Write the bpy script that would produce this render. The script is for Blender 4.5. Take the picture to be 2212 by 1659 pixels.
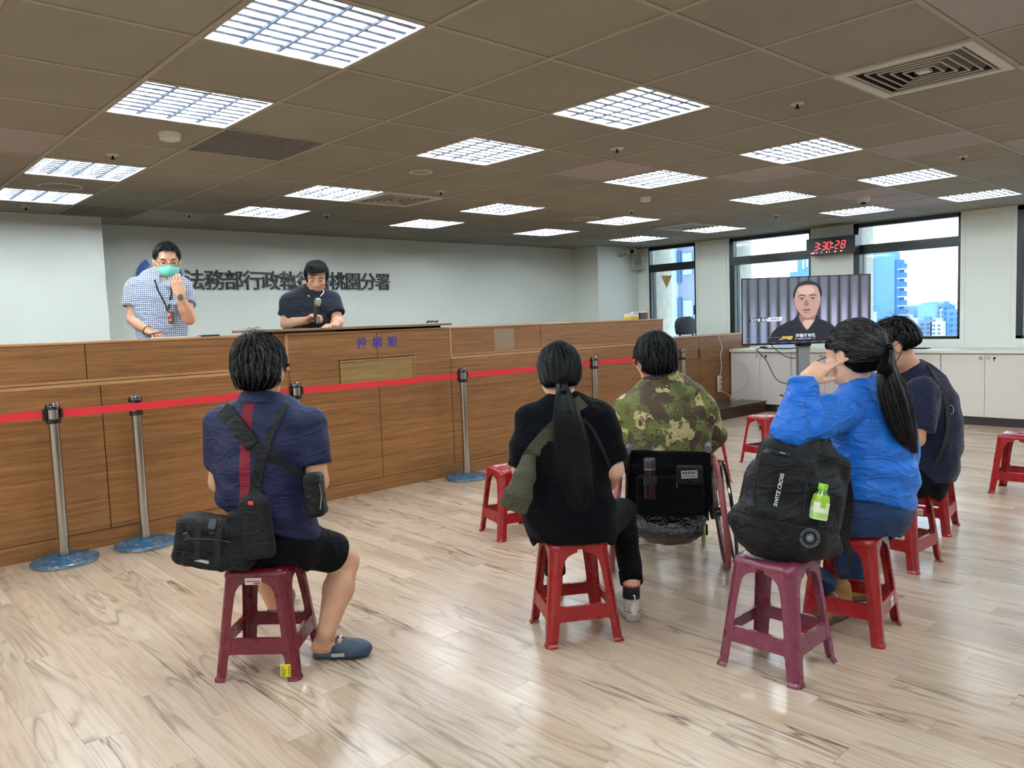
import bpy, math, random
import numpy as np
from mathutils import Vector, Matrix

S = bpy.context.scene
C = S.collection
for o in list(bpy.data.objects):
    bpy.data.objects.remove(o)

# ---------------------------------------------------------------- camera
EYE = 1.36
FPX = 1687.18                      # focal length in pixels of the 2212 px wide frame
YAW, PITCH, ROLL = 0.741395, -0.0806265, -0.0354424
_f = np.array([math.sin(YAW)*math.cos(PITCH), math.cos(YAW)*math.cos(PITCH), math.sin(PITCH)])
_r = np.array([math.cos(YAW), -math.sin(YAW), 0.0])
_u = np.cross(_r, _f)
CR = math.cos(ROLL)*_r + math.sin(ROLL)*_u
CU = -math.sin(ROLL)*_r + math.cos(ROLL)*_u
CF = _f
cam_d = bpy.data.cameras.new('camera')
cam_d.sensor_width = 36.0
cam_d.lens = FPX/2212*36.0
cam_d.clip_start = 0.05
cam_d.clip_end = 3000
cam = bpy.data.objects.new('camera', cam_d)
C.objects.link(cam)
cam.matrix_world = Matrix(((CR[0], CU[0], -CF[0], 0), (CR[1], CU[1], -CF[1], 0), (CR[2], CU[2], -CF[2], EYE), (0, 0, 0, 1)))
S.camera = cam

# ---------------------------------------------------------------- daylight (bright overcast) and exposure
W = bpy.data.worlds.new('world')
S.world = W
W.use_nodes = True
_n = W.node_tree.nodes
_l = W.node_tree.links
bg = _n['Background']
tc = _n.new('ShaderNodeTexCoord')
sp = _n.new('ShaderNodeSeparateXYZ')
rp = _n.new('ShaderNodeValToRGB')
_l.new(tc.outputs['Generated'], sp.inputs[0])
_l.new(sp.outputs['Z'], rp.inputs[0])
rp.color_ramp.elements[0].position = 0.0
rp.color_ramp.elements[0].color = (0.80, 0.90, 1.0, 1)
rp.color_ramp.elements[1].position = 0.5
rp.color_ramp.elements[1].color = (0.62, 0.79, 1.0, 1)
_l.new(rp.outputs[0], bg.inputs[0])
bg.inputs[1].default_value = 4.5
LAMP = 150.0
S.view_settings.view_transform = 'Standard'
S.view_settings.look = 'None'
S.view_settings.gamma = 1.0
S.view_settings.use_curve_mapping = False
S.view_settings.exposure = 0.13
S.cycles.max_bounces = 8
S.cycles.diffuse_bounces = 5
S.cycles.glossy_bounces = 3
S.cycles.sample_clamp_indirect = 6.0
S.cycles.caustics_reflective = False
S.cycles.caustics_refractive = False

# ---------------------------------------------------------------- small helpers
T = 0.628                          # ceiling module
GX, GY = 1.222246, 2.395892        # a crossing of the ceiling grid
CZ = 2.4685                        # ceiling height
WX = 10.29                         # window wall
BY = 8.62                          # back wall
CY = 5.457                         # counter front
R = random.Random(7)


def at(px, py, d):
    """point d metres in front of the viewing position in the direction of an image point"""
    return np.array([0, 0, EYE]) + (CF + CR*(px-1106)/FPX + CU*(829.5-py)/FPX)*d


def lin(c):
    return tuple(((v/255)/12.92 if v/255 <= 0.04045 else ((v/255+0.055)/1.055)**2.4) for v in c)


def newmat(name):
    m = bpy.data.materials.new(name)
    m.use_nodes = True
    return m, m.node_tree.nodes, m.node_tree.links, m.node_tree.nodes['Principled BSDF']


def mat(name, rgb, rough=0.5, metal=0.0, spec=0.5, emit=0.0, bump=0.0, bscale=200.0, vary=0.0, vscale=8.0, coat=0.0, stretch=(1, 1, 1), sheen=0.0):
    m, n, l, b = newmat(name)
    c = lin(rgb)+(1,)
    b.inputs['Base Color'].default_value = c
    b.inputs['Roughness'].default_value = rough
    b.inputs['Metallic'].default_value = metal
    b.inputs['Specular IOR Level'].default_value = spec
    b.inputs['Coat Weight'].default_value = coat
    b.inputs['Sheen Weight'].default_value = sheen
    if emit:
        b.inputs['Emission Color'].default_value = c
        b.inputs['Emission Strength'].default_value = emit
    if bump or vary:
        t = n.new('ShaderNodeTexCoord')
        mp = n.new('ShaderNodeMapping')
        mp.inputs['Scale'].default_value = stretch
        l.new(t.outputs['Object'], mp.inputs[0])
    if bump:
        no = n.new('ShaderNodeTexNoise')
        no.inputs['Scale'].default_value = bscale
        no.inputs['Detail'].default_value = 3
        bu = n.new('ShaderNodeBump')
        bu.inputs['Strength'].default_value = bump
        bu.inputs['Distance'].default_value = 0.01
        l.new(mp.outputs[0], no.inputs[0])
        l.new(no.outputs[0], bu.inputs['Height'])
        l.new(bu.outputs[0], b.inputs['Normal'])
    if vary:
        no = n.new('ShaderNodeTexNoise')
        no.inputs['Scale'].default_value = vscale
        no.inputs['Detail'].default_value = 4
        r = n.new('ShaderNodeValToRGB')
        r.color_ramp.elements[0].position = 0.3
        r.color_ramp.elements[1].position = 0.7
        r.color_ramp.elements[0].color = tuple(v*(1-vary) for v in c[:3])+(1,)
        r.color_ramp.elements[1].color = tuple(min(1, v*(1+vary)) for v in c[:3])+(1,)
        l.new(mp.outputs[0], no.inputs[0])
        l.new(no.outputs[0], r.inputs[0])
        l.new(r.outputs[0], b.inputs['Base Color'])
    return m


class NT:
    """tiny node builder"""
    def __init__(s, m):
        s.n = m.node_tree.nodes
        s.l = m.node_tree.links

    def inp(s, node, k, v):
        if hasattr(v, 'is_output') or isinstance(v, bpy.types.NodeSocket):
            s.l.new(v, node.inputs[k])
        else:
            node.inputs[k].default_value = v

    def math(s, op, a, b=0.0, c=None):
        x = s.n.new('ShaderNodeMath')
        x.operation = op
        s.inp(x, 0, a)
        s.inp(x, 1, b)
        if c is not None:
            s.inp(x, 2, c)
        return x.outputs[0]

    def ramp(s, v, stops, interp='LINEAR'):
        x = s.n.new('ShaderNodeValToRGB')
        x.color_ramp.interpolation = interp
        e = x.color_ramp.elements
        while len(e) < len(stops):
            e.new(0.5)
        for k, (p, c) in enumerate(stops):
            e[k].position = p
            e[k].color = (c[0], c[1], c[2], 1)
        s.l.new(v, x.inputs[0])
        return x.outputs[0]

    def noise(s, vec, scale, detail=3, rough=0.5, dist=0.0, dim='3D'):
        x = s.n.new('ShaderNodeTexNoise')
        x.noise_dimensions = dim
        s.l.new(vec, x.inputs['Vector'])
        x.inputs['Scale'].default_value = scale
        x.inputs['Detail'].default_value = detail
        x.inputs['Roughness'].default_value = rough
        x.inputs['Distortion'].default_value = dist
        return x.outputs[0]

    def comb(s, x, y, z):
        c = s.n.new('ShaderNodeCombineXYZ')
        s.inp(c, 0, x)
        s.inp(c, 1, y)
        s.inp(c, 2, z)
        return c.outputs[0]

    def sep(s, v):
        c = s.n.new('ShaderNodeSeparateXYZ')
        s.l.new(v, c.inputs[0])
        return c.outputs

    def pos(s):
        return s.n.new('ShaderNodeNewGeometry').outputs['Position']

    def obj(s):
        return s.n.new('ShaderNodeTexCoord').outputs['Object']

    def mix(s, f, a, b, mode='MIX'):
        x = s.n.new('ShaderNodeMix')
        x.data_type = 'RGBA'
        x.blend_type = mode
        s.inp(x, 0, f)
        s.inp(x, 6, a if not isinstance(a, tuple) else tuple(a[:3])+(1,))
        s.inp(x, 7, b if not isinstance(b, tuple) else tuple(b[:3])+(1,))
        return x.outputs[2]

    def bump(s, h, strength, dist, target):
        b = s.n.new('ShaderNodeBump')
        b.inputs['Strength'].default_value = strength
        b.inputs['Distance'].default_value = dist
        s.l.new(h, b.inputs['Height'])
        s.l.new(b.outputs[0], target)


def tag(o, label=None, cat=None, group=None, kind=None):
    if label:
        o['label'] = label
    if cat:
        o['category'] = cat
    if group:
        o['group'] = group
    if kind:
        o['kind'] = kind
    return o


def empty(name, loc=(0, 0, 0), rz=0.0, label=None, cat=None, group=None, kind=None):
    o = bpy.data.objects.new(name, None)
    o.empty_display_size = 0.1
    o.location = Vector([float(v) for v in loc])
    o.rotation_euler = (0, 0, rz)
    C.objects.link(o)
    return tag(o, label, cat, group, kind)


def kids(o):
    return [c for c in bpy.data.objects if c.parent == o]


def copy_tree(o, parent=None, recmats=None):
    c = o.copy()
    C.objects.link(c)
    c.parent = parent
    for ch in o.children:
        copy_tree(ch, c)
    return c


class MB:
    """collects geometry and links it as one mesh object"""
    def __init__(s):
        s.v, s.f, s.mi, s.sm = [], [], [], []

    def add(s, verts, faces, mi=0, smooth=False):
        b = len(s.v)
        s.v += [tuple(float(c) for c in v) for v in verts]
        for f in faces:
            s.f.append(tuple(b+i for i in f))
            s.mi.append(mi)
            s.sm.append(smooth)
        return s

    def box(s, x0, x1, y0, y1, z0, z1, mi=0, bev=0.0, M=None):
        xs, ys, zs = (x0, x1), (y0, y1), (z0, z1)
        if bev <= 0:
            v = [(xs[i], ys[j], zs[k]) for i in (0, 1) for j in (0, 1) for k in (0, 1)]
            f = [(0, 1, 3, 2), (4, 6, 7, 5), (0, 4, 5, 1), (2, 3, 7, 6), (0, 2, 6, 4), (1, 5, 7, 3)]
        else:
            b = bev
            v, f, ix = [], [], {}
            for i in (0, 1):
                for j in (0, 1):
                    for k in (0, 1):
                        sx, sy, sz = (1, -1)[i], (1, -1)[j], (1, -1)[k]
                        for a in range(3):
                            p = [xs[i]+sx*b, ys[j]+sy*b, zs[k]+sz*b]
                            p[a] = (xs[i], ys[j], zs[k])[a]
                            ix[i, j, k, a] = len(v)
                            v.append(p)
                        f.append((ix[i, j, k, 0], ix[i, j, k, 1], ix[i, j, k, 2]))
            for a in range(3):
                o1, o2 = [q for q in range(3) if q != a]
                for e in (0, 1):
                    def key(p, q, ax):
                        kk = [0, 0, 0]
                        kk[a] = e
                        kk[o1] = p
                        kk[o2] = q
                        return ix[kk[0], kk[1], kk[2], ax]
                    f.append(tuple(key(p, q, a) for p, q in ((0, 0), (1, 0), (1, 1), (0, 1))))
                for p in (0, 1):
                    for q in (0, 1):
                        def k2(e, ax):
                            kk = [0, 0, 0]
                            kk[a] = e
                            kk[o1] = p
                            kk[o2] = q
                            return ix[kk[0], kk[1], kk[2], ax]
                        f.append((k2(0, o1), k2(1, o1), k2(1, o2), k2(0, o2)))
        if M is not None:
            v = [tuple(M @ Vector(p)) for p in v]
        return s.add(v, f, mi)

    def ring(s, pts_list, mi=0, smooth=True, close=True, cap0=True, cap1=True):
        """skin between successive closed rings of points"""
        n = len(pts_list[0])
        v = [p for r in pts_list for p in r]
        f = []
        for a in range(len(pts_list)-1):
            for k in range(n if close else n-1):
                k2 = (k+1) % n
                f.append((a*n+k, a*n+k2, (a+1)*n+k2, (a+1)*n+k))
        s.add(v, f, mi, smooth)
        b = len(s.v)-len(v)
        if cap0:
            s.f.append(tuple(b+k for k in range(n))[::-1])
            s.mi.append(mi)
            s.sm.append(False)
        if cap1:
            s.f.append(tuple(b+(len(pts_list)-1)*n+k for k in range(n)))
            s.mi.append(mi)
            s.sm.append(False)
        return s

    def tube(s, path, r, n=8, mi=0, cap=True, closed=False, flat=None):
        P = [np.array(p, float) for p in path]
        rr = r if hasattr(r, '__len__') else [r]*len(P)
        rings = []
        prev = None
        for k, p in enumerate(P):
            if closed:
                d = P[(k+1) % len(P)]-P[k-1]
            else:
                d = P[min(k+1, len(P)-1)]-P[max(k-1, 0)]
            d = d/(np.linalg.norm(d)+1e-9)
            if prev is None:
                a = np.array([0, 0, 1.0]) if abs(d[2]) < 0.9 else np.array([1.0, 0, 0])
                x = np.cross(d, a)
            else:
                x = prev-d*np.dot(prev, d)
            x /= np.linalg.norm(x)+1e-9
            prev = x
            y = np.cross(d, x)
            rx, ry = (rr[k], rr[k]) if flat is None else (rr[k], rr[k]*flat)
            rings.append([p+x*math.cos(2*math.pi*q/n)*rx+y*math.sin(2*math.pi*q/n)*ry for q in range(n)])
        if closed:
            rings.append(rings[0])
            cap = False
        return s.ring(rings, mi, True, True, cap, cap)

    def cyl(s, p0, p1, r0, r1=None, n=16, mi=0):
        return s.tube([p0, p1], [r0, r0 if r1 is None else r1], n, mi)

    def lathe(s, prof, c=(0, 0, 0), n=24, mi=0, M=None):
        rings = []
        for r, z in prof:
            ring = []
            for q in range(n):
                a = 2*math.pi*q/n
                p = Vector((r*math.cos(a), r*math.sin(a), z))
                if M is not None:
                    p = M @ p
                ring.append((p[0]+c[0], p[1]+c[1], p[2]+c[2]))
            rings.append(ring)
        return s.ring(rings, mi)

    def ribbon(s, pts, up, w, th, mi=0):
        """flat strap along pts; 'up' = list of surface normals; w = width"""
        P = [np.array(p, float) for p in pts]
        rings = []
        for k, p in enumerate(P):
            d = P[min(k+1, len(P)-1)]-P[max(k-1, 0)]
            d /= np.linalg.norm(d)+1e-9
            u = np.array(up[k] if hasattr(up[0], '__len__') else up, float)
            u = u-d*np.dot(u, d)
            u /= np.linalg.norm(u)+1e-9
            x = np.cross(d, u)
            ww = w[k] if hasattr(w, '__len__') else w
            rings.append([p-x*ww/2-u*th/2, p+x*ww/2-u*th/2, p+x*ww/2+u*th/2, p-x*ww/2+u*th/2])
        return s.ring(rings, mi, False)

    def build(s, name, mats, parent=None, world=False, loc=None, rz=0.0):
        me = bpy.data.meshes.new(name)
        v = s.v
        if world and parent is not None:
            L = root_loc(parent)
            v = [(a-L[0], b-L[1], c-L[2]) for a, b, c in v]
        me.from_pydata(v, [], s.f)
        if not isinstance(mats, (list, tuple)):
            mats = [mats]
        for m in mats:
            me.materials.append(m)
        me.polygons.foreach_set('material_index', s.mi)
        me.polygons.foreach_set('use_smooth', s.sm)
        me.update()
        if any(s.sm):
            me.set_sharp_from_angle(angle=0.75)
        return link(name, me, parent, loc, rz)


def root_loc(p):
    L = Vector((0, 0, 0))
    while p is not None:
        L += p.location
        p = p.parent
    return L


def link(name, me, parent=None, loc=None, rz=0.0):
    o = bpy.data.objects.new(name, me)
    C.objects.link(o)
    o.parent = parent
    if loc is not None:
        o.location = Vector([float(q) for q in loc])
    if rz:
        o.rotation_euler = (0, 0, rz)
    return o


def text_mesh(name, body, size, mt, M, parent=None, extrude=0.0, offset=0.0, world=True, align='LEFT', shear=0.0, res=4):
    cu = bpy.data.curves.new('t', 'FONT')
    cu.body = body
    cu.size = size
    cu.extrude = extrude
    cu.offset = offset
    cu.shear = shear
    cu.align_x = align
    cu.resolution_u = res
    to = bpy.data.objects.new('t', cu)
    C.objects.link(to)
    bpy.context.view_layer.update()
    me = bpy.data.meshes.new_from_object(to)
    bpy.data.objects.remove(to)
    me.transform(M)
    if world and parent is not None:
        me.transform(Matrix.Translation(-root_loc(parent)))
    me.materials.clear()
    me.materials.append(mt)
    me.name = name
    return link(name, me, parent)


def frame(o, x, y):
    """matrix with origin o, x axis x, y axis y"""
    x = Vector([float(q) for q in x]).normalized()
    y = Vector([float(q) for q in y])
    y = (y-x*y.dot(x)).normalized()
    z = x.cross(y)
    return Matrix(((x[0], y[0], z[0], o[0]), (x[1], y[1], z[1], o[1]), (x[2], y[2], z[2], o[2]), (0, 0, 0, 1)))
# ================================================================ materials of the room
WALL = mat('wall paint', (232, 236, 228), 0.75, spec=0.3, bump=0.03, bscale=300)
TRIMW = mat('white trim', (232, 232, 226), 0.5)
BLACK = mat('black window frame', (12, 16, 18), 0.35)
M_TBAR = mat('ceiling tee bar', (160, 152, 136), 0.6)
M_DARK = mat('dark void', (22, 20, 18), 0.9, spec=0.1)


def floor_mat():
    m, n, l, b = newmat('vinyl wood planks')
    t = NT(m)
    X, Y, Z = t.sep(t.pos())
    row = t.math('FLOOR', t.math('DIVIDE', X, PW))
    off = t.math('MULTIPLY', t.math('FRACT', t.math('MULTIPLY', row, 0.3819)), PL)
    col = t.math('FLOOR', t.math('DIVIDE', t.math('ADD', Y, off), PL))
    wn = n.new('ShaderNodeTexWhiteNoise')
    wn.noise_dimensions = '2D'
    l.new(t.comb(row, col, 0.0), wn.inputs['Vector'])
    rx, ry, rz = t.sep(wn.outputs['Color'])
    px = t.math('ADD', t.math('MULTIPLY', X, 3.4), t.math('MULTIPLY', rx, 40.0))
    py = t.math('ADD', t.math('MULTIPLY', Y, 0.50), t.math('MULTIPLY', ry, 40.0))
    v = t.comb(px, py, t.math('MULTIPLY', rz, 30.0))
    big = t.noise(v, 1.35, 2.5, 0.52, 0.35)
    # contour lines of a stretched field read as cathedral grain
    k = t.math('FRACT', t.math('MULTIPLY', big, 13.0))
    d = t.math('ABSOLUTE', t.math('SUBTRACT', k, 0.5))
    line = t.ramp(d, [(0.0, (1, 1, 1)), (0.05, (0.55,)*3), (0.25, (0.0,)*3)])
    m1 = t.noise(v, 1.1, 3, 0.6)
    gate = t.ramp(m1, [(0.46, (0.16,)*3), (0.66, (1, 1, 1))])
    fine = t.noise(t.comb(t.math('MULTIPLY', px, 7.0), t.math('MULTIPLY', py, 1.6), 0.0), 2.2, 4, 0.65)
    blotch = t.noise(v, 0.8, 3, 0.5)
    base = t.ramp(blotch, [(0.28, lin((186, 160, 137))), (0.5, lin((206, 183, 160))), (0.72, lin((219, 200, 180)))])
    c = t.mix(t.ramp(fine, [(0.35, (0.34,)*3), (0.60, (0,)*3)]), base, lin((160, 132, 110)))
    c = t.mix(t.math('MULTIPLY', line, t.math('MULTIPLY', gate, 0.72)), c, lin((96, 72, 58)))
    # sparse long dark cracks
    s2 = t.noise(t.comb(t.math('MULTIPLY', px, 2.1), t.math('MULTIPLY', py, 1.1), 3.0), 1.6, 3, 0.55, 0.6)
    cr = t.ramp(t.math('ABSOLUTE', t.math('SUBTRACT', s2, 0.5)), [(0.0, (1, 1, 1)), (0.014, (0.6,)*3), (0.04, (0, 0, 0))])
    g2 = t.ramp(t.noise(v, 1.7, 2), [(0.54, (0,)*3), (0.68, (1, 1, 1))])
    c = t.mix(t.math('MULTIPLY', cr, t.math('MULTIPLY', g2, 0.85)), c, lin((74, 56, 46)))
    tone = t.math('ADD', 0.90, t.math('MULTIPLY', rx, 0.14))
    c = t.mix(1.0, c, t.comb(tone, tone, tone), 'MULTIPLY')
    l.new(c, b.inputs['Base Color'])
    b.inputs['Specular IOR Level'].default_value = 0.5
    rr = t.ramp(fine, [(0.3, (0.27,)*3), (0.7, (0.22,)*3)])
    l.new(rr, b.inputs['Roughness'])
    t.bump(fine, 0.015, 0.002, b.inputs['Normal'])
    return m


def wood_mat(name, axis='X', a=(150, 102, 58), c=(114, 72, 37), rough=0.38, seed=0.0):
    m, n, l, b = newmat(name)
    t = NT(m)
    X, Y, Z = t.sep(t.pos())
    if axis == 'X':
        v = t.comb(t.math('MULTIPLY', X, 0.9), t.math('MULTIPLY', Y, 5.0), t.math('ADD', t.math('MULTIPLY', Z, 34.0), seed))
        v2 = t.comb(t.math('MULTIPLY', X, 4.0), t.math('MULTIPLY', Y, 9.0), t.math('MULTIPLY', Z, 160.0))
    else:
        v = t.comb(t.math('MULTIPLY', X, 5.0), t.math('MULTIPLY', Y, 0.9), t.math('MULTIPLY', Z, 34.0))
        v2 = t.comb(t.math('MULTIPLY', X, 9.0), t.math('MULTIPLY', Y, 4.0), t.math('MULTIPLY', Z, 160.0))
    g = t.noise(v, 1.6, 5, 0.62, 0.5)
    f2 = t.noise(v2, 1.5, 3, 0.6)
    base = t.ramp(g, [(0.25, lin(c)), (0.55, lin(a)), (0.80, lin(tuple(min(255, q+16) for q in a)))])
    col = t.mix(t.ramp(f2, [(0.38, (0.4,)*3), (0.56, (0,)*3)]), base, lin(tuple(int(q*0.72) for q in c)))
    big = t.noise(t.comb(t.math('MULTIPLY', X, 0.5), t.math('MULTIPLY', Y, 0.5), t.math('MULTIPLY', Z, 2.0)), 1.2, 2)
    tone = t.ramp(big, [(0.3, (0.88,)*3), (0.7, (1.08,)*3)])
    l.new(t.mix(1.0, col, tone, 'MULTIPLY'), b.inputs['Base Color'])
    b.inputs['Roughness'].default_value = rough
    b.inputs['Specular IOR Level'].default_value = 0.4
    t.bump(f2, 0.05, 0.001, b.inputs['Normal'])
    return m


PW, PL = 0.122, 0.92
M_FLOOR = floor_mat()
M_WOOD = wood_mat('teak veneer')
M_WOOD2 = wood_mat('teak veneer lighter', a=(160, 128, 78), c=(126, 96, 56), seed=7.0)
M_LIP = mat('pale wood edging', (178, 132, 88), 0.35, vary=0.1, vscale=3)
M_DWOOD = wood_mat('dark wood step', a=(66, 46, 36), c=(40, 27, 21), rough=0.3)

X0, X1, Y0, Y1 = -2.9, WX, -3.9, BY

# ---------------------------------------------------------------- floor: planks run away from the viewer, side by side along X
fl = MB().box(X0-0.2, X1+0.02, Y0-0.2, Y1+0.2, -0.12, -0.012).build('floor', M_DARK)
tag(fl, kind='structure')


def plank_mesh(x0, x1, y0, y1, mb):
    g, b = 0.0003, 0.0005
    mb.add([(x0+g+b, y0+g+b, 0), (x1-g-b, y0+g+b, 0), (x1-g-b, y1-g-b, 0), (x0+g+b, y1-g-b, 0),
            (x0+g, y0+g, -b), (x1-g, y0+g, -b), (x1-g, y1-g, -b), (x0+g, y1-g, -b),
            (x0+g, y0+g, -0.013), (x1-g, y0+g, -0.013), (x1-g, y1-g, -0.013), (x0+g, y1-g, -0.013)],
           [(0, 1, 2, 3), (0, 4, 5, 1), (1, 5, 6, 2), (2, 6, 7, 3), (3, 7, 4, 0), (4, 8, 9, 5), (5, 9, 10, 6), (6, 10, 11, 7), (7, 11, 8, 4)])


cand = []
for row in range(math.floor(X0/PW), math.ceil(X1/PW)):
    off = ((row*0.3819) % 1.0)*PL
    k0 = math.floor((Y0+off)/PL)
    for k in range(k0, math.ceil((Y1+off)/PL)):
        xa, xb = max(row*PW, X0), min((row+1)*PW, X1)
        ya, yb = max(k*PL-off, Y0), min((k+1)*PL-off, Y1)
        if xb-xa < 0.01 or yb-ya < 0.01:
            continue
        c = np.array([(xa+xb)/2, (ya+yb)/2, 0])-np.array([0, 0, EYE])
        z = c@CF
        vis = False
        if z > 0.8 and yb < 5.9:
            px, py = 1106+FPX*(c@CR)/z, 829.5-FPX*(c@CU)/z
            vis = -150 < px < 2400 and py < 1900
        cand.append((z if vis else 1e3+abs(z), xa, xb, ya, yb))
cand.sort()
full = None
rest = MB()
for i, (z, xa, xb, ya, yb) in enumerate(cand):
    if i < 300 and z < 900:
        whole = abs((xb-xa)-PW) < 1e-6 and abs((yb-ya)-PL) < 1e-6
        if whole and full is not None:
            link('plank', full, fl, (xa, ya, 0))
        else:
            mb = MB()
            plank_mesh(0, xb-xa, 0, yb-ya, mb)
            o = mb.build('plank', M_FLOOR, fl, loc=(xa, ya, 0))
            if whole:
                full = o.data
    else:
        plank_mesh(xa, xb, ya, yb, rest)
tag(rest.build('far_planks', M_FLOOR, fl), kind='stuff')

# ---------------------------------------------------------------- walls
def wall(name, *boxes, m=WALL):
    b = MB()
    for q in boxes:
        b.box(*q)
    return tag(b.build(name, m), kind='structure')


wall('wall_back', (2.24, 9.29, BY, BY+0.2, -0.12, CZ+0.25), (X0-0.2, 2.24, 8.11, BY+0.2, -0.12, CZ+0.25),
     (9.29, WX, 8.08, BY+0.2, -0.12, CZ+0.25))
wall('wall_left', (X0-0.2, X0, Y0, 8.11, -0.12, CZ+0.25))
wall('wall_front', (X0-0.2, WX+0.35, Y0-0.2, Y0, -0.12, CZ+0.25))
# window wall with openings
WINS = [(6.975, 7.865), (5.128, 6.385), (3.270, 4.545), (1.41, 2.688), (-0.45, 0.83), (-2.31, -1.03)]
WZ0, WZ1 = 0.955, 2.462
bx = []
ys = [Y0-0.2]
for a, b_ in sorted(WINS):
    ys += [a, b_]
ys.append(8.82)
for k in range(0, len(ys), 2):
    bx.append((WX, WX+0.16, ys[k], ys[k+1], -0.12, CZ+0.25))
for a, b_ in WINS:
    bx.append((WX, WX+0.16, a, b_, -0.12, WZ0))
    bx.append((WX, WX+0.16, a, b_, WZ1, CZ+0.25))
wall('wall_right', *bx)
M_STONE = mat('beige stone cladding', (196, 188, 170), 0.8, bump=0.3, bscale=30, vary=0.12, vscale=9)
bx = []
for k in range(0, len(ys), 2):
    bx.append((WX+0.16, WX+0.62, ys[k]+0.0, ys[k+1]-0.0, -3.0, CZ+1.5))
wall('wall_outer', *bx, m=M_STONE)
# casing strips round the openings: thin raised border
for n_, (a, b_) in enumerate(WINS[:4]):
    cs = MB()
    g, w_ = 0.055, 0.006
    cs.box(WX-w_, WX, a-g, a-g+0.006, WZ0-0.055, WZ1)
    cs.box(WX-w_, WX, b_+g-0.006, b_+g, WZ0-0.055, WZ1)
    cs.box(WX-w_, WX, a-g, b_+g, WZ0-0.061, WZ0-0.055)
    tag(cs.build('trim_%d' % (n_+1), TRIMW), kind='structure')

# ---------------------------------------------------------------- windows
M_GLASS = bpy.data.materials.new('window glass')
M_GLASS.use_nodes = True
_nn = M_GLASS.node_tree
_nn.nodes.remove(_nn.nodes['Principled BSDF'])
_tr = _nn.nodes.new('ShaderNodeBsdfTransparent')
_tr.inputs[0].default_value = (0.90, 0.95, 0.96, 1)
_gl = _nn.nodes.new('ShaderNodeBsdfGlossy')
_gl.inputs['Roughness'].default_value = 0.02
_mx = _nn.nodes.new('ShaderNodeMixShader')
_mx.inputs[0].default_value = 0.06
_nn.links.new(_tr.outputs[0], _mx.inputs[1])
_nn.links.new(_gl.outputs[0], _mx.inputs[2])
_nn.links.new(_mx.outputs[0], _nn.nodes['Material Output'].inputs[0])
M_LEAF = mat('pale blue sash edge', (150, 170, 178), 0.3, metal=0.3)
for n_, (a, b_) in enumerate(WINS):
    w = empty('window_%d' % (n_+1), (WX, (a+b_)/2, WZ0), kind='structure')
    xa, xb = WX+0.006, WX+0.10
    first = (n_ == 0)
    f = MB()
    t_ = 0.045
    tl = 0.085 if not first else 0.02
    f.box(xa, xb, a, b_, WZ1-0.055, WZ1)
    f.box(xa, xb, a, b_, WZ0, WZ0+0.035)
    f.box(xa, xb, a, a+0.028, WZ0, WZ1)
    f.box(xa, xb, b_-tl*0.75, b_, WZ0, WZ1)
    f.build('window_frame', BLACK, w, world=True)
    f = MB()
    f.box(xa-0.004, xb, a, b_, 2.062, 2.178)
    f.build('transom', BLACK, w, world=True)
    f = MB()
    f.box(xa+0.02, xb-0.01, b_-tl*0.75-0.05, b_-tl*0.75, WZ0+0.03, 2.062)
    f.build('sash_edge', M_LEAF, w, world=True)
    f = MB()
    f.box(xa+0.012, xb-0.012, b_-tl*0.75-0.062, b_-tl*0.75-0.05, WZ0+0.03, 2.062)
    f.build('sash_gasket', BLACK, w, world=True)
    g = MB().box(WX+0.05, WX+0.056, a+0.02, b_-0.03, WZ0+0.03, 2.07)
    g.build('pane', M_GLASS, w, world=True)
    g = MB().box(WX+0.05, WX+0.056, a+0.02, b_-0.03, 2.17, WZ1-0.05)
    g.build('pane', M_GLASS, w, world=True)
    if first:
        h = MB()
        h.box(WX-0.03, WX+0.0, a+0.008, a+0.026, 1.36, 1.50, bev=0.003)
        h.build('window_handle', BLACK, w, world=True)

# ---------------------------------------------------------------- ceiling
ce = tag(MB().box(X0-0.2, WX+0.35, Y0-0.2, BY+0.2, CZ+0.14, CZ+0.24).build('ceiling', M_DARK), kind='structure')
LIGHTS = [(i, j) for i in (-6, -3, 0, 3, 6, 9, 12) for j in (-6, -4, 0, 2, 5, 7)]
LIGHTS = [(i, j) for i, j in LIGHTS if GX+i*T > X0+0.02 and GX+(i+1)*T < WX and GY+j*T > Y0]
SUPPLY = [(4, -2), (4, 5), (11, 5)]
GRILLE = [(1, 3), (1, 8), (7, 3)]
GRILLE = [(1, 3), (1, 8)]
used = set(LIGHTS) | set(SUPPLY) | set(GRILLE)


def tile_mat(name, rgb):
    m, n, l, b = newmat(name)
    t = NT(m)
    P = t.pos()
    nz = t.noise(P, 260.0, 2, 0.6)
    big = t.noise(P, 1.3, 2)
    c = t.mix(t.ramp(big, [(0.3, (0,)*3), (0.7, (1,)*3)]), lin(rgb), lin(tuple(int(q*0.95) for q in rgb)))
    oi = n.new('ShaderNodeObjectInfo')
    c = t.mix(t.math('MULTIPLY', oi.outputs['Random'], 0.10), c, lin((120, 108, 92)))
    l.new(c, b.inputs['Base Color'])
    b.inputs['Roughness'].default_value = 0.9
    b.inputs['Specular IOR Level'].default_value = 0.15
    t.bump(nz, 0.12, 0.002, b.inputs['Normal'])
    return m


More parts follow.
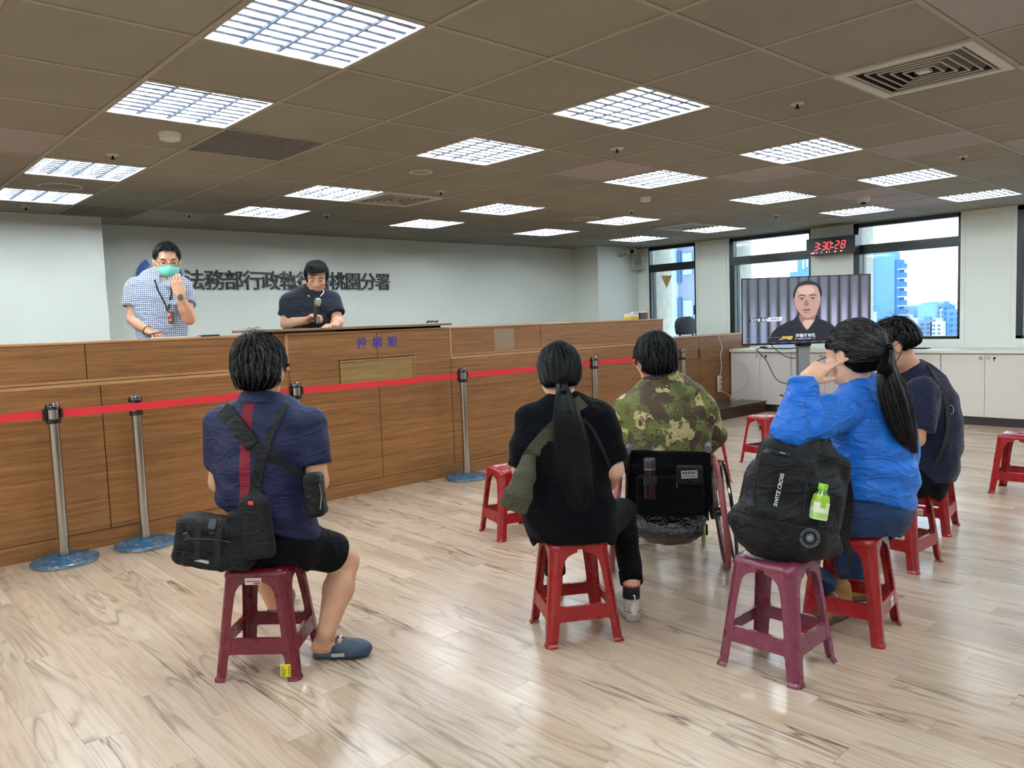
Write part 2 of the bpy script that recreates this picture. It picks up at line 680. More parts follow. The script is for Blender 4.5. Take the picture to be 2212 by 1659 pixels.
M_TILE = tile_mat('mineral fibre tile', (152, 147, 134))
M_TILEP = tile_mat('newer greyish tile', (172, 163, 160))
TZ = CZ+0.003
tile_me = None
tile_mp = None
PINK = {(-1, 4), (2, 10), (7, -1), (8, -2), (8, -3), (10, 1), (11, 1), (12, 1), (5, 2), (7, 1), (3, -3), (2, 8)}
resttile = MB()
vis_n = 0
i0, i1 = math.floor((X0-GX)/T)-1, math.ceil((WX-GX)/T)
j0, j1 = math.floor((Y0-GY)/T)-1, math.ceil((BY-GY)/T)
for i in range(i0, i1+1):
    for j in range(j0, j1+1):
        xa, ya = GX+i*T, GY+j*T
        xb, yb = min(xa+T, WX), min(ya+T, BY)
        xa, ya = max(xa, X0), max(ya, Y0)
        if xb-xa < 0.03 or yb-ya < 0.03 or (i, j) in used:
            continue
        g = 0.0135
        whole = (xb-xa) > T-1e-4 and (yb-ya) > T-1e-4
        c = np.array([(xa+xb)/2, (ya+yb)/2, CZ-EYE])
        z = c@CF
        vis = False
        if z > 0.3:
            px, py = 1106+FPX*(c@CR)/z, 829.5-FPX*(c@CU)/z
            vis = -300 < px < 2500 and py > -250
        pk = (i, j) in PINK
        if vis and vis_n < 300:
            vis_n += 1
            if whole and not pk and tile_me is not None:
                link('ceiling_tile', tile_me, ce, (xa, ya, TZ))
                continue
            mb = MB().box(g, xb-xa-g, g, yb-ya-g, 0, 0.014, bev=0.002)
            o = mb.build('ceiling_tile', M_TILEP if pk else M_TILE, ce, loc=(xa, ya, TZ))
            if pk:
                o['label'] = 'newer greyish pink tile'
            if whole and not pk:
                tile_me = o.data
        else:
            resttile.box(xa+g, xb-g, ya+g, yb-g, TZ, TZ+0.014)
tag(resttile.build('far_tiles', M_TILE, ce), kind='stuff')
tb = MB()
for i in range(i0, i1+2):
    x = GX+i*T
    if X0 < x < WX:
        tb.box(x-0.0115, x+0.0115, Y0, BY, CZ, CZ+0.02)
tb.box(WX-0.03, WX, Y0, BY, CZ-0.012, CZ+0.02)
tag(tb.build('tee_bars', M_TBAR, ce), kind='stuff')
tb = MB()
for j in range(j0, j1+2):
    y = GY+j*T
    if Y0 < y < BY:
        tb.box(X0, WX, y-0.0115, y+0.0115, CZ+0.0006, CZ+0.02)
tag(tb.build('cross_tees', M_TBAR, ce), kind='stuff')

# ---------------------------------------------------------------- louvred ceiling lights
M_REFL = mat('satin aluminium reflector', (232, 238, 246), 0.32, metal=0.55)
M_LOUV = mat('louvre blade', (116, 130, 154), 0.35, metal=0.2)


def make_troffer(M_TUBE):
    r = empty('ceiling_light', (0, 0, 0))
    h = MB()
    e, w = 0.012, T-0.012
    d = 0.036
    h.add([(e, e, 0), (w, e, 0), (w, w, 0), (e, w, 0), (e+0.03, e, d), (w-0.03, e, d), (w-0.03, w, d), (e+0.03, w, d)],
          [(0, 1, 5, 4), (1, 2, 6, 5), (2, 3, 7, 6), (3, 0, 4, 7), (4, 5, 6, 7)])
    h.build('housing', M_REFL, r)
    fr = MB()
    for q in ((e, w, e, e+0.006), (e, w, w-0.006, w), (e, e+0.006, e, w), (w-0.006, w, e, w)):
        fr.box(q[0], q[1], q[2], q[3], -0.002, 0.012)
    fr.build('frame', M_REFL, r)
    lw = (w-e)/4
    for k in range(1, 4):
        x = e+k*lw
        dv = MB()
        dv.add([(x-0.014, e, 0.010), (x+0.014, e, 0.010), (x+0.003, e, 0.005), (x-0.003, e, 0.005),
                (x-0.014, w, 0.010), (x+0.014, w, 0.010), (x+0.003, w, 0.005), (x-0.003, w, 0.005)],
               [(0, 1, 5, 4), (1, 2, 6, 5), (2, 3, 7, 6), (3, 0, 4, 7)])
        dv.build('divider', M_LOUV, r)
    for k in range(4):
        x0_, x1_ = e+k*lw+0.004, e+(k+1)*lw-0.004
        lv = MB()
        for q in range(1, 9):
            y = e+q*(w-e)/9
            lv.add([(x0_, y-0.014, 0.010), (x1_, y-0.014, 0.010), (x1_, y+0.014, 0.010), (x0_, y+0.014, 0.010), (x0_, y, 0.0055), (x1_, y, 0.0055)],
                   [(0, 1, 5, 4), (2, 3, 4, 5), (3, 2, 1, 0), (0, 4, 3), (1, 2, 5)])
        lv.build('louvre', M_LOUV, r)
        tu = MB()
        xc = (x0_+x1_)/2
        tu.tube([(xc, e+0.03, 0.0195), (xc, w-0.03, 0.0195)], 0.008, 8)
        tu.build('tube', M_TUBE, r)
    return r


def tube_mat(name, k):
    m, n, l, b = newmat(name)
    b.inputs['Base Color'].default_value = (1, 1, 1, 1)
    b.inputs['Emission Color'].default_value = (0.86, 0.96, 1.0, 1)
    b.inputs['Emission Strength'].default_value = LAMP*k
    return m


# fresher tubes in the left fixtures, older and dimmer ones towards the windows
TUBES = {'new': tube_mat('fresh fluorescent tube', 1.25), 'mid': tube_mat('fluorescent tube', 0.95), 'old': tube_mat('aged fluorescent tube', 0.42)}
proto_l = {}
ROWN = {7: 'in the row nearest the back wall', 5: 'in the second row from the back wall', 2: 'in the third row from the back wall', 0: 'in the fourth row from the back wall'}
COLN = {0: 'leftmost', 3: 'second from the left', 6: 'third from the left', 9: 'fourth from the left', 12: 'rightmost, near the windows'}
ORD = ['first', 'second', 'third', 'fourth', 'fifth', 'sixth', 'seventh', 'eighth', 'ninth']
for k, (i, j) in enumerate(LIGHTS):
    age = 'new' if (i <= 0 or (i, j) in ((3, 5), (6, 7))) else ('old' if i >= 12 else 'mid')
    if age in proto_l:
        o = copy_tree(proto_l[age])
    else:
        o = proto_l[age] = make_troffer(TUBES[age])
    o.location = (GX+i*T, GY+j*T, CZ)
    if i in COLN and j in ROWN:
        lb = 'square louvred ceiling light %s, %s' % (ROWN[j], COLN[i])
    else:
        lb = 'square louvred ceiling light outside the picture, %s row before the viewer\'s wall, column %s' % (ORD[(j+6)//2], ORD[(i+6)//3])
    tag(o, lb, 'ceiling light', 'louvred ceiling lights')

# ---------------------------------------------------------------- air outlets and return grilles
M_VENTW = mat('cream painted metal', (205, 200, 186), 0.45)
M_VENTG = mat('dusty grey metal', (132, 126, 120), 0.6)
M_VENTD = mat('darker inner vane', (112, 104, 92), 0.7)  # vanes between the rims, coloured darker than the frame
for (i, j), lb in zip(SUPPLY, ('cream ceiling air diffuser of nested square rings, the large one at upper right', 'cream ceiling air diffuser of nested square rings beside the second row light', 'square ceiling air diffuser near the far window wall')):
    x, y = GX+i*T, GY+j*T
    r = empty('ceiling_diffuser', (x, y, CZ), label=lb, cat='air vent', group='square air diffusers in the ceiling')
    b = MB()
    b.box(0.012, T-0.012, 0.012, 0.06, -0.008, 0.012, bev=0.003)
    b.box(0.012, T-0.012, T-0.06, T-0.012, -0.008, 0.012, bev=0.003)
    b.box(0.012, 0.06, 0.06, T-0.06, -0.008, 0.012, bev=0.003)
    b.box(T-0.06, T-0.012, 0.06, T-0.06, -0.008, 0.012, bev=0.003)
    b.build('frame', M_VENTW, r)
    MB().box(0.02, T-0.02, 0.02, T-0.02, 0.09, 0.10).build('duct', M_DARK, r)
    for q in range(5):
        a = 0.075+q*0.042
        c = T-a
        sqr = lambda g_, z_: [(a+g_, a+g_, z_), (c-g_, a+g_, z_), (c-g_, c-g_, z_), (a+g_, c-g_, z_)]
        rg = MB().ring([sqr(0.0, -0.006), sqr(0.005, -0.006), sqr(0.005, 0.0), sqr(0.0, 0.0), sqr(0.0, -0.006)], 0, False, True, False, False).build('louvre_ring', M_VENTW, r)
        MB().ring([sqr(0.0025, -0.002), sqr(-0.022, 0.040), sqr(-0.019, 0.041), sqr(0.004, -0.002)], 0, False, True, False, False).build('cone', M_VENTD, rg)
    MB().box(T/2-0.03, T/2+0.03, T/2-0.03, T/2+0.03, -0.004, 0.01).build('centre_plate', M_VENTW, r)
for n_, ((i, j), lb) in enumerate(zip(GRILLE, ('grey perforated ceiling return grille beside the second left light', 'plain dark grey return grille at the left end near the back wall'))):
    x, y = GX+i*T, GY+j*T
    r = empty('return_grille', (x, y, CZ), label=lb, cat='air vent')
    MB().box(0.012, T-0.012, 0.012, T-0.012, 0.055, 0.06).build('filter', mat('grille back %d' % n_, (26, 23, 21) if n_ == 0 else (62, 60, 56), 0.9), r)
    g = MB()
    e, w = 0.014, T-0.014
    for q in range(25):
        a = e+(w-e)*q/24
        g.box(a-0.0034, a+0.0034, e, w, 0.0, 0.012)
        g.box(e, w, a-0.0034, a+0.0034, 0.0, 0.012)
    tag(g.build('grid', M_VENTG, r), kind='stuff')


def ceil_round(name, i, j, rad, lb, cat, style, group=None):
    x, y = GX+i*T, GY+j*T
    r = empty(name, (x, y, CZ), label=lb, cat=cat, group=group)
    if style == 'speaker':
        MB().lathe([(rad, 0.004), (rad, -0.004), (rad-0.012, -0.006), (rad-0.016, 0.0)], n=32).build('rim', M_VENTW, r)
        MB().lathe([(rad-0.014, 0.004), (rad-0.014, -0.001), (0.01, -0.003)], n=32).build('mesh_cover', mat('speaker mesh '+lb[:9], (150, 142, 130), 0.8, bump=0.4, bscale=900), r)
    elif style == 'smoke':
        MB().lathe([(rad, 0.004), (rad, -0.010), (rad*0.93, -0.034), (rad*0.6, -0.040), (0.01, -0.041)], n=28).build('cover', TRIMW, r)
        MB().lathe([(rad*1.06, 0.004), (rad*1.06, -0.006), (rad*0.9, -0.007)], n=28).build('base', TRIMW, r)
    elif style == 'motion':
        MB().lathe([(rad, 0.004), (rad, -0.030), (rad*0.85, -0.045), (0.01, -0.05)], n=20).build('cover', TRIMW, r)
        MB().lathe([(rad*0.45, -0.045), (rad*0.42, -0.062), (0.005, -0.066)], n=14).build('lens', M_DARK, r)
    elif style == 'sprinkler':
        MB().lathe([(rad, 0.004), (rad, -0.002), (rad*0.55, -0.005)], n=20).build('escutcheon', M_VENTW, r)
        MB().lathe([(0.006, 0.0), (0.006, -0.022), (0.014, -0.023), (0.014, -0.025), (0.002, -0.026)], n=10).build('head', M_DARK, r)
    return r


ceil_round('ceiling_speaker', 0.52, 6.64, 0.15, 'wide round ceiling speaker beside the leftmost back lights', 'speaker', 'speaker')
ceil_round('ceiling_speaker', 3.60, 3.68, 0.085, 'small round grey ceiling speaker in front of the middle light', 'speaker', 'speaker')
ceil_round('ceiling_speaker', 8.61, 5.6, 0.15, 'wide round ceiling speaker in the far part of the ceiling', 'speaker', 'speaker')
ceil_round('smoke_detector', 0.67, 3.43, 0.058, 'white round smoke detector next to the perforated grille', 'smoke detector', 'smoke')
ceil_round('smoke_detector', 7.61, 3.52, 0.05, 'small white detector box in the middle of the ceiling', 'smoke detector', 'smoke')
ceil_round('motion_sensor', 10.84, 1.67, 0.06, 'cream ceiling sensor with black lens near the windows', 'sensor', 'motion')
ceil_round('ceiling_rosette', 4.59, 1.56, 0.05, 'small cream cover ring on the ceiling between two lights', 'cover', 'sprinkler')
SPRK = [(0.52, 4.58, 'above the podium side, left of the grille'), (0.52, 8.47, 'at the far left by the back wall'), (4.54, -0.47, 'left of the large air diffuser'), (4.63, 4.65, 'over the counter, right of the small round speaker'),
        (8.51, -0.51, 'at the right edge between two lights'), (8.59, 4.57, 'in front of the far round speaker'), (2.6, 8.2, 'near the back wall, over the lettering'), (11.6, 3.6, 'near the windows, left of the clock'), (4.4, 7.3, 'near the back wall, right of the first lights')]
for i, j, w_ in SPRK:
    ceil_round('sprinkler', i, j, 0.035, 'small ceiling sprinkler head '+w_, 'sprinkler', 'sprinkler', 'ceiling sprinklers')
# ================================================================ raised floor behind the counter
M_STEPTOP = mat('dark grey step top', (58, 50, 46), 0.25, vary=0.1, vscale=2)
st = MB()
st.box(-2.9, 9.74, 5.62, 8.62, 0.0, 0.138)
st.box(7.62, 9.74, 5.50, 5.62, 0.0, 0.138)
tag(st.build('floor_platform', M_DWOOD), kind='structure')
st = MB().box(7.60, 9.74, 5.485, 6.04, 0.138, 0.150, bev=0.003)
tag(st.build('trim_platform', M_STEPTOP), kind='structure')

# ================================================================ long reception counter
ct = empty('reception_counter', (3.4, CY, 0), label='long two-tier teak veneer counter with a raised podium section, along the back of the room', cat='counter')
cw = lambda mb, n, m, lb=None: (lambda o: (o.__setitem__('label', lb) if lb else None, o)[1])(mb.build(n, m, ct, world=True))
cw(MB().box(-2.5, 7.55, CY+0.03, CY+0.50, 0.0, 1.03), 'carcass', M_WOOD)
g = 0.0025
for a, b_ in ((-2.5, -0.66), (-0.66, 1.427), (1.427, 3.517), (3.517, 5.607), (5.607, 7.575)):
    hi = 1.040 if (b_ < 2.0 or a > 5.0) else None
    if hi:
        cw(MB().box(a+g, b_-g, CY, CY+0.03, 0.112, hi, bev=0.0015), 'front_panel', M_WOOD)
    else:
        # the podium panels run on up to the top; the others stop under the ledge
        if a < 2:
            cw(MB().box(a+g, 2.727, CY, CY+0.03, 0.112, 1.04, bev=0.0015), 'front_panel', M_WOOD)
        else:
            cw(MB().box(4.275, b_-g, CY, CY+0.03, 0.112, 1.04, bev=0.0015), 'front_panel', M_WOOD)
for a, b_ in ((2.732, 3.517), (3.517, 4.268)):
    cw(MB().box(a+(0.001 if a < 3 else g), b_-(g if a < 3 else 0.001), CY-0.0005, CY+0.03, 0.112, 0.862, bev=0.0015), 'podium_panel', M_WOOD)
    cw(MB().box(a+(0.001 if a < 3 else g), b_-(g if a < 3 else 0.001), CY-0.0005, CY+0.03, 1.098, 1.310, bev=0.0015), 'podium_panel', M_WOOD)
cw(MB().box(2.732, 3.155, CY-0.0005, CY+0.03, 0.862, 1.098), 'podium_panel', M_WOOD)
cw(MB().box(3.882, 4.268, CY-0.0005, CY+0.03, 0.862, 1.098), 'podium_panel', M_WOOD)
bx = MB()
bx.box(3.160, 3.880, CY-0.012, CY+0.02, 1.080, 1.093)
bx.box(3.160, 3.173, CY-0.012, CY+0.02, 0.864, 1.080)
bx.box(3.867, 3.880, CY-0.012, CY+0.02, 0.864, 1.080)
cw(bx, 'box_frame', M_WOOD2)
cw(MB().box(3.174, 3.866, CY-0.004, CY+0.02, 0.862, 1.079), 'box_door', M_WOOD2, 'greyer teak door of the drop box')
cw(MB().box(-2.5, 7.575, CY+0.004, CY+0.03, 0.0, 0.108), 'plinth', M_WOOD)
for a, b_ in ((-2.5, 2.727), (4.273, 7.585)):
    l_ = MB()
    l_.box(a, b_, CY-0.004, CY+0.045, 1.040, 1.064, bev=0.004)
    cw(l_, 'ledge', M_LIP)
    cw(MB().box(a, min(b_, 7.43), CY+0.022, CY+0.05, 1.066, 1.084, bev=0.004), 'bead', M_LIP)
cw(MB().box(7.43, 7.585, CY-0.002, CY+0.50, 1.030, 1.060), 'end_top', M_LIP)
# upper tier panels
for a, b_ in ((-2.5, -0.66), (-0.66, 1.362), (1.362, 2.712), (4.288, 5.430), (5.430, 7.428)):
    cw(MB().box(a+g, b_-g, CY+0.030, CY+0.055, 1.084, 1.308, bev=0.0015), 'upper_panel', M_WOOD)
cw(MB().box(-2.5, 2.73, CY+0.056, CY+0.47, 1.05, 1.308), 'upper_carcass', M_WOOD)
cw(MB().box(4.27, 7.43, CY+0.056, CY+0.47, 1.05, 1.308), 'upper_carcass', M_WOOD)
cw(MB().box(2.732, 4.268, CY+0.03, CY+0.47, 1.03, 1.310), 'podium_carcass', M_WOOD)
cw(MB().box(-2.5, 2.715, CY+0.022, CY+0.49, 1.309, 1.325, bev=0.003), 'counter_top', M_LIP)
cw(MB().box(4.285, 7.436, CY+0.022, CY+0.49, 1.309, 1.325, bev=0.003), 'counter_top', M_LIP)
cw(MB().box(2.716, 4.284, CY-0.004, CY+0.49, 1.311, 1.325, bev=0.002), 'podium_edge', M_LIP)
for x in (2.713, 4.268):
    cw(MB().box(x, x+0.018, CY-0.006, CY+0.05, 1.042, 1.324, bev=0.003), 'podium_trim', M_LIP)
cw(MB().box(2.62, 4.19, CY+0.02, CY+0.42, 1.325, 1.341), 'desk_riser', M_DARK)  # near-black colour stands in for the shadow under the desk top
cw(MB().box(2.62, 3.15, CY+0.012, CY+0.02, 1.325, 1.341), 'riser_front', M_DWOOD)
cw(MB().box(2.52, 4.255, CY-0.06, CY+0.50, 1.341, 1.3595, bev=0.002), 'desk_top', wood_mat('desk top veneer', a=(150, 116, 84), c=(118, 86, 60)))
M_BLUEF = mat('blue cut lettering', (52, 50, 150), 0.5)
for ch, x in (('投', 3.322), ('標', 3.470), ('箱', 3.618)):
    o = text_mesh('lettering', ch, 0.098, M_BLUEF, frame((x, CY-0.002, 1.187), (1, 0, 0), (0, 0, 1)), ct, extrude=0.001, offset=0.0017)

# rear panel on the platform, right of the counter
rp_ = empty('rear_partition', (9.0, 6.05, 0.15), label='low teak veneer partition on the dark step, between counter and white cabinets', cat='partition')
MB().box(7.55, 8.98, 6.05, 6.09, 0.151, 1.052, bev=0.002).build('panel', M_WOOD, rp_, world=True)
MB().box(8.985, 9.738, 6.05, 6.09, 0.151, 1.052, bev=0.002).build('panel', M_WOOD, rp_, world=True)
MB().box(7.55, 10.28, 6.042, 6.35, 1.053, 1.069, bev=0.003).build('cap', M_LIP, rp_, world=True)
MB().box(9.742, 10.28, 6.06, 6.09, 0.151, 1.052).build('panel', M_WOOD, rp_, world=True)
MB().box(8.966, 8.994, 6.042, 6.05, 0.78, 0.90, bev=0.002).build('hinge', mat('dark hinge', (60, 38, 28), 0.4, metal=0.5), rp_, world=True)

# ================================================================ wall sign
M_INK = mat('black raised lettering', (16, 18, 20), 0.35)
sg = empty('wall_lettering', (4.5, BY, 1.9), label='black raised Chinese lettering on the back wall', cat='sign')
chars = '法務部行政執行署桃園分署'
for k, ch in enumerate(chars):
    x = 3.150+k*0.2195
    text_mesh('character', ch, 0.232, M_INK, frame((x, BY-0.012, 1.838), (1, 0, 0), (0, 0, 1)), sg, extrude=0.011, offset=0.0016)
em = empty('wall_emblem', (2.906, BY, 1.93), label='round emblem with a blue arc on the back wall, half hidden by the masked man', cat='emblem')


def arc(r0, r1, a0, a1, c, y0, y1, n=24):
    v, f = [], []
    for k in range(n+1):
        a = math.radians(a0+(a1-a0)*k/n)
        for r_ in (r0, r1):
            for y in (y0, y1):
                v.append((c[0]+math.cos(a)*r_, y, c[1]+math.sin(a)*r_))
    for k in range(n):
        b = k*4
        f += [(b, b+4, b+6, b+2), (b+1, b+3, b+7, b+5), (b, b+1, b+5, b+4), (b+2, b+6, b+7, b+3)]
    f += [(0, 2, 3, 1), (n*4, n*4+1, n*4+3, n*4+2)]
    return v, f


M_BLUE = mat('emblem blue', (38, 98, 186), 0.4)
M_STEEL = mat('brushed steel', (176, 176, 172), 0.28, metal=0.9)
for a0, a1, n_ in ((122, 198, 'blue_arc'), (242, 318, 'blue_arc'), (2, 78, 'blue_arc')):
    b = MB()
    b.add(*arc(0.168, 0.238, a0, a1, (2.906, 1.93), BY-0.02, BY))
    b.build(n_, M_BLUE, em, world=True)
b = MB()
b.add(*arc(0.150, 0.156, 0, 360, (2.906, 1.93), BY-0.012, BY, 48))
b.build('ring', M_VENTW, em, world=True)
for q in range(8):
    a = math.radians(22+q*45)
    c = (2.906+0.118*math.cos(a), 1.93+0.118*math.sin(a))
    b = MB()
    b.add(*arc(0.0, 0.012, 0, 360, c, BY-0.012, BY, 12))
    b.build('dot', M_INK, em, world=True)

# ================================================================ white low cabinets along the window wall
M_CAB = mat('white laminate', (222, 214, 208), 0.45)
M_CABTOP = mat('white cabinet top', (228, 224, 214), 0.35)
M_KNOB = mat('satin nickel', (200, 196, 188), 0.3, metal=0.9)
M_KICK = mat('dark brown plinth', (40, 28, 26), 0.5)
XC = 9.735
CB = [(5.132, 6.04), (4.212, 5.128), (3.292, 4.208), (2.382, 3.288), (1.472, 2.378), (0.562, 1.468), (-0.348, 0.558)]
CABL = ['white two-door cabinet beside the teak partition, power strip cable in front', 'white two-door cabinet behind the television stand', 'white two-door cabinet behind the woman in blue', 'white two-door cabinet with knobs and keys, right of the man in navy', 'white two-door cabinet at the right edge of the picture', 'white two-door cabinet outside the picture, nearer one', 'white two-door cabinet outside the picture, nearest one']
for k, (a, b_) in enumerate(CB):
    r = empty('low_cabinet', (XC, (a+b_)/2, 0), label=CABL[k], cat='cabinet', group='white low cabinets under the windows')
    MB().box(XC+0.02, WX-0.022, a, b_, 0.098, 0.812).build('body', M_CAB, r, world=True)
    MB().box(XC+0.045, WX-0.022, a, b_, 0.0, 0.098).build('plinth', M_KICK, r, world=True)
    mid = (a+b_)/2
    for s_, (ya, yb) in enumerate(((a+0.004, mid-0.002), (mid+0.002, b_-0.004))):
        d = MB().box(XC, XC+0.019, ya, yb, 0.100, 0.800, bev=0.0015).build('door', M_CAB, r, world=True)
        yk = mid+(-0.04 if s_ == 0 else 0.04)
        kb = MB().lathe([(0.006, 0), (0.006, 0.012), (0.013, 0.016), (0.015, 0.022), (0.010, 0.028), (0.001, 0.029)], n=14, M=Matrix.Rotation(-math.pi/2, 4, 'Y'))
        kb.v = [(x+XC, y+yk, z+0.765) for x, y, z in kb.v]
        kb.build('knob', M_KNOB, d, world=True)
        if s_ == 0:
            kk = MB()
            kk.lathe([(0.012, 0), (0.012, 0.008), (0.001, 0.009)], n=14, M=Matrix.Rotation(-math.pi/2, 4, 'Y'))
            kk.box(-0.02, -0.008, -0.001, 0.001, -0.035, -0.004)
            kk.v = [(x+XC, y+mid-0.095, z+0.762) for x, y, z in kk.v]
            kk.build('lock_and_key', M_DARK, d, world=True)
wt = MB().box(XC-0.03, WX, -0.36, 6.045, 0.813, 0.850, bev=0.004).build('cabinet_worktop', M_CABTOP)
tag(wt, 'long white worktop over the low cabinets under the windows', 'worktop')

# ================================================================ LED clock
clk = empty('digital_clock', (10.2, 4.77, 2.19), label='black digital wall clock with glowing red digits between two windows', cat='clock')
MB().box(10.10, 10.24, 4.44, 5.095, 2.083, 2.305, bev=0.004).build('case', BLACK, clk, world=True)
M_RED = mat('red led', (255, 62, 70), 0.5, emit=2.6)
M_REDW = mat('bright red led', (255, 150, 150), 0.5, emit=2.2)
SEG = {'3': 'abgcd', '0': 'abcdef', '2': 'abged', '8': 'abcdefg'}


def segbox(mb, y, z, w, h, s, th=0.011):
    """y grows to the left seen from the room; slanted digit"""
    def P(u, v):
        return (y-u-v*0.18, z+v)
    t_ = th
    def quad(u0, v0, u1, v1):
        a0, a1 = P(u0, v0), P(u1, v1)
        if abs(v1-v0) < 1e-6:
            pts = [P(u0+0.004, v0-t_/2), P(u1-0.004, v0-t_/2), P(u1-0.004, v0+t_/2), P(u0+0.004, v0+t_/2)]
        else:
            pts = [P(u0-t_/2, v0+0.005), P(u0+t_/2, v0+0.005), P(u0+t_/2, v1-0.005), P(u0-t_/2, v1-0.005)]
        X_ = 10.098
        vv = [(X_, p[0], p[1]) for p in pts]+[(X_+0.003, p[0], p[1]) for p in pts]
        mb.add(vv, [(0, 1, 2, 3), (4, 7, 6, 5), (0, 4, 5, 1), (1, 5, 6, 2), (2, 6, 7, 3), (3, 7, 4, 0)])
    D_ = {'a': (0, h, w, h), 'g': (0, h/2, w, h/2), 'd': (0, 0, w, 0), 'f': (0, h/2, 0, h), 'e': (0, 0, 0, h/2), 'b': (w, h/2, w, h), 'c': (w, 0, w, h/2)}
    for c in s:
        quad(*D_[c])


for ch, y in (('3', 4.983), ('3', 4.880), ('0', 4.812), ('2', 4.705), ('8', 4.625)):
    b = MB()
    segbox(b, y, 2.150, 0.046, 0.094, SEG[ch])
    b.build('digit', M_RED, clk, world=True)
for y in (4.905, 4.735):
    b = MB()
    for z in (2.170, 2.222):
        b.box(10.096, 10.10, y-0.006, y+0.006, z-0.006, z+0.006)
    b.build('colon', M_REDW, clk, world=True)
b = MB()
for y, w_ in ((5.03, 0.045), (4.985, 0.010), (4.95, 0.010), (4.89, 0.012), (4.82, 0.014), (4.78, 0.006), (4.71, 0.022), (4.63, 0.024)):
    b.box(10.096, 10.10, y-w_, y, 2.108, 2.122)
b.build('indicator', M_REDW, clk, world=True)
b = MB().tube([(10.2, 4.47, 2.30), (10.2, 4.44, 2.36), (10.22, 4.455, 2.42), (10.22, 4.46, CZ-0.01)], 0.005, 6)
b.build('cable', M_DARK, clk, world=True)

# ================================================================ speaker and camera on the right pillar
sp_ = empty('wall_speaker', (10.1, 8.06, 2.24), label='cream box loudspeaker on the pillar beside the first window', cat='speaker')
Ms = Matrix.Translation((10.09, 7.93, 2.235)) @ Matrix.Rotation(math.radians(-38), 4, 'Z')
MB().box(-0.085, 0.085, -0.02, 0.11, -0.125, 0.125, bev=0.006, M=Ms).build('case', M_VENTW, sp_, world=True)
MB().box(-0.075, 0.075, -0.03, -0.02, -0.115, 0.115, bev=0.003, M=Ms).build('grille_cover', mat('grey speaker grille', (150, 152, 146), 0.7, bump=0.4, bscale=700), sp_, world=True)
b = MB().lathe([(0.055, 0), (0.055, 0.004), (0.048, 0.005)], n=24, M=Matrix.Rotation(math.pi/2, 4, 'X'))
b.v = [tuple(Ms @ Vector((x, y-0.030, z))) for x, y, z in b.v]
b.build('cone_ring', mat('grey ring', (120, 122, 118), 0.7), sp_, world=True)
MB().box(-0.02, 0.02, 0.09, 0.16, -0.03, 0.03, M=Ms).build('bracket', M_VENTW, sp_, world=True)
cc = empty('security_camera', (9.84, 8.07, 2.40), label='small white bullet security camera with black lens, above the wall speaker', cat='camera')
b = MB()
b.tube([(9.90, 8.00, 2.415), (9.86, 7.86, 2.385)], [0.045, 0.045], 18)
b.build('body', M_VENTW, cc, world=True)
b = MB()
b.tube([(9.861, 7.865, 2.386), (9.857, 7.852, 2.383)], [0.036, 0.034], 18)
b.build('lens', M_DARK, cc, world=True)
b = MB()
b.tube([(9.895, 7.98, 2.38), (9.83, 8.00, 2.33), (9.79, 8.075, 2.33)], 0.018, 10)
b.build('arm', mat('lilac grey plastic', (176, 168, 176), 0.5), cc, world=True)
b = MB()
b.tube([(9.92, 8.0, 2.44), (9.96, 7.98, 2.40), (9.98, 8.02, CZ-0.01)], 0.004, 6)
b.build('cable', M_DARK, cc, world=True)

pn = MB().add([(10.282, 7.616, 1.995), (10.282, 7.412, 1.985), (10.282, 7.514, 1.79), (10.288, 7.616, 1.995), (10.288, 7.412, 1.985), (10.288, 7.514, 1.79)],
              [(0, 1, 2), (5, 4, 3), (0, 3, 4, 1), (1, 4, 5, 2), (2, 5, 3, 0)]).add([(10.283, 7.516, 1.985), (10.2965, 7.516, 2.10), (10.2965, 7.511, 2.10), (10.283, 7.511, 1.985)], [(0, 1, 2, 3)])
pn = pn.build('hanging_pennant', mat('straw yellow weave', (176, 150, 84), 0.7, vary=0.35, vscale=60, bump=0.4, bscale=90))
tag(pn, 'straw coloured triangular ornament hanging in the first window', 'ornament')

# ================================================================ office chair behind the partition
oc = empty('office_chair', (9.53, 6.6, 0.15), label='black rounded office chair behind the teak partition, in front of the window', cat='chair')
bk = MB()
rings = []
for z, hw in ((1.075, 0.19), (1.085, 0.225), (1.12, 0.245), (1.20, 0.26), (1.26, 0.25), (1.30, 0.21), (1.325, 0.14), (1.335, 0.05)):
    rings.append([(9.53+math.cos(2*math.pi*q/20)*hw, 6.6+math.sin(2*math.pi*q/20)*0.035+0.05*(math.cos(2*math.pi*q/20)**2), z) for q in range(20)])
bk.ring(rings, 0, True)
M_BLKF = mat('black chair fabric', (20, 22, 22), 0.7, sheen=0.3, bump=0.2, bscale=500)
bk.build('backrest', M_BLKF, oc, world=True)
b = MB()
for sx in (-0.16, 0.16):
    b.tube([(9.53+sx, 6.63, 1.10), (9.53+sx, 6.64, 0.75), (9.53+sx*0.8, 6.60, 0.58)], 0.013, 8)
b.build('back_frame', BLACK, oc, world=True)
b = MB().box(9.31, 9.75, 6.42, 6.86, 0.57, 0.64, bev=0.03)
b.v = [(x, y+0.1, z) for x, y, z in b.v]
b.build('seat', M_BLKF, oc, world=True)
MB().cyl((9.53, 6.72, 0.22), (9.53, 6.72, 0.57), 0.025).build('column', BLACK, oc, world=True)
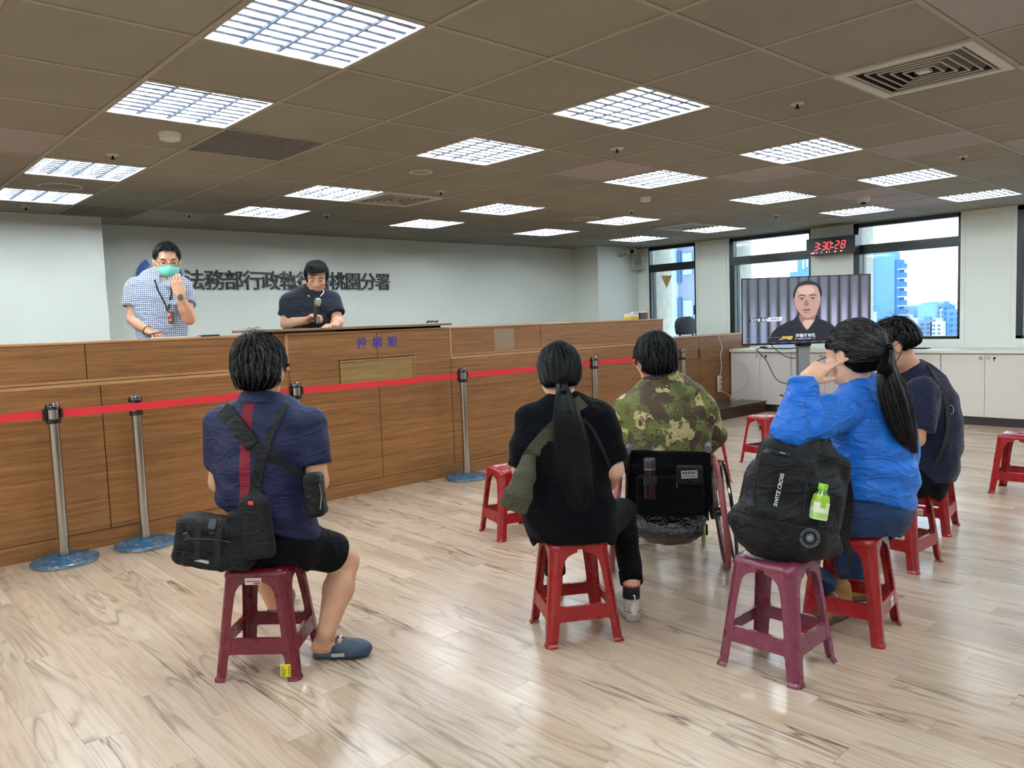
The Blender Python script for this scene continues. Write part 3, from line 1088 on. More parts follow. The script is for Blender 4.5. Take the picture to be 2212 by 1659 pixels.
for q in range(5):
    a = q*2*math.pi/5
    MB().tube([(9.53, 6.72, 0.24), (9.53+0.27*math.cos(a), 6.72+0.27*math.sin(a), 0.21)], [0.022, 0.014], 8).build('leg', BLACK, oc, world=True)
    MB().lathe([(0.004, -0.012), (0.028, -0.012), (0.028, 0.012), (0.004, 0.012)], c=(9.53+0.27*math.cos(a), 6.72+0.27*math.sin(a), 0.180), n=12, M=Matrix.Rotation(math.pi/2, 4, 'X')).build('caster', BLACK, oc, world=True)

# ================================================================ stuff on the counter
b = MB()
b.box(4.815, 5.068, CY+0.024, CY+0.027, 1.086, 1.288)
o = b.build('acrylic_holder', mat('clear acrylic', (205, 190, 165), 0.15, spec=0.6))
M_ACR = o.data.materials[0]
M_ACR.node_tree.nodes['Principled BSDF'].inputs['Alpha'].default_value = 0.22
tag(o, 'clear acrylic notice holder standing on the counter ledge right of the podium', 'sign holder')
pb = MB().box(6.93, 7.075, 5.56, 5.66, 1.3255, 1.395, bev=0.003).build('sticky_note_box', mat('white card', (226, 222, 206), 0.6))
tag(pb, 'small white and yellow card box on the right end of the counter', 'box')
MB().box(6.928, 7.077, 5.558, 5.66, 1.3255, 1.356).build('yellow_band', mat('yellow print', (196, 178, 52), 0.5), pb)
pb = MB().box(7.09, 7.18, 5.55, 5.65, 1.3255, 1.402, bev=0.003).build('ink_pad_box', mat('dark green tin', (34, 40, 32), 0.35, vary=0.3, vscale=40))
tag(pb, 'small dark green and red tin with a red loop, right end of counter', 'box')
MB().box(7.181, 7.235, 5.552, 5.648, 1.3255, 1.398, bev=0.003).build('red_end', mat('dark red print', (120, 36, 38), 0.4), pb)
MB().tube([(7.236, 5.6, 1.398), (7.27, 5.6, 1.402), (7.29, 5.6, 1.375), (7.27, 5.6, 1.352), (7.236, 5.6, 1.352)], 0.003, 6).build('loop', mat('red cord', (150, 40, 42), 0.5), pb)
pb = MB().box(7.25, 7.38, 5.70, 5.82, 1.3255, 1.412, bev=0.004).build('paper_box', mat('white paper box', (225, 216, 212), 0.6))
tag(pb, 'plain white paper box at the very end of the counter', 'box')
ph = MB().box(8.05, 8.33, 6.10, 6.28, 1.0695, 1.100, bev=0.004).build('desk_phone_base', BLACK)
ph2 = empty('desk_telephone', (8.19, 6.19, 1.07), label='black desk telephone behind the counter end, in front of the first window', cat='telephone')
ph.name = 'base'
ph.parent = ph2
ph.data.transform(Matrix.Translation((-8.19, -6.19, -1.07)))
MB().tube([(8.07, 6.14, 1.112), (8.12, 6.14, 1.122), (8.20, 6.14, 1.122), (8.25, 6.14, 1.112)], [0.022, 0.014, 0.014, 0.022], 10).build('handset', BLACK, ph2, world=True)
MB().cyl((8.19, 6.24, 1.09), (8.19, 6.24, 1.135), 0.012).build('aerial', BLACK, ph2, world=True)
b = MB()
for q in range(7):
    b.lathe([(0.002, -0.008), (0.014, -0.004), (0.014, 0.006), (0.002, 0.012)], c=(4.085+q*0.017, 5.52+0.01*math.sin(q*2.1), 1.372+0.008*abs(math.sin(q*1.3))), n=9)
sb = b.build('stamp_carousel', mat('dark rubber stamps', (40, 34, 32), 0.4, vary=0.4, vscale=90))
tag(sb, 'small dark cluster of rubber stamps on the right end of the podium desk', 'stamps')
mp = MB().box(2.15, 2.28, 5.60, 5.68, 1.3255, 1.337, bev=0.003).build('mobile_phone', BLACK)
tag(mp, 'black mobile phone lying on the counter between the two standing men', 'phone')
pp = MB().box(1.88, 2.16, 5.62, 5.84, 1.3255, 1.332).build('paper_sheet', mat('white paper', (236, 236, 236), 0.6))
tag(pp, 'white paper pad on the counter under the masked man\'s hand', 'paper')

# ================================================================ stanchions and belts
M_CHROME = mat('polished stainless pole', (182, 178, 172), 0.17, metal=1.0)
M_GLOSSB = mat('glossy black plastic', (12, 12, 13), 0.18, coat=0.5)
M_BELT = mat('red woven belt', (205, 30, 44), 0.6, bump=0.1, bscale=900)
M_BASE = mat('stainless base', (170, 172, 170), 0.25, metal=1.0)


def film_mat():
    m, n, l, b = newmat('blue protective film')
    t = NT(m)
    P = t.obj()
    a = t.noise(P, 22.0, 4, 0.6, 1.0)
    c = t.ramp(a, [(0.30, lin((26, 84, 130))), (0.46, lin((50, 116, 158))), (0.56, lin((84, 108, 126))), (0.72, lin((150, 172, 184)))])
    l.new(c, b.inputs['Base Color'])
    b.inputs['Roughness'].default_value = 0.25
    b.inputs['Metallic'].default_value = 0.25
    t.bump(t.noise(P, 40.0, 3, 0.6, 2.0), 0.7, 0.006, b.inputs['Normal'])
    return m


M_FILM = film_mat()


def make_post():
    r = empty('stanchion', (0, 0, 0))
    MB().lathe([(0.181, 0.0), (0.183, 0.004), (0.183, 0.018), (0.178, 0.024), (0.04, 0.034), (0.03, 0.036)], n=48).build('base', M_BASE, r)
    b = MB()
    rr = random.Random(3)
    prof = [(0.034, 0.045), (0.036, 0.0385), (0.10, 0.0325), (0.172, 0.0275), (0.1855, 0.019)]
    rings = []
    for k, (rd, z) in enumerate(prof):
        rings.append([(rd*(1+0.012*rr.uniform(-1, 1)*(k > 0))*math.cos(2*math.pi*q/48), rd*(1+0.012*rr.uniform(-1, 1)*(k > 0))*math.sin(2*math.pi*q/48), z+0.0018*rr.uniform(-1, 1)*(0 < k < 4)) for q in range(48)])
    rings.append([(p[0]*1.002, p[1]*1.002, 0.019-0.012*rr.random()**2) for p in rings[-1]])
    b.ring(rings, 0, False, True, False, False)
    b.build('film', M_FILM, r).__setitem__('label', 'crinkled blue protective film')
    MB().lathe([(0.0295, 0.035), (0.0295, 0.86)], n=24).build('pole', M_CHROME, r)
    MB().lathe([(0.031, 0.845), (0.040, 0.847), (0.041, 0.852), (0.041, 0.872), (0.036, 0.875)], n=24).build('lower_collar', M_GLOSSB, r)
    MB().lathe([(0.034, 0.872), (0.034, 0.932)], n=24).build('sleeve', M_CHROME, r)
    MB().lathe([(0.036, 0.930), (0.041, 0.933), (0.041, 0.950), (0.037, 0.962), (0.030, 0.966), (0.001, 0.967)], n=24).build('cap', M_GLOSSB, r)
    MB().lathe([(0.031, 0.9655), (0.029, 0.9690), (0.001, 0.9695)], n=24).build('cap_disc', M_CHROME, r)
    MB().box(-0.056, -0.033, -0.016, 0.016, 0.868, 0.938, bev=0.003).build('belt_clip', M_GLOSSB, r)
    MB().box(0.033, 0.050, -0.016, 0.016, 0.876, 0.934, bev=0.003).build('belt_clip', M_GLOSSB, r)
    return r


PX = [1.108, 1.575, 2.681, 4.250, 5.965, 7.490]
PLAB = ['leftmost chrome barrier post with blue film on its base', 'second chrome barrier post from the left, the belt passing in front of it',
        'chrome barrier post partly hidden behind the man with the crossed straps', 'chrome barrier post standing clear in front of the podium right side',
        'chrome barrier post between the ponytail woman and the camouflage shirt', 'farthest chrome barrier post, right of the camouflage shirt']
pp0 = make_post()
for k, x in enumerate(PX):
    o = pp0 if k == 0 else copy_tree(pp0)
    o.location = (x, 5.27, 0)
    tag(o, PLAB[k], 'barrier post', 'chrome belt barrier posts')
    if k == 1:
        o.location = (x, 5.275, 0)
        for c in o.children:
            if c.name.startswith('belt_clip'):
                c.rotation_euler = (0, 0, math.pi/2)


def belt(pts, lb):
    b = MB()
    n = len(pts)
    for k in range(n):
        x, y, z = pts[k]
    v, f = [], []
    for x, y, z in pts:
        v += [(x, y-0.0008, z-0.0235), (x, y-0.0008, z+0.0235), (x, y+0.0008, z-0.0235), (x, y+0.0008, z+0.0235)]
    for k in range(n-1):
        q = k*4
        f += [(q, q+4, q+5, q+1), (q+2, q+3, q+7, q+6), (q+1, q+5, q+7, q+3), (q, q+2, q+6, q+4)]
    f += [(0, 1, 3, 2), (q+4, q+6, q+7, q+5)]
    b.add(v, f)
    return tag(b.build('barrier_belt', M_BELT), lb, 'belt', 'red barrier belts')


zc = 0.906
belt([(-1.2, 5.27, zc), (0.0, 5.27, zc-0.004), (PX[0]-0.056, 5.27, zc)], 'red barrier belt leaving the picture at the left edge')
belt([(PX[0]+0.050, 5.268, zc), (PX[1]-0.25, 5.222, zc), (PX[1]-0.05, 5.212, zc), (PX[1]+0.06, 5.212, zc), (PX[1]+0.3, 5.222, zc), (PX[2]-0.056, 5.268, zc)], 'red barrier belt from the leftmost post, behind the man with crossed straps')
for a, b_, lb in ((2, 3, 'red barrier belt in front of the podium'), (3, 4, 'red barrier belt behind the ponytail woman'), (4, 5, 'red barrier belt behind the camouflage shirt')):
    belt([(PX[a]+0.050, 5.27, zc), ((PX[a]+PX[b_])/2, 5.27, zc-0.006), (PX[b_]-0.056, 5.27, zc)], lb)

# ================================================================ plastic stools
def plastic(name, rgb, worn=True):
    m, n, l, b = newmat(name)
    t = NT(m)
    P = t.obj()
    a = t.noise(P, 14.0, 4, 0.6)
    c0 = lin(rgb)
    c = t.mix(t.ramp(a, [(0.5, (0,)*3), (0.9, (0.07,)*3)]), c0, tuple(min(1, v*1.25+0.02) for v in c0))
    l.new(c, b.inputs['Base Color'])
    l.new(t.ramp(a, [(0.3, (0.26,)*3), (0.7, (0.29,)*3)]), b.inputs['Roughness'])
    b.inputs['Specular IOR Level'].default_value = 0.5
    b.inputs['Subsurface Weight'].default_value = 0.0
    return m


M_REDP = plastic('red stool plastic', (138, 14, 20))
M_WINE = plastic('wine red stool plastic', (98, 14, 34))
M_MAG = plastic('faded magenta stool plastic', (112, 44, 66))
SH = 0.432


def hw_at(z):
    return 0.166-0.040*(z/0.40)


def make_stool(m):
    r = empty('plastic_stool', (0, 0, 0))
    zs = [0.0, 0.008, 0.016, 0.092, 0.100, 0.108, 0.160, 0.168, 0.178, 0.25, 0.32, 0.345, 0.362, 0.373, 0.381, 0.386, 0.402]
    fw = [0.047, 0.046, 0.044, 0.046, 0.048, 0.056, 0.056, 0.048, 0.0465, 0.048, 0.052, 0.056, 0.064, 0.075, 0.092, 0.112, 0.112]
    for q in range(4):
        rings = []
        for z, f in zip(zs, fw):
            w = hw_at(z)+(0.006 if z < 0.004 else (0.004 if z < 0.01 else 0))
            c = 0.016+0.016*(z/0.40)
            f = min(f, w-0.002)
            th = 0.004
            o = [(w-f, w), (w-c, w), (w-c*0.25, w-c*0.25), (w, w-c), (w, w-f)]
            o[2] = (w-c*0.42, w-c*0.42)
            i = [(w-th, w-f), (w-th, w-c-th*0.5), (w-c*0.5-th, w-c*0.5-th), (w-c-th*0.5, w-th), (w-f, w-th)]
            rings.append([(x, y, z) for x, y in o+i])
        lg = MB()
        lg.ring(rings, 0, False, True, True, True)
        M_ = Matrix.Rotation(q*math.pi/2, 4, 'Z')
        lg.v = [tuple(M_ @ Vector(p)) for p in lg.v]
        lg.build('leg', m, r)
        s_ = MB()
        w0, w1 = hw_at(0.104), hw_at(0.163)
        s_.add([(-w0+0.045, w0-0.001, 0.104), (w0-0.045, w0-0.001, 0.104), (w1-0.045, w1-0.001, 0.163), (-w1+0.045, w1-0.001, 0.163),
                (-w0+0.045, w0-0.006, 0.104), (w0-0.045, w0-0.006, 0.104), (w1-0.045, w1-0.006, 0.163), (-w1+0.045, w1-0.006, 0.163)],
               [(0, 1, 2, 3), (7, 6, 5, 4), (0, 4, 5, 1), (2, 6, 7, 3)])
        s_.box(-w1+0.05, w1-0.05, w1-0.018, w1-0.001, 0.160, 0.164)
        s_.v = [tuple(M_ @ Vector(p)) for p in s_.v]
        s_.build('stretcher', m, r)
    st = MB()

    def sq(w, c, z, n=5):
        out = []
        for q in range(4):
            for k in range(n+1):
                a = math.pi/2*k/n
                x, y = w-c+c*math.sin(a), w-c+c*math.cos(a)
                M_ = (x, y)
                for _ in range(q):
                    M_ = (M_[1], -M_[0])
                out.append((M_[0], M_[1], z))
        return out
    st.ring([sq(0.1265, 0.03, 0.398), sq(0.1275, 0.032, 0.404), sq(0.126, 0.034, 0.414), sq(0.122, 0.040, 0.424), sq(0.115, 0.05, 0.430), sq(0.108, 0.06, 0.432), sq(0.102, 0.065, 0.4315),
             sq(0.095, 0.065, 0.4275), sq(0.05, 0.045, 0.4265), sq(0.026, 0.025, 0.4262), sq(0.022, 0.021, 0.415)], 0, True, True, False, False)
    st.build('seat', m, r)
    return r


stools = [  # x, y, angle, material, label
    (1.335, 2.975, math.radians(-45), 'W', 'wine red plastic stool under the man with crossed bag straps'),
    (2.42, 2.29, math.radians(-31), 'R', 'dark red plastic stool under the woman with the long ponytail'),
    (2.72, 1.50, math.radians(2), 'M', 'faded magenta plastic stool carrying the black backpack'),
    (3.24, 1.443, math.radians(9), 'R', 'dark red plastic stool under the woman in the blue jacket'),
    (4.275, 1.65, math.radians(-3), 'R', 'dark red plastic stool under the man in the navy T-shirt'),
    (5.05, 1.79, math.radians(9), 'R', 'empty dark red stool just behind the navy T-shirt man\'s stool'),
    (3.32, 3.67, math.radians(-17), 'R', 'empty bright red stool left of the ponytail woman'),
    (6.42, 1.63, math.radians(2), 'R', 'empty red stool alone at the right edge of the picture'),
    (5.40, 3.62, math.radians(-20), 'R', 'red stool mostly hidden behind the wheelchair'),
    (6.40, 3.62, math.radians(-14), 'R', 'red stool in front of the television, left of the blue jacket'),
    (7.50, 2.62, math.radians(5), 'R', 'red stool almost wholly hidden behind the navy T-shirt man'),
]
sp0 = {}
for x, y, a, k, lb in stools:
    m = {'W': M_WINE, 'R': M_REDP, 'M': M_MAG}[k]
    if k in sp0:
        o = copy_tree(sp0[k])
    else:
        o = sp0[k] = make_stool(m)
    o.location = (x, y, 0)
    o.rotation_euler = (0, 0, a)
    tag(o, lb, 'stool', 'plastic stools')
    stools[stools.index((x, y, a, k, lb))] = (x, y, a, k, lb, o)
# printed stickers on stools
M_STK = mat('white sticker', (222, 216, 210), 0.5)
M_YEL = mat('yellow warning sticker', (222, 214, 48), 0.45)
M_REDS = mat('red print', (196, 40, 36), 0.5)
so = stools[0][5]


def sticker(parent, name, x0, x1, z0, z1, side, m, proud=0.0008, lines=(), lm=None, q=0):
    """flat label on the outer face of side 'side' (0..3), x along the face"""
    M_ = Matrix.Rotation(side*math.pi/2, 4, 'Z')
    a, b_ = hw_at(z0)+proud, hw_at(z1)+proud
    mb = MB()
    v = [(x0, -a, z0), (x1, -a, z0), (x1, -b_, z1), (x0, -b_, z1), (x0, -a+0.0006, z0), (x1, -a+0.0006, z0), (x1, -b_+0.0006, z1), (x0, -b_+0.0006, z1)]
    mb.add([tuple(M_ @ Vector(p)) for p in v], [(0, 1, 2, 3), (7, 6, 5, 4), (0, 4, 5, 1), (1, 5, 6, 2), (2, 6, 7, 3), (3, 7, 4, 0)])
    o = mb.build(name, m, parent)
    if lines:
        lb = MB()
        for (u0, u1, w0, w1) in lines:
            za, zb = z0+(z1-z0)*w0, z0+(z1-z0)*w1
            a, b_ = hw_at(za)+proud+0.0004, hw_at(zb)+proud+0.0004
            xa, xb = x0+(x1-x0)*u0, x0+(x1-x0)*u1
            v = [(xa, -a, za), (xb, -a, za), (xb, -b_, zb), (xa, -b_, zb)]
            lb.add([tuple(M_ @ Vector(p)) for p in v], [(0, 1, 2, 3)])
        lb.build('print', lm, o)
    return o


RL = random.Random(5)
tl_ = [(0.08, 0.3+0.3*RL.random(), 0.06+q*0.105, 0.06+q*0.105+0.04) for q in range(8)]+[(0.78, 0.92, 0.12+q*0.2, 0.22+q*0.2) for q in range(4)]
def st_fix():
    S0 = stools[0][5]
    # bar code label on the skirt and yellow warning label on the near leg of the front left stool
    M_ = None


# the stool's side index that faces the viewer is found from its angle
def facing_side(a, x, y, want=(0, 0)):
    best = []
    for s in range(4):
        th = a+s*math.pi/2
        nrm = np.array([math.sin(th), -math.cos(th)])
        best.append((float(nrm@np.array([-x, -y])/math.hypot(x, y)), s))
    best.sort(reverse=True)
    return [s for _, s in best]


x, y, a, k, lb, o = stools[0]
fs = facing_side(a, x, y)[0]
sticker(o, 'yellow_label', 0.096, 0.136, 0.018, 0.066, fs, M_YEL, lines=tl_, lm=M_INK)
sticker(o, 'bar_code_label', -0.035, 0.030, 0.374, 0.400, fs, M_STK, proud=0.003, lines=[(0.05, 0.95, 0.42, 0.58), (0.55, 0.95, 0.08, 0.34)], lm=M_REDS)
x, y, a, k, lb, o = stools[6]
s_ = facing_side(a, x, y)[0]
sticker(o, 'bar_code_label', 0.0, 0.10, 0.112, 0.150, s_, M_STK, lines=[(0.0, 0.18, 0.0, 1.0)], lm=M_REDS)
x, y, a, k, lb, o = stools[3]
s_ = facing_side(a, x, y)[1]
sticker(o, 'white_label', 0.02, 0.07, 0.112, 0.150, s_, M_STK, lines=[(0.1, 0.9, 0.2, 0.3), (0.1, 0.9, 0.5, 0.6)], lm=M_INK)
x, y, a, k, lb, o = stools[5]
s_ = facing_side(a, x, y)[0]
sticker(o, 'white_label', -0.03, 0.02, 0.112, 0.150, s_, M_STK, lines=[(0.1, 0.9, 0.2, 0.3), (0.1, 0.9, 0.5, 0.6)], lm=M_INK)

# ================================================================ television on its stand
TVC = np.array([8.234, 4.16, 1.363])
rgt = np.array([CR[0], CR[1], 0])
rgt /= np.linalg.norm(rgt)
th = math.radians(-4.0)
rgt = np.array([rgt[0]*math.cos(th)-rgt[1]*math.sin(th), rgt[0]*math.sin(th)+rgt[1]*math.cos(th), 0])
TVM = frame(TVC, rgt, (0, 0, 1))       # x right, y up, z towards the viewer
tv = empty('television', (TVC[0], TVC[1], TVC[2]), label='large flat television showing a man in a dark shirt before grey curtains', cat='television')
TW, TH = 1.385, 0.742
M_BEZ = mat('black bezel', (10, 10, 12), 0.25)
MB().box(-TW/2, TW/2, -TH/2, TH/2, -0.035, 0.0, bev=0.004, M=TVM).build('casing', M_BEZ, tv, world=True)
MB().box(-0.35, 0.35, -0.28, 0.18, -0.07, -0.035, M=TVM).build('back_box', M_BEZ, tv, world=True)
MB().box(-0.05, 0.05, -0.40, -TH/2+0.01, -0.06, -0.03, M=TVM).build('sensor_bar', M_BEZ, tv, world=True)


def emis(name, rgb, s=0.9):
    m, n, l, b = newmat(name)
    b.inputs['Base Color'].default_value = (0.01, 0.01, 0.01, 1)
    b.inputs['Roughness'].default_value = 0.3
    b.inputs['Emission Color'].default_value = lin(rgb)+(1,)
    b.inputs['Emission Strength'].default_value = s
    return m


def curtain_mat():
    m, n, l, b = newmat('screen curtain picture')
    t = NT(m)
    tcn = n.new('ShaderNodeTexCoord')
    u, v, w = t.sep(tcn.outputs['UV'])
    s = t.math('SINE', t.math('ADD', t.math('MULTIPLY', u, 79.0), 1.2))
    s = t.math('ADD', t.math('MULTIPLY', s, 0.5), 0.5)
    low = t.ramp(v, [(0.35, (1,)*3), (0.72, (0.25,)*3), (1.0, (0.12,)*3)])
    side = t.ramp(t.math('ABSOLUTE', t.math('SUBTRACT', u, 0.62)), [(0.0, (0.9,)*3), (0.6, (0.6,)*3)])
    hi = t.mix(t.ramp(u, [(0.1, (0,)*3), (0.8, (1,)*3)]), lin((168, 186, 220)), lin((206, 198, 240)))
    lo = t.mix(0.5, lin((58, 66, 78)), lin((112, 118, 130)))
    stripe = t.ramp(s, [(0.10, (0.0,)*3), (0.45, (0.28,)*3), (0.62, (0.95,)*3), (0.9, (1,)*3)])
    c = t.mix(t.math('MULTIPLY', stripe, t.math('MULTIPLY', low, side)), lo, hi)
    dk = t.ramp(s, [(0.0, (1,)*3), (0.10, (0,)*3)])
    c = t.mix(dk, c, lin((20, 26, 34)))
    b.inputs['Base Color'].default_value = (0.01, 0.01, 0.01, 1)
    b.inputs['Roughness'].default_value = 0.3
    l.new(c, b.inputs['Emission Color'])
    b.inputs['Emission Strength'].default_value = 0.9
    return m


PWD, PHT = TW-0.016, TH-0.030


def scr(u, v, layer):
    """point on the picture: u 0..1 from the left, v 0..1 from the bottom"""
    return tuple(TVM @ Vector(((u-0.5)*PWD, (v-0.5)*PHT+0.006, 0.0006+0.0006*layer)))


sc_ = MB()
sc_.add([scr(0, 0, 0), scr(1, 0, 0), scr(1, 1, 0), scr(0, 1, 0)], [(0, 1, 2, 3)])
scr_o = sc_.build('screen', curtain_mat(), tv, world=True)
uvl = scr_o.data.uv_layers.new(name='UVMap')
for i_, uv in enumerate(((0, 0), (1, 0), (1, 1), (0, 1))):
    uvl.data[i_].uv = uv


def poly(pts, layer, m, name='screen_picture', smoothn=0):
    P = [tuple(p) for p in pts]
    for _ in range(smoothn):
        Q = []
        for i_ in range(len(P)):
            a_, b2 = P[i_], P[(i_+1) % len(P)]
            Q += [(a_[0]*0.75+b2[0]*0.25, a_[1]*0.75+b2[1]*0.25), (a_[0]*0.25+b2[0]*0.75, a_[1]*0.25+b2[1]*0.75)]
        P = Q
    mb = MB().add([scr(u_, v_, layer) for u_, v_ in P], [tuple(range(len(P)))])
    o_ = mb.build(name, m, scr_o, world=True)
    return o_


E_SKIN = emis('picture skin', (206, 160, 150))
E_SKIN2 = emis('picture skin shade', (168, 118, 110))
E_SKINL = emis('picture skin light', (226, 188, 178))
E_HAIR = emis('picture hair', (22, 20, 26))
E_SHIRT = emis('picture shirt', (14, 18, 36))
E_SHIRT2 = emis('picture collar', (22, 26, 40))
E_WHITE = emis('picture white', (236, 238, 244))
E_NAVY = emis('picture navy', (18, 24, 54))
E_GOLD = emis('picture gold', (222, 182, 70))
E_BLUEL = emis('picture blue line', (120, 130, 210))
E_EYE = emis('picture eye', (38, 26, 28))
E_LIP = emis('picture lip', (164, 92, 92))


def PS(x, y):
    """crop coordinates of the picture (0..1900, 0..980) to u, v"""
    return (x/1900.0, 1-y/985.0)


def pp_(l_):
    return [PS(x-163, y-130) for x, y in l_]


poly(pp_([(540, 1110), (600, 960), (680, 880), (830, 800), (925, 770), (985, 690), (1030, 800), (1130, 950), (1235, 800), (1265, 695), (1320, 770), (1420, 810), (1500, 860), (1600, 960), (1640, 1110)]), 1, E_SHIRT)
poly(pp_([(1000, 690), (1250, 690), (1250, 760), (1130, 945), (1020, 800)]), 2, E_SKIN2, smoothn=1)
poly(pp_([(1035, 790), (1240, 770), (1200, 850), (1125, 945)]), 3, E_SKINL, smoothn=1)
poly(pp_([(985, 690), (940, 770), (1010, 900), (1090, 980), (1125, 950), (1030, 800)]), 4, E_SHIRT2)
poly(pp_([(1262, 695), (1310, 770), (1250, 900), (1180, 980), (1130, 950), (1235, 800)]), 4, E_SHIRT2)
poly(pp_([(918, 430), (930, 330), (975, 250), (1050, 195), (1150, 182), (1250, 205), (1320, 260), (1350, 340), (1352, 430), (1320, 440), (1130, 330), (940, 450)]), 3, E_HAIR, smoothn=2)
poly(pp_([(925, 440), (925, 520), (945, 560), (965, 560), (960, 440)]), 3, E_SKIN2, smoothn=1)
poly(pp_([(955, 380), (985, 290), (1040, 255), (1150, 240), (1270, 262), (1305, 330), (1330, 440), (1322, 540), (1290, 640), (1240, 710), (1170, 752), (1110, 748), (1040, 700), (980, 620), (945, 520), (945, 440)]), 4, E_SKIN, smoothn=2)
poly(pp_([(1000, 300), (1120, 262), (1230, 285), (1250, 370), (1120, 400), (1010, 370)]), 5, E_SKINL, smoothn=2)
poly(pp_([(1075, 560), (1095, 480), (1115, 470), (1135, 480), (1165, 555), (1120, 575)]), 5, E_SKIN2, smoothn=1)
for cx in (1050, 1215):
    poly(pp_([(cx-55, 412), (cx, 392), (cx+55, 408), (cx+55, 420), (cx, 408), (cx-55, 424)]), 6, E_EYE)
    poly(pp_([(cx-36, 458), (cx, 444), (cx+36, 456), (cx, 470)]), 6, E_EYE, smoothn=1)
    poly(pp_([(cx-60, 440), (cx+60, 436), (cx+60, 441), (cx-60, 445)]), 7, E_HAIR)
    poly(pp_([(cx-50, 492), (cx+50, 490), (cx+50, 494), (cx-50, 496)]), 7, E_SKIN2)
poly(pp_([(1055, 622), (1110, 608), (1180, 618), (1190, 630), (1120, 645), (1060, 636)]), 6, E_LIP, smoothn=1)
poly(pp_([(1070, 628), (1180, 624), (1178, 630), (1072, 634)]), 7, E_EYE)
poly(pp_([(1060, 655), (1120, 662), (1190, 652), (1150, 676), (1090, 676)]), 5, E_SKIN2, smoothn=1)
poly(pp_([(270, 725), (545, 722), (525, 785), (252, 788)]), 2, E_NAVY)
poly(pp_([(548, 722), (765, 718), (745, 782), (528, 785)]), 2, E_WHITE)
poly(pp_([(180, 1034), (750, 1028), (750, 1033), (180, 1040)]), 5, E_BLUEL)
poly(pp_([(750, 1018), (915, 1016), (905, 1056), (750, 1058)]), 6, E_GOLD)
for x0_, w_ in ((710, 46), (835, 60), (945, 22), (990, 200), (1220, 24)):
    poly(pp_([(x0_, 1058), (x0_+w_, 1056), (x0_+w_, 1066), (x0_, 1068)]), 7, E_WHITE)
poly(pp_([(1060, 1045), (1095, 1036), (1125, 1045), (1120, 1070), (1092, 1082), (1065, 1070)]), 8, emis('picture badge', (60, 110, 220)), smoothn=1)


def scr_text(body, x, y, size, m, layer):
    u_, v_ = PS(x-163, y-130)
    o_ = scr(u_, v_, layer)
    return text_mesh('screen_text', body, size, m, frame(o_, TVM.col[0][:3], TVM.col[1][:3]), scr_o, offset=0.0008, res=2)


scr_text('警政署 署長', 282, 776, 0.036, E_WHITE, 4)
for q_ in range(3):     # the name panel is too blurred to read: soft grey strokes only
    x_ = 585+q_*44
    for a_, b2_, c_, d2_ in ((0, 0, 30, 5), (2, 12, 28, 5), (0, 24, 32, 5), (12, 0, 5, 34)):
        poly(pp_([(x_+a_, 734+b2_), (x_+a_+c_, 734+b2_), (x_+a_+c_, 734+b2_+d2_), (x_+a_, 734+b2_+d2_)]), 4, E_SKIN2 if False else E_SHIRT2)
scr_text('詐騙不來亂', 955, 1034, 0.043, E_WHITE, 9)

stn = empty('television_stand', (TVC[0], TVC[1], 0), label='grey column stand with a small shelf carrying the television', cat='stand')
M_GREYM = mat('grey aluminium column', (150, 152, 154), 0.35, metal=0.6)
FM = frame((TVC[0], TVC[1], 0), rgt, (0, 0, 1))
MB().box(-0.062, 0.062, 0.03, 0.99, -0.17, -0.07, bev=0.006, M=FM).build('column', M_GREYM, stn, world=True)
MB().box(-0.075, 0.075, 0.965, 1.06, -0.175, -0.066, bev=0.004, M=FM).build('bracket', M_BEZ, stn, world=True)
MB().box(-0.25, 0.25, 0.405, 0.425, -0.16, 0.26, bev=0.004, M=FM).build('shelf', M_BEZ, stn, world=True)
MB().box(-0.45, 0.45, 0.05, 0.09, -0.19, -0.05, bev=0.01, M=FM).build('base_bar', M_GREYM, stn, world=True)
for sx in (-0.42, 0.42):
    MB().box(sx-0.03, sx+0.03, 0.05, 0.09, -0.38, 0.30, bev=0.01, M=FM).build('base_arm', M_GREYM, stn, world=True)
    for z_ in (-0.34, 0.26):
        b = MB()
        b.lathe([(0.004, -0.014), (0.026, -0.014), (0.026, 0.014), (0.004, 0.014)], n=14, M=Matrix.Rotation(math.pi/2, 4, 'Y'))
        b.v = [tuple(FM @ Vector((x+sx, y+0.026, z+z_))) for x, y, z in b.v]
        b.build('caster', M_BEZ, stn, world=True)
b = MB()
rings = []
for s_, hw, hh in ((-0.20, 0.02, 0.02), (-0.18, 0.10, 0.045), (-0.10, 0.15, 0.06), (0.02, 0.16, 0.065), (0.14, 0.15, 0.06), (0.22, 0.10, 0.045), (0.24, 0.02, 0.02)):
    rings.append([tuple(FM @ Vector((s_, 0.34+hh*math.sin(2*math.pi*q/16), 0.10+hw*math.cos(2*math.pi*q/16)))) for q in range(16)])
b.ring(rings, 0, True)
MB().box(-0.30, 0.30, 0.255, 0.275, -0.15, 0.28, bev=0.004, M=FM).build('lower_shelf', M_BEZ, stn, world=True)
cu_ = b.build('grey_bag', mat('grey cloth bag', (120, 124, 126), 0.8, vary=0.2, vscale=10, bump=0.3, bscale=40))
tag(cu_, 'grey cloth bag lying on the lower shelf of the television stand', 'bag')
cu_.location = (0, 0, 0)

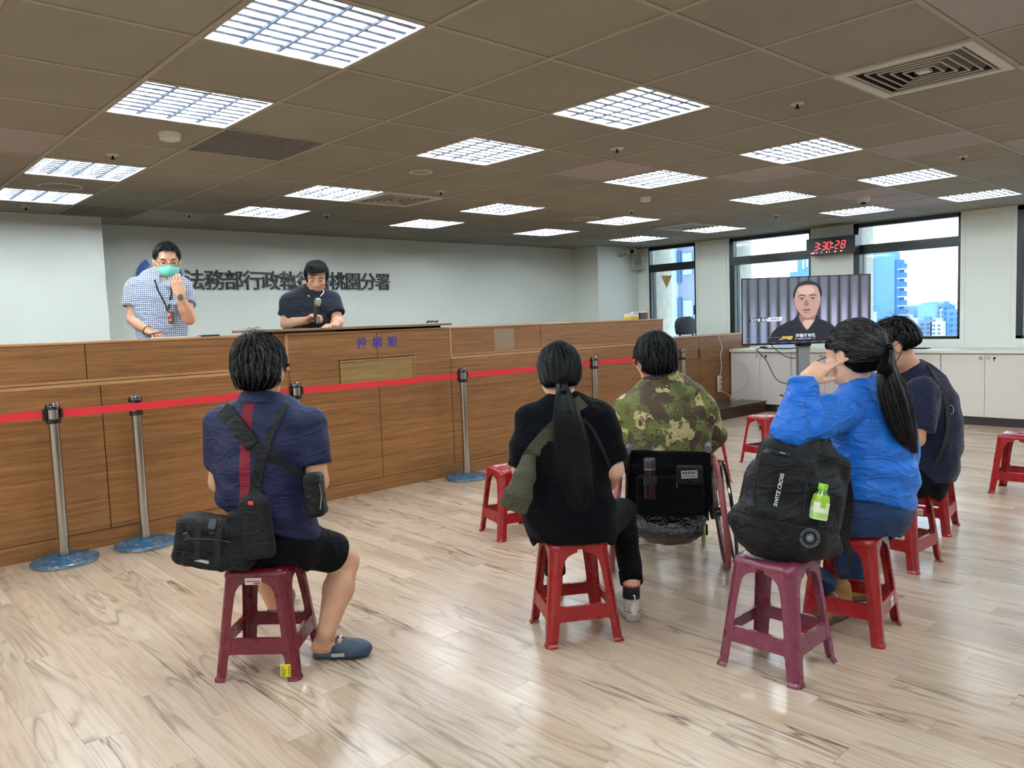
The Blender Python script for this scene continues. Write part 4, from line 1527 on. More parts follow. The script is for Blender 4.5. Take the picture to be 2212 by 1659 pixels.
# cables and power strip
M_WCAB = mat('white cable', (214, 204, 196), 0.5)
M_BCAB = mat('black cable', (18, 18, 20), 0.5)
ps = empty('power_strip', (9.43, 6.03, 0.39), label='white power strip hanging by its white cable on the teak partition', cat='power strip')
MB().box(9.375, 9.455, 6.005, 6.038, 0.275, 0.50, bev=0.008).build('housing', M_WCAB, ps, world=True)
MB().box(9.395, 9.435, 6.002, 6.006, 0.30, 0.33).build('socket', mat('socket grey', (150, 146, 140), 0.6), ps, world=True)
MB().box(9.395, 9.435, 6.002, 6.006, 0.37, 0.40).build('socket', ps.children[1].data.materials[0], ps, world=True)
MB().box(9.395, 9.435, 6.002, 6.006, 0.44, 0.45).build('switch', M_BEZ, ps, world=True)


def smooth_path(pts, n=6):
    P = [np.array(p, float) for p in pts]
    P = [P[0]*2-P[1]]+P+[P[-1]*2-P[-2]]
    out = []
    for i_ in range(1, len(P)-2):
        for k_ in range(n):
            s_ = k_/n
            out.append(0.5*((2*P[i_])+(-P[i_-1]+P[i_+1])*s_+(2*P[i_-1]-5*P[i_]+4*P[i_+1]-P[i_+2])*s_*s_+(-P[i_-1]+3*P[i_]-3*P[i_+1]+P[i_+2])*s_**3))
    out.append(P[-2])
    return out


MB().tube(smooth_path([(9.43, 6.02, 0.50), (9.47, 6.02, 0.62), (9.45, 6.02, 0.80), (9.50, 6.02, 0.88), (9.42, 6.02, 1.02), (9.38, 6.03, 1.078), (9.35, 6.08, 1.078)]), 0.0055, 6).build('cable', M_WCAB, ps, world=True)
MB().tube(smooth_path([(9.44, 6.015, 0.29), (9.54, 5.99, 0.24), (9.66, 5.95, 0.165), (9.64, 5.86, 0.155), (9.60, 5.96, 0.157), (9.70, 5.98, 0.25), (9.71, 5.86, 0.30), (9.715, 5.76, 0.42), (9.712, 5.80, 0.60), (9.70, 5.98, 0.72), (9.69, 5.98, 0.84), (9.75, 5.93, 0.858), (9.88, 5.80, 0.857)]), 0.0055, 6).build('cord', M_WCAB, ps, world=True)
cb = MB().tube(smooth_path([(9.92, 5.62, 0.866), (9.80, 5.66, 0.858), (9.69, 5.60, 0.84), (9.60, 5.42, 0.72), (9.2, 5.05, 0.50), (8.7, 4.60, 0.50), (8.35, 4.35, 0.62)]), 0.006, 6).build('black_cable', M_BCAB)
tag(cb, 'black cable sagging from the cabinet top to the television stand', 'cable')
cb = MB().tube(smooth_path([(8.2, 4.60, 1.02), (8.5, 4.65, 0.90), (8.75, 4.62, 0.80), (8.9, 4.5, 0.82), (8.6, 4.3, 0.92), (8.35, 4.22, 1.0)]), 0.005, 6).build('black_cable', M_BCAB)
tag(cb, 'short black cable looping under the television left half', 'cable')
cb = MB().tube(smooth_path([(8.35, 3.9, 1.02), (8.42, 3.85, 0.93), (8.38, 4.0, 0.84), (8.32, 4.12, 0.78)]), 0.005, 6).build('black_cable', M_BCAB)
tag(cb, 'short black cable hanging under the television right half', 'cable')
lp = empty('laptop', (9.9, 5.36, 0.85), label='thin dark laptop lying open on the white cabinets under the television', cat='laptop')
MB().box(9.78, 10.00, 5.17, 5.55, 0.8505, 0.868, bev=0.003).build('keyboard_base', mat('dark grey laptop', (58, 60, 64), 0.4, metal=0.4), lp, world=True)
b = MB().add([(9.99, 5.19, 0.868), (9.99, 5.53, 0.868), (10.10, 5.53, 0.905), (10.10, 5.19, 0.905), (9.99, 5.19, 0.862), (9.99, 5.53, 0.862), (10.10, 5.53, 0.899), (10.10, 5.19, 0.899)],
             [(0, 1, 2, 3), (7, 6, 5, 4), (0, 4, 5, 1), (1, 5, 6, 2), (2, 6, 7, 3), (3, 7, 4, 0)])
b.build('lid', M_BEZ, lp, world=True)
b = MB().box(9.80, 9.95, 5.68, 5.90, 0.8505, 0.862, bev=0.003).build('papers', mat('white papers', (232, 230, 224), 0.6))
tag(b, 'small stack of white papers on the left end of the cabinet worktop', 'paper')
b = MB().box(9.93, 10.0, 5.60, 5.70, 0.8505, 0.883, bev=0.01).build('charger', M_BEZ)
tag(b, 'black charger block beside the laptop on the cabinet worktop', 'charger')
b = MB().box(9.90, 10.02, 3.50, 3.72, 0.8505, 0.866, bev=0.005).build('black_folder', M_BEZ)
tag(b, 'flat black folder on the worktop right of the navy T-shirt man\'s head', 'folder')

# ================================================================ city outside
def bmat(name, rgb, win, sx, sz, seed=0.0, depth=None):
    m, n, l, b = newmat(name)
    b.inputs['Base Color'].default_value = lin(rgb)+(1,)
    b.inputs['Roughness'].default_value = 0.8
    b.inputs['Specular IOR Level'].default_value = 0.2
    t = NT(m)
    nz = t.noise(t.pos(), 0.12, 3)
    l.new(t.mix(t.ramp(nz, [(0.3, (0,)*3), (0.7, (1,)*3)]), lin(rgb), lin(tuple(int(v*0.92) for v in rgb))), b.inputs['Base Color'])
    return m


B_BLUE = bmat('hazy blue curtain wall', (108, 150, 190), None, 1, 1)  # distance haze is mixed into the hazy facade and roof colours
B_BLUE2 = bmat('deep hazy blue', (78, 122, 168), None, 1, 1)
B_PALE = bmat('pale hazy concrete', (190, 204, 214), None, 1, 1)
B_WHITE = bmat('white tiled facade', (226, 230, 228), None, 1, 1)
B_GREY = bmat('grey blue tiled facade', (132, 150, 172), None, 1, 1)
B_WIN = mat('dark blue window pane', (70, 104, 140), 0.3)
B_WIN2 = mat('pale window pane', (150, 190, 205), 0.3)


def facade(root, x, y0, y1, z0, z1, ny, nz, m, wy=0.5, wz=0.5, name='window', proud=0.15, stop=300):
    """windows on the face x (towards the room), each its own part"""
    dy, dz = (y1-y0)/ny, (z1-z0)/nz
    me = None
    for a_ in range(ny):
        for c_ in range(nz):
            cy, cz = y0+dy*(a_+0.5), z0+dz*(c_+0.5)
            if me is None:
                o_ = MB().box(-proud, 0.3, -dy*wy/2, dy*wy/2, -dz*wz/2, dz*wz/2).build(name, m, root, loc=(x-root.location[0], cy-root.location[1], cz-root.location[2]))
                me = o_.data
            else:
                link(name, me, root, (x-root.location[0], cy-root.location[1], cz-root.location[2]))


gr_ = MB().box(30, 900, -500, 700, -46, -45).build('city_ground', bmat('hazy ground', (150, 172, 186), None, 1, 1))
tag(gr_, kind='structure')
# near apartment block seen in the first window
ap = empty('apartment_block', (44, 40, -45), label='grey apartment block with balconies and air conditioners filling the first window', cat='building')
M_APT = bmat('apartment grey lilac tile', (128, 138, 158), None, 1, 1)
M_APL = bmat('apartment pale bands', (196, 206, 212), None, 1, 1)
YB0, YB1 = 29.0, 37.2
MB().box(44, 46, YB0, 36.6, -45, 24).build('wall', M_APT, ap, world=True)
b = MB()
for k in range(-14, 8):
    z = 0.2+k*3.1
    b.box(43.0, 44.2, 31.55, 34.6, z-0.12, z+0.10)
b.build('balcony_slabs', M_APL, ap, world=True)
for y_, w_ in ((31.35, 0.28), (34.9, 0.5), (29.0, 0.1)):
    MB().box(42.9, 44.1, y_-w_/2, y_+w_/2, -45, 24).build('pilaster', M_APL, ap, world=True)
for k in range(-3, 5):
    z = 0.2+k*3.1
    MB().box(43.9, 44.1, 30.05, 30.75, z+0.7, z+2.1).build('window', B_WIN2, ap, world=True)
    MB().box(43.85, 44.1, 30.38, 30.42, z+0.7, z+2.1).build('mullion', M_APL, ap, world=True)
    MB().box(43.85, 44.1, 30.9, 31.2, z+0.2, z+2.3).build('shaft', B_WIN, ap, world=True)
    MB().box(43.9, 44.1, 31.6, 32.6, z+0.1, z+2.2).build('balcony_door', B_WIN, ap, world=True)
    for y_ in (33.0, 33.9):
        MB().box(43.2, 43.7, y_-0.32, y_+0.32, z+0.15, z+0.85).build('air_conditioner', mat('ac white %d%.1f' % (k, y_), (226, 230, 230), 0.6), ap, world=True)
    MB().box(43.95, 44.1, 33.1, 33.5, z+1.1, z+2.2).build('window', B_WIN, ap, world=True)
    MB().box(43.95, 44.1, 35.5, 36.2, z+0.8, z+2.2).build('window', B_WIN, ap, world=True)
# slim tower
tw = empty('glass_tower', (104, 42, -45), label='tall blue tower with projecting balconies in the window right of the television', cat='building')
MB().box(104, 105.8, 40.7, 46.5, -45, 8.45).build('shaft', B_BLUE, tw, world=True)
MB().box(103.7, 104.0, 43.4, 44.1, -45, 8.9).build('recess_band', B_BLUE2, tw, world=True)
MB().box(104.2, 105.7, 40.1, 40.7, -45, 7.4).build('side_wing', B_BLUE2, tw, world=True)
for k in range(9):
    z = -3.2+k*1.16
    MB().box(103.9, 105.6, 39.45, 40.3, z, z+0.14).build('balcony', B_PALE, tw, world=True)
    MB().box(104.25, 105.5, 39.7, 40.2, z+0.14, z+0.8).build('balcony_wall', B_BLUE2, tw, world=True)
MB().box(104, 105.5, 44.6, 46.4, 8.45, 9.4).build('roof_house', B_BLUE2, tw, world=True)
t2 = empty('stepped_tower', (140, 70, -45), label='blue stepped tower in the second window above the television', cat='building')
MB().box(140, 142, 66.0, 72.4, -45, 10.9).build('shaft', B_BLUE, t2, world=True)
MB().box(140, 142, 72.4, 73.9, -45, 8.7).build('lower_wing', B_BLUE, t2, world=True)
MB().box(139.8, 140, 70.9, 71.3, 9.0, 10.9).build('slot', B_PALE, t2, world=True)
MB().box(139.8, 140, 70.2, 70.6, 9.4, 10.9).build('slot', B_PALE, t2, world=True)
t3 = empty('white_block', (118, 47.5, -45), label='small pale block with three windows just right of the television', cat='building')
MB().box(98, 99.2, 40.9, 42.1, -45, 0.9).build('wall', B_PALE, t3, world=True)
t3.location = (98, 43.6, -45)
for c in t3.children:
    c.data.transform(Matrix.Translation((118-98, 47.5-43.6, 0)))
facade(t3, 98, 41.1, 41.9, -3.5, 0.6, 1, 4, B_WIN, 0.6, 0.5)
# low skyline
RC = random.Random(11)
y = -30.0
kk = 0
SPOT = {0: 'at the far left of the skyline'}
CLAB = [('white', B_WHITE), ('pale concrete', B_PALE), ('grey blue', B_GREY), ('hazy blue', B_BLUE)]
specs = [  # centre y, width, top z, depth x, colour
    (33.6, 2.4, 0.9, 105, 3), (35.65, 1.4, -0.6, 104, 0), (37.0, 1.6, -0.4, 104, 2), (38.2, 2.0, 1.35, 118, 3), (40.1, 1.9, -0.1, 106, 0),
    (41.8, 2.5, 1.6, 128, 3), (31.0, 2.6, 1.2, 112, 2), (28.2, 2.6, 1.5, 120, 3), (25.0, 3.0, 0.7, 110, 1), (22.0, 2.6, 1.9, 118, 2),
    (18.5, 3.2, 1.0, 112, 0), (14.8, 3.4, 1.7, 116, 3), (43.8, 2.0, 0.9, 132, 1), (46.5, 2.8, 1.6, 140, 2), (58.0, 3.0, 1.0, 130, 1), (61.5, 3.0, 1.6, 133, 3), (54.0, 3.6, 0.6, 128, 0), (50.0, 3.0, 1.3, 130, 2)]
for cy, w_, zt, x_, ci in specs:
    side = 'in the third window' if 33 < cy*105/x_ < 42 else 'beyond the side windows'
    r = empty('far_building', (x_, cy, -45), cat='building', group='distant low city buildings')
    r['label'] = 'distant %s building %d storeys wide, %s' % (CLAB[ci][0], 3, side)
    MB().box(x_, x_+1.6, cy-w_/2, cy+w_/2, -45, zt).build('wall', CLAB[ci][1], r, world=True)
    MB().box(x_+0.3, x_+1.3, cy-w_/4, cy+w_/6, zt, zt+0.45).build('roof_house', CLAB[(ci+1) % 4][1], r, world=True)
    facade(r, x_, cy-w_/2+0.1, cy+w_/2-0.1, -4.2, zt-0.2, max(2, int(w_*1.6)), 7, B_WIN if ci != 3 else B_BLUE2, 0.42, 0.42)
ordn = ['first', 'second', 'third', 'fourth', 'fifth', 'sixth', 'seventh', 'eighth', 'ninth', 'tenth', 'eleventh', 'twelfth', 'thirteenth', 'fourteenth', 'fifteenth', 'sixteenth', 'seventeenth', 'eighteenth']
fb_ = sorted([o_ for o_ in bpy.data.objects if o_.name.startswith('far_building')], key=lambda o_: -o_.location[1]/o_.location[0])
for q, o_ in enumerate(fb_):
    o_['label'] = 'distant low city building outside the windows, %s from the left in the skyline' % ordn[q]
# hazy ridge of farther roofs
b = MB()
for q in range(150):
    yy = -60+q*1.9+RC.uniform(-0.6, 0.6)
    b.box(230+RC.uniform(-20, 20), 260, yy, yy+RC.uniform(1.5, 4.5), -45, 0.6+RC.uniform(-0.6, 2.0))
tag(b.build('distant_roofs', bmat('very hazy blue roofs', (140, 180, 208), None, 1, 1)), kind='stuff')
b = MB()
for q in range(260):
    yy = RC.uniform(0, 75)
    xx = RC.uniform(84, 92)
    b.box(xx, xx+2.2, yy, yy+RC.uniform(0.8, 2.4), -45, RC.uniform(-7.5, -3.4))
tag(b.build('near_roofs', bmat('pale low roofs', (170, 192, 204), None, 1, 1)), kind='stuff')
# ================================================================ implicit surfaces: bodies, clothes and bags are grown as one smooth skin
def _n(v):
    v = np.array(v, float)
    return v/(np.linalg.norm(v)+1e-12)


def vnoise(P, scale, seed=0):
    """cheap smooth 3-D value noise, -1..1"""
    Q = P*scale+seed*17.13
    i = np.floor(Q).astype(np.int64)
    f = Q-i
    f = f*f*(3-2*f)
    def h(a, b_, c):
        n_ = (a*73856093) ^ (b_*19349663) ^ (c*83492791)
        n_ = (n_ ^ (n_ >> 13))*1274126177 & 0x7fffffff
        return (n_ % 10007)/5003.5-1.0
    r = 0
    for dx in (0, 1):
        for dy in (0, 1):
            for dz in (0, 1):
                w = (f[:, 0] if dx else 1-f[:, 0])*(f[:, 1] if dy else 1-f[:, 1])*(f[:, 2] if dz else 1-f[:, 2])
                r = r+w*h(i[:, 0]+dx, i[:, 1]+dy, i[:, 2]+dz)
    return r


def smin(a, b_, k):
    h = np.clip(0.5+0.5*(b_-a)/k, 0, 1)
    return b_*(1-h)+a*h-k*h*(1-h)


def cap(a, b_, ra, rb=None):
    a, b_ = np.array(a, float), np.array(b_, float)
    rb = ra if rb is None else rb
    d = b_-a
    L2 = d@d+1e-12

    def F(P):
        t_ = np.clip((P-a)@d/L2, 0, 1)
        return np.linalg.norm(P-a-t_[:, None]*d, axis=1)-(ra+(rb-ra)*t_)
    m = max(ra, rb)
    return F, np.minimum(a, b_)-m, np.maximum(a, b_)+m


def ell(c, r_, ax=None):
    """ellipsoid; ax rows = local axes"""
    c, r_ = np.array(c, float), np.array(r_, float)
    A = np.eye(3) if ax is None else np.array(ax, float)

    def F(P):
        q = (P-c)@A.T
        k0 = np.linalg.norm(q/r_, axis=1)
        k1 = np.linalg.norm(q/(r_*r_), axis=1)+1e-9
        return k0*(k0-1)/k1
    m = max(r_)
    return F, c-m, c+m


def rbox(c, h, rr, ax=None):
    c, h = np.array(c, float), np.array(h, float)
    A = np.eye(3) if ax is None else np.array(ax, float)

    def F(P):
        q = np.abs((P-c)@A.T)-(h-rr)
        return np.linalg.norm(np.maximum(q, 0), axis=1)+np.minimum(q.max(axis=1), 0)-rr
    m = np.linalg.norm(h)
    return F, c-m, c+m


def loft(pts, rx, ry, side, capr=None):
    """elliptic sections along a chain: rx half width along 'side', ry half depth"""
    pts = [np.array(p, float) for p in pts]
    side = _n(side)
    rx, ry = np.array(rx, float), np.array(ry, float)

    def F(P):
        best = np.full(len(P), 1e9)
        for k in range(len(pts)-1):
            a, b_ = pts[k], pts[k+1]
            d = b_-a
            L = np.linalg.norm(d)
            u = d/L
            s = _n(side-u*(side@u))
            w = np.cross(u, s)
            q = P-a
            tt = (q@u)/L
            t_ = np.clip(tt, 0, 1)
            x_, y_ = q@s, q@w
            z_ = (tt-t_)*L
            ax_ = rx[k]+(rx[k+1]-rx[k])*t_
            ay_ = ry[k]+(ry[k+1]-ry[k])*t_
            zz = z_/np.minimum(ax_, ay_)*1.15
            k0 = np.sqrt((x_/ax_)**2+(y_/ay_)**2+zz**2)
            k1 = np.sqrt((x_/ax_**2)**2+(y_/ay_**2)**2+(zz/np.minimum(ax_, ay_))**2)+1e-9
            dd = k0*(k0-1)/k1
            best = np.minimum(best, dd) if k == 0 else smin(best, dd, 0.02)
        return best
    m = max(rx.max(), ry.max())
    A = np.array(pts)
    return F, A.min(0)-m, A.max(0)+m


class Field:
    def __init__(s, k=0.02):
        s.it = []
        s.k = k

    def add(s, prim, k=None):
        s.it.append(('u', prim, s.k if k is None else k))
        return s

    def sub(s, field, k=0.02):
        lo, hi = field.bbox()
        s.it.append(('u', (field, lo, hi), k))
        return s

    def cut(s, prim, k=0.004):
        s.it.append(('s', prim, k))
        return s

    def plane(s, p, n_, k=0.003, lim=None):
        """removes what lies on the side n points to; lim = (centre, radius) limits the cut"""
        p, n_ = np.array(p, float), _n(n_)

        def F(P):
            d = (P-p)@n_
            if lim is not None:
                c, r_ = lim
                d = np.minimum(d, (r_-np.linalg.norm(P-np.array(c, float), axis=1)))
            return d
        s.it.append(('p', (F, None, None), k))
        return s

    def disp(s, fn):
        s.it.append(('d', (fn, None, None), 0))
        return s

    def bbox(s):
        lo = np.min([p[1] for o_, p, k in s.it if o_ == 'u'], axis=0)
        hi = np.max([p[2] for o_, p, k in s.it if o_ == 'u'], axis=0)
        return lo-0.015, hi+0.015

    def __call__(s, P):
        d = None
        for op, (F, lo, hi), k in s.it:
            if op == 'u':
                e = F(P)
                d = e if d is None else (smin(d, e, k) if k > 0 else np.minimum(d, e))
            elif op == 's':
                d = -smin(-d, F(P), k)
            elif op == 'p':
                d = -smin(-d, -F(P), k)
            elif op == 'd':
                d = d+F(P)
        return d


def extract(field, h, lo=None, hi=None):
    """surface nets on a regular grid, evaluated only near the surface"""
    L, Hh = field.bbox()
    if lo is not None:
        L, Hh = np.maximum(L, lo), np.minimum(Hh, hi)
    n = np.maximum(np.ceil((Hh-L)/h).astype(int)+2, 4)
    BL = 8
    nb = (n+BL-1)//BL
    n = nb*BL+1
    D = np.full(n, 1.0, dtype=np.float32)
    cx = [L[a]+(np.arange(nb[a])*BL+BL/2)*h for a in range(3)]
    G = np.stack(np.meshgrid(*cx, indexing='ij'), -1).reshape(-1, 3)
    dc = field(G)
    rad = BL*h*0.87+0.02
    act = np.nonzero(np.abs(dc) < rad*1.5)[0]
    sgn = (dc < 0).reshape(nb)
    # inside blocks that are not active
    D3 = np.repeat(np.repeat(np.repeat(np.where(sgn, -1.0, 1.0), BL, 0), BL, 1), BL, 2)
    D[:-1, :-1, :-1] = D3
    off = np.stack(np.meshgrid(*[np.arange(BL+1)]*3, indexing='ij'), -1).reshape(-1, 3)
    bi = np.stack(np.unravel_index(act, nb), -1)
    CH = 220
    for c in range(0, len(bi), CH):
        B = bi[c:c+CH]
        idx = (B[:, None, :]*BL+off[None]).reshape(-1, 3)
        P = L+idx*h
        D[idx[:, 0], idx[:, 1], idx[:, 2]] = field(P)
    # closed at the box limits
    for a in range(3):
        sl = [slice(None)]*3
        sl[a] = 0
        D[tuple(sl)] = np.maximum(D[tuple(sl)], 0.2*h)
        sl[a] = -1
        D[tuple(sl)] = np.maximum(D[tuple(sl)], 0.2*h)
    ins = D < 0
    c8 = [ins[a:n[0]-1+a, b_:n[1]-1+b_, c:n[2]-1+c] for a in (0, 1) for b_ in (0, 1) for c in (0, 1)]
    cnt = sum(x.astype(np.int8) for x in c8)
    cell = np.stack(np.nonzero((cnt > 0) & (cnt < 8)), -1)
    vid = -np.ones(n-1, dtype=np.int64)
    vid[cell[:, 0], cell[:, 1], cell[:, 2]] = np.arange(len(cell))
    acc = np.zeros((len(cell), 3))
    num = np.zeros(len(cell))
    corners = np.array([(a, b_, c) for a in (0, 1) for b_ in (0, 1) for c in (0, 1)])
    for a in range(8):
        for b_ in range(a+1, 8):
            if np.abs(corners[a]-corners[b_]).sum() != 1:
                continue
            pa, pb = cell+corners[a], cell+corners[b_]
            da, db = D[pa[:, 0], pa[:, 1], pa[:, 2]], D[pb[:, 0], pb[:, 1], pb[:, 2]]
            m = (da < 0) != (db < 0)
            t_ = np.where(m, da/(da-db+1e-12), 0)
            acc += np.where(m[:, None], pa+(pb-pa)*t_[:, None], 0)
            num += m
    V = L+acc/np.maximum(num, 1)[:, None]*h
    Fs = []
    for ax_ in range(3):
        sl0 = [slice(1, -1)]*3
        sl0[ax_] = slice(0, -1)
        sl1 = [slice(1, -1)]*3
        sl1[ax_] = slice(1, None)
        a, b_ = ins[tuple(sl0)], ins[tuple(sl1)]
        for flip in (0, 1):
            e = np.stack(np.nonzero((a & ~b_) if flip == 0 else (~a & b_)), -1)
            o1, o2 = [q for q in range(3) if q != ax_]
            e = e.copy()
            e[:, o1] += 1
            e[:, o2] += 1
            q = []
            for s1, s2 in ((0, 0), (-1, 0), (-1, -1), (0, -1)):
                p = e.copy()
                p[:, o1] += s1
                p[:, o2] += s2
                q.append(vid[p[:, 0], p[:, 1], p[:, 2]])
            q = np.stack(q, -1)
            if (flip == 0) == (ax_ != 1):
                pass
            else:
                q = q[:, ::-1]
            Fs.append(q)
    Fq = np.concatenate(Fs)
    Fq = Fq[(Fq >= 0).all(axis=1)]
    return V, Fq


def skin(name, pieces, mats, parent=None, matfn=None, relax=1):
    """pieces: list of (field, voxel[, lo, hi]); all in one mesh"""
    VV, FF = [], []
    base = 0
    for pc in pieces:
        V, Fq = extract(*pc)
        # light smoothing
        if relax and len(V):
            for _ in range(relax):
                s_ = np.zeros_like(V)
                c_ = np.zeros(len(V))
                for a, b_ in ((0, 1), (1, 2), (2, 3), (3, 0)):
                    np.add.at(s_, Fq[:, a], V[Fq[:, b_]])
                    np.add.at(s_, Fq[:, b_], V[Fq[:, a]])
                    np.add.at(c_, Fq[:, a], 1)
                    np.add.at(c_, Fq[:, b_], 1)
                V = V*0.5+0.5*s_/np.maximum(c_, 1)[:, None]
        VV.append(V)
        FF.append(Fq+base)
        base += len(V)
    V, Fq = np.concatenate(VV), np.concatenate(FF)
    if not isinstance(mats, (list, tuple)):
        mats = [mats]
    mi = None
    if matfn is not None:
        mi = matfn(V[Fq].mean(axis=1)).astype(np.int32)
    if parent is not None:
        V = V-np.array(root_loc(parent))
    me = bpy.data.meshes.new(name)
    me.vertices.add(len(V))
    me.vertices.foreach_set('co', V.astype(np.float32).ravel())
    me.loops.add(len(Fq)*4)
    me.loops.foreach_set('vertex_index', Fq.ravel().astype(np.int32))
    me.polygons.add(len(Fq))
    me.polygons.foreach_set('loop_start', np.arange(len(Fq), dtype=np.int32)*4)
    me.polygons.foreach_set('loop_total', np.full(len(Fq), 4, dtype=np.int32))
    for m in mats:
        me.materials.append(m)
    me.polygons.foreach_set('use_smooth', np.ones(len(Fq), dtype=bool))
    if mi is not None:
        me.polygons.foreach_set('material_index', mi)
    me.update(calc_edges=True)
    me.validate()
    return link(name, me, parent)


def gnd(px, py, z=0.0):
    r_ = CF + CR*(px-1106)/FPX + CU*(829.5-py)/FPX
    t_ = (z-EYE)/r_[2]
    return np.array([0, 0, EYE])+r_*t_


def hit(field, px, py, off=0.003, d0=1.5, d1=9.0):
    """first point of a surface seen at an image point, lifted by off"""
    r_ = CF + CR*(px-1106)/FPX + CU*(829.5-py)/FPX
    L_ = np.linalg.norm(r_)
    o = np.array([0, 0, EYE])
    t_ = d0
    for _ in range(140):
        p = o+r_*t_
        d = float(field(p[None])[0])
        if d < off:
            break
        t_ += max(d*0.7, 0.0015)/L_
        if t_ > d1:
            return None
    return o+r_*t_


def path_on(field, pts, off=0.003, n=5, fallback=3.0):
    out = []
    P = [np.array([a, b_, 0.0]) for a, b_ in pts]
    for q in smooth_path(P, n):
        h_ = hit(field, q[0], q[1], off)
        if h_ is not None:
            out.append(h_)
    return out


def split_field(F, spheres, hc, hf):
    co = Field(F.k)
    co.it = list(F.it)
    pcs = []
    for c, r_ in spheres:
        c = np.array(c, float)
        co.cut((lambda P, c=c, r_=r_: np.linalg.norm(P-c, axis=1)-r_, None, None), 0.0015)
        fi = Field(F.k)
        fi.it = list(F.it)
        fi.it.append(('p', ((lambda P, c=c, r_=r_: r_+0.005-np.linalg.norm(P-c, axis=1)), None, None), 0.001))
        fi.it[-1] = ('p', ((lambda P, c=c, r_=r_: np.linalg.norm(P-c, axis=1)-r_-0.005), None, None), 0.001)
        pcs.append((fi, hf, c-r_-0.01, c+r_+0.01))
    return [(co, hc)]+pcs


# fix operators: 's' removes the primitive, 'p' removes where its value is positive
def _call(s, P):
    d = None
    for op, (F, lo, hi), k in s.it:
        if op == 'u':
            e = F(P)
            d = e if d is None else (smin(d, e, k) if k > 0 else np.minimum(d, e))
        elif op == 's':
            d = -smin(-d, F(P), max(k, 1e-4))
        elif op == 'p':
            d = -smin(-d, -F(P), max(k, 1e-4))
        elif op == 'd':
            d = d+F(P)
    return d


Field.__call__ = _call


class Frame:
    def __init__(s, o, fwd, up=(0, 0, 1), sc=1.0):
        s.o = np.array(o, float)
        s.y = _n(fwd)
        u = np.array(up, float)
        s.z = _n(u-s.y*(u@s.y))
        s.x = np.cross(s.y, s.z)
        s.s = sc
        s.A = np.array([s.x, s.y, s.z])

    def __call__(s, x, y, z):
        return s.o+s.s*(s.x*x+s.y*y+s.z*z)

    def ell(s, c, r_):
        return ell(s(*c), np.array(r_)*s.s, s.A)

    def cap(s, a, b_, ra, rb=None):
        return cap(s(*a), s(*b_), ra*s.s, (ra if rb is None else rb)*s.s)

    def box(s, c, h, rr):
        return rbox(s(*c), np.array(h)*s.s, rr*s.s, s.A)


def head_prims(F, H, jaw=1.0):
    F.add(H.ell((0, -0.014, 0.030), (0.075, 0.093, 0.086)), 0.02)
    F.add(H.ell((0, 0.018, -0.022), (0.062*jaw, 0.074, 0.082)), 0.02)
    F.add(H.ell((0, 0.030, -0.068), (0.046*jaw, 0.050, 0.042)), 0.02)
    F.add(H.cap((-0.036, 0.066, 0.034), (0.036, 0.066, 0.034), 0.013), 0.012)
    for sx in (-1, 1):
        F.add(H.ell((sx*0.040, 0.056, -0.018), (0.024, 0.022, 0.020)), 0.015)
        F.cut(H.ell((sx*0.031, 0.094, 0.014), (0.018, 0.014, 0.010)), 0.012)
        F.add(H.ell((sx*0.031, 0.074, 0.013), (0.014, 0.010, 0.009)), 0.004)
    F.add(H.cap((0, 0.084, 0.018), (0, 0.100, -0.020), 0.007, 0.011), 0.010)
    for sx in (-1, 1):
        F.add(H.ell((sx*0.011, 0.092, -0.024), (0.008, 0.010, 0.007)), 0.006)
    F.add(H.cap((-0.018, 0.080, -0.051), (0.018, 0.080, -0.051), 0.007), 0.008)
    F.add(H.cap((-0.014, 0.079, -0.062), (0.014, 0.079, -0.062), 0.008), 0.006)
    F.cut(H.cap((-0.020, 0.093, -0.0565), (0.020, 0.093, -0.0565), 0.0025), 0.004)
    F.add(H.ell((0, 0.070, -0.088), (0.022, 0.018, 0.016)), 0.012)
    for sx in (-1, 1):
        F.add(H.ell((sx*0.079, -0.004, -0.002), (0.009, 0.019, 0.031)), 0.006)
        F.cut(H.ell((sx*0.088, 0.002, 0.000), (0.005, 0.009, 0.016)), 0.005)


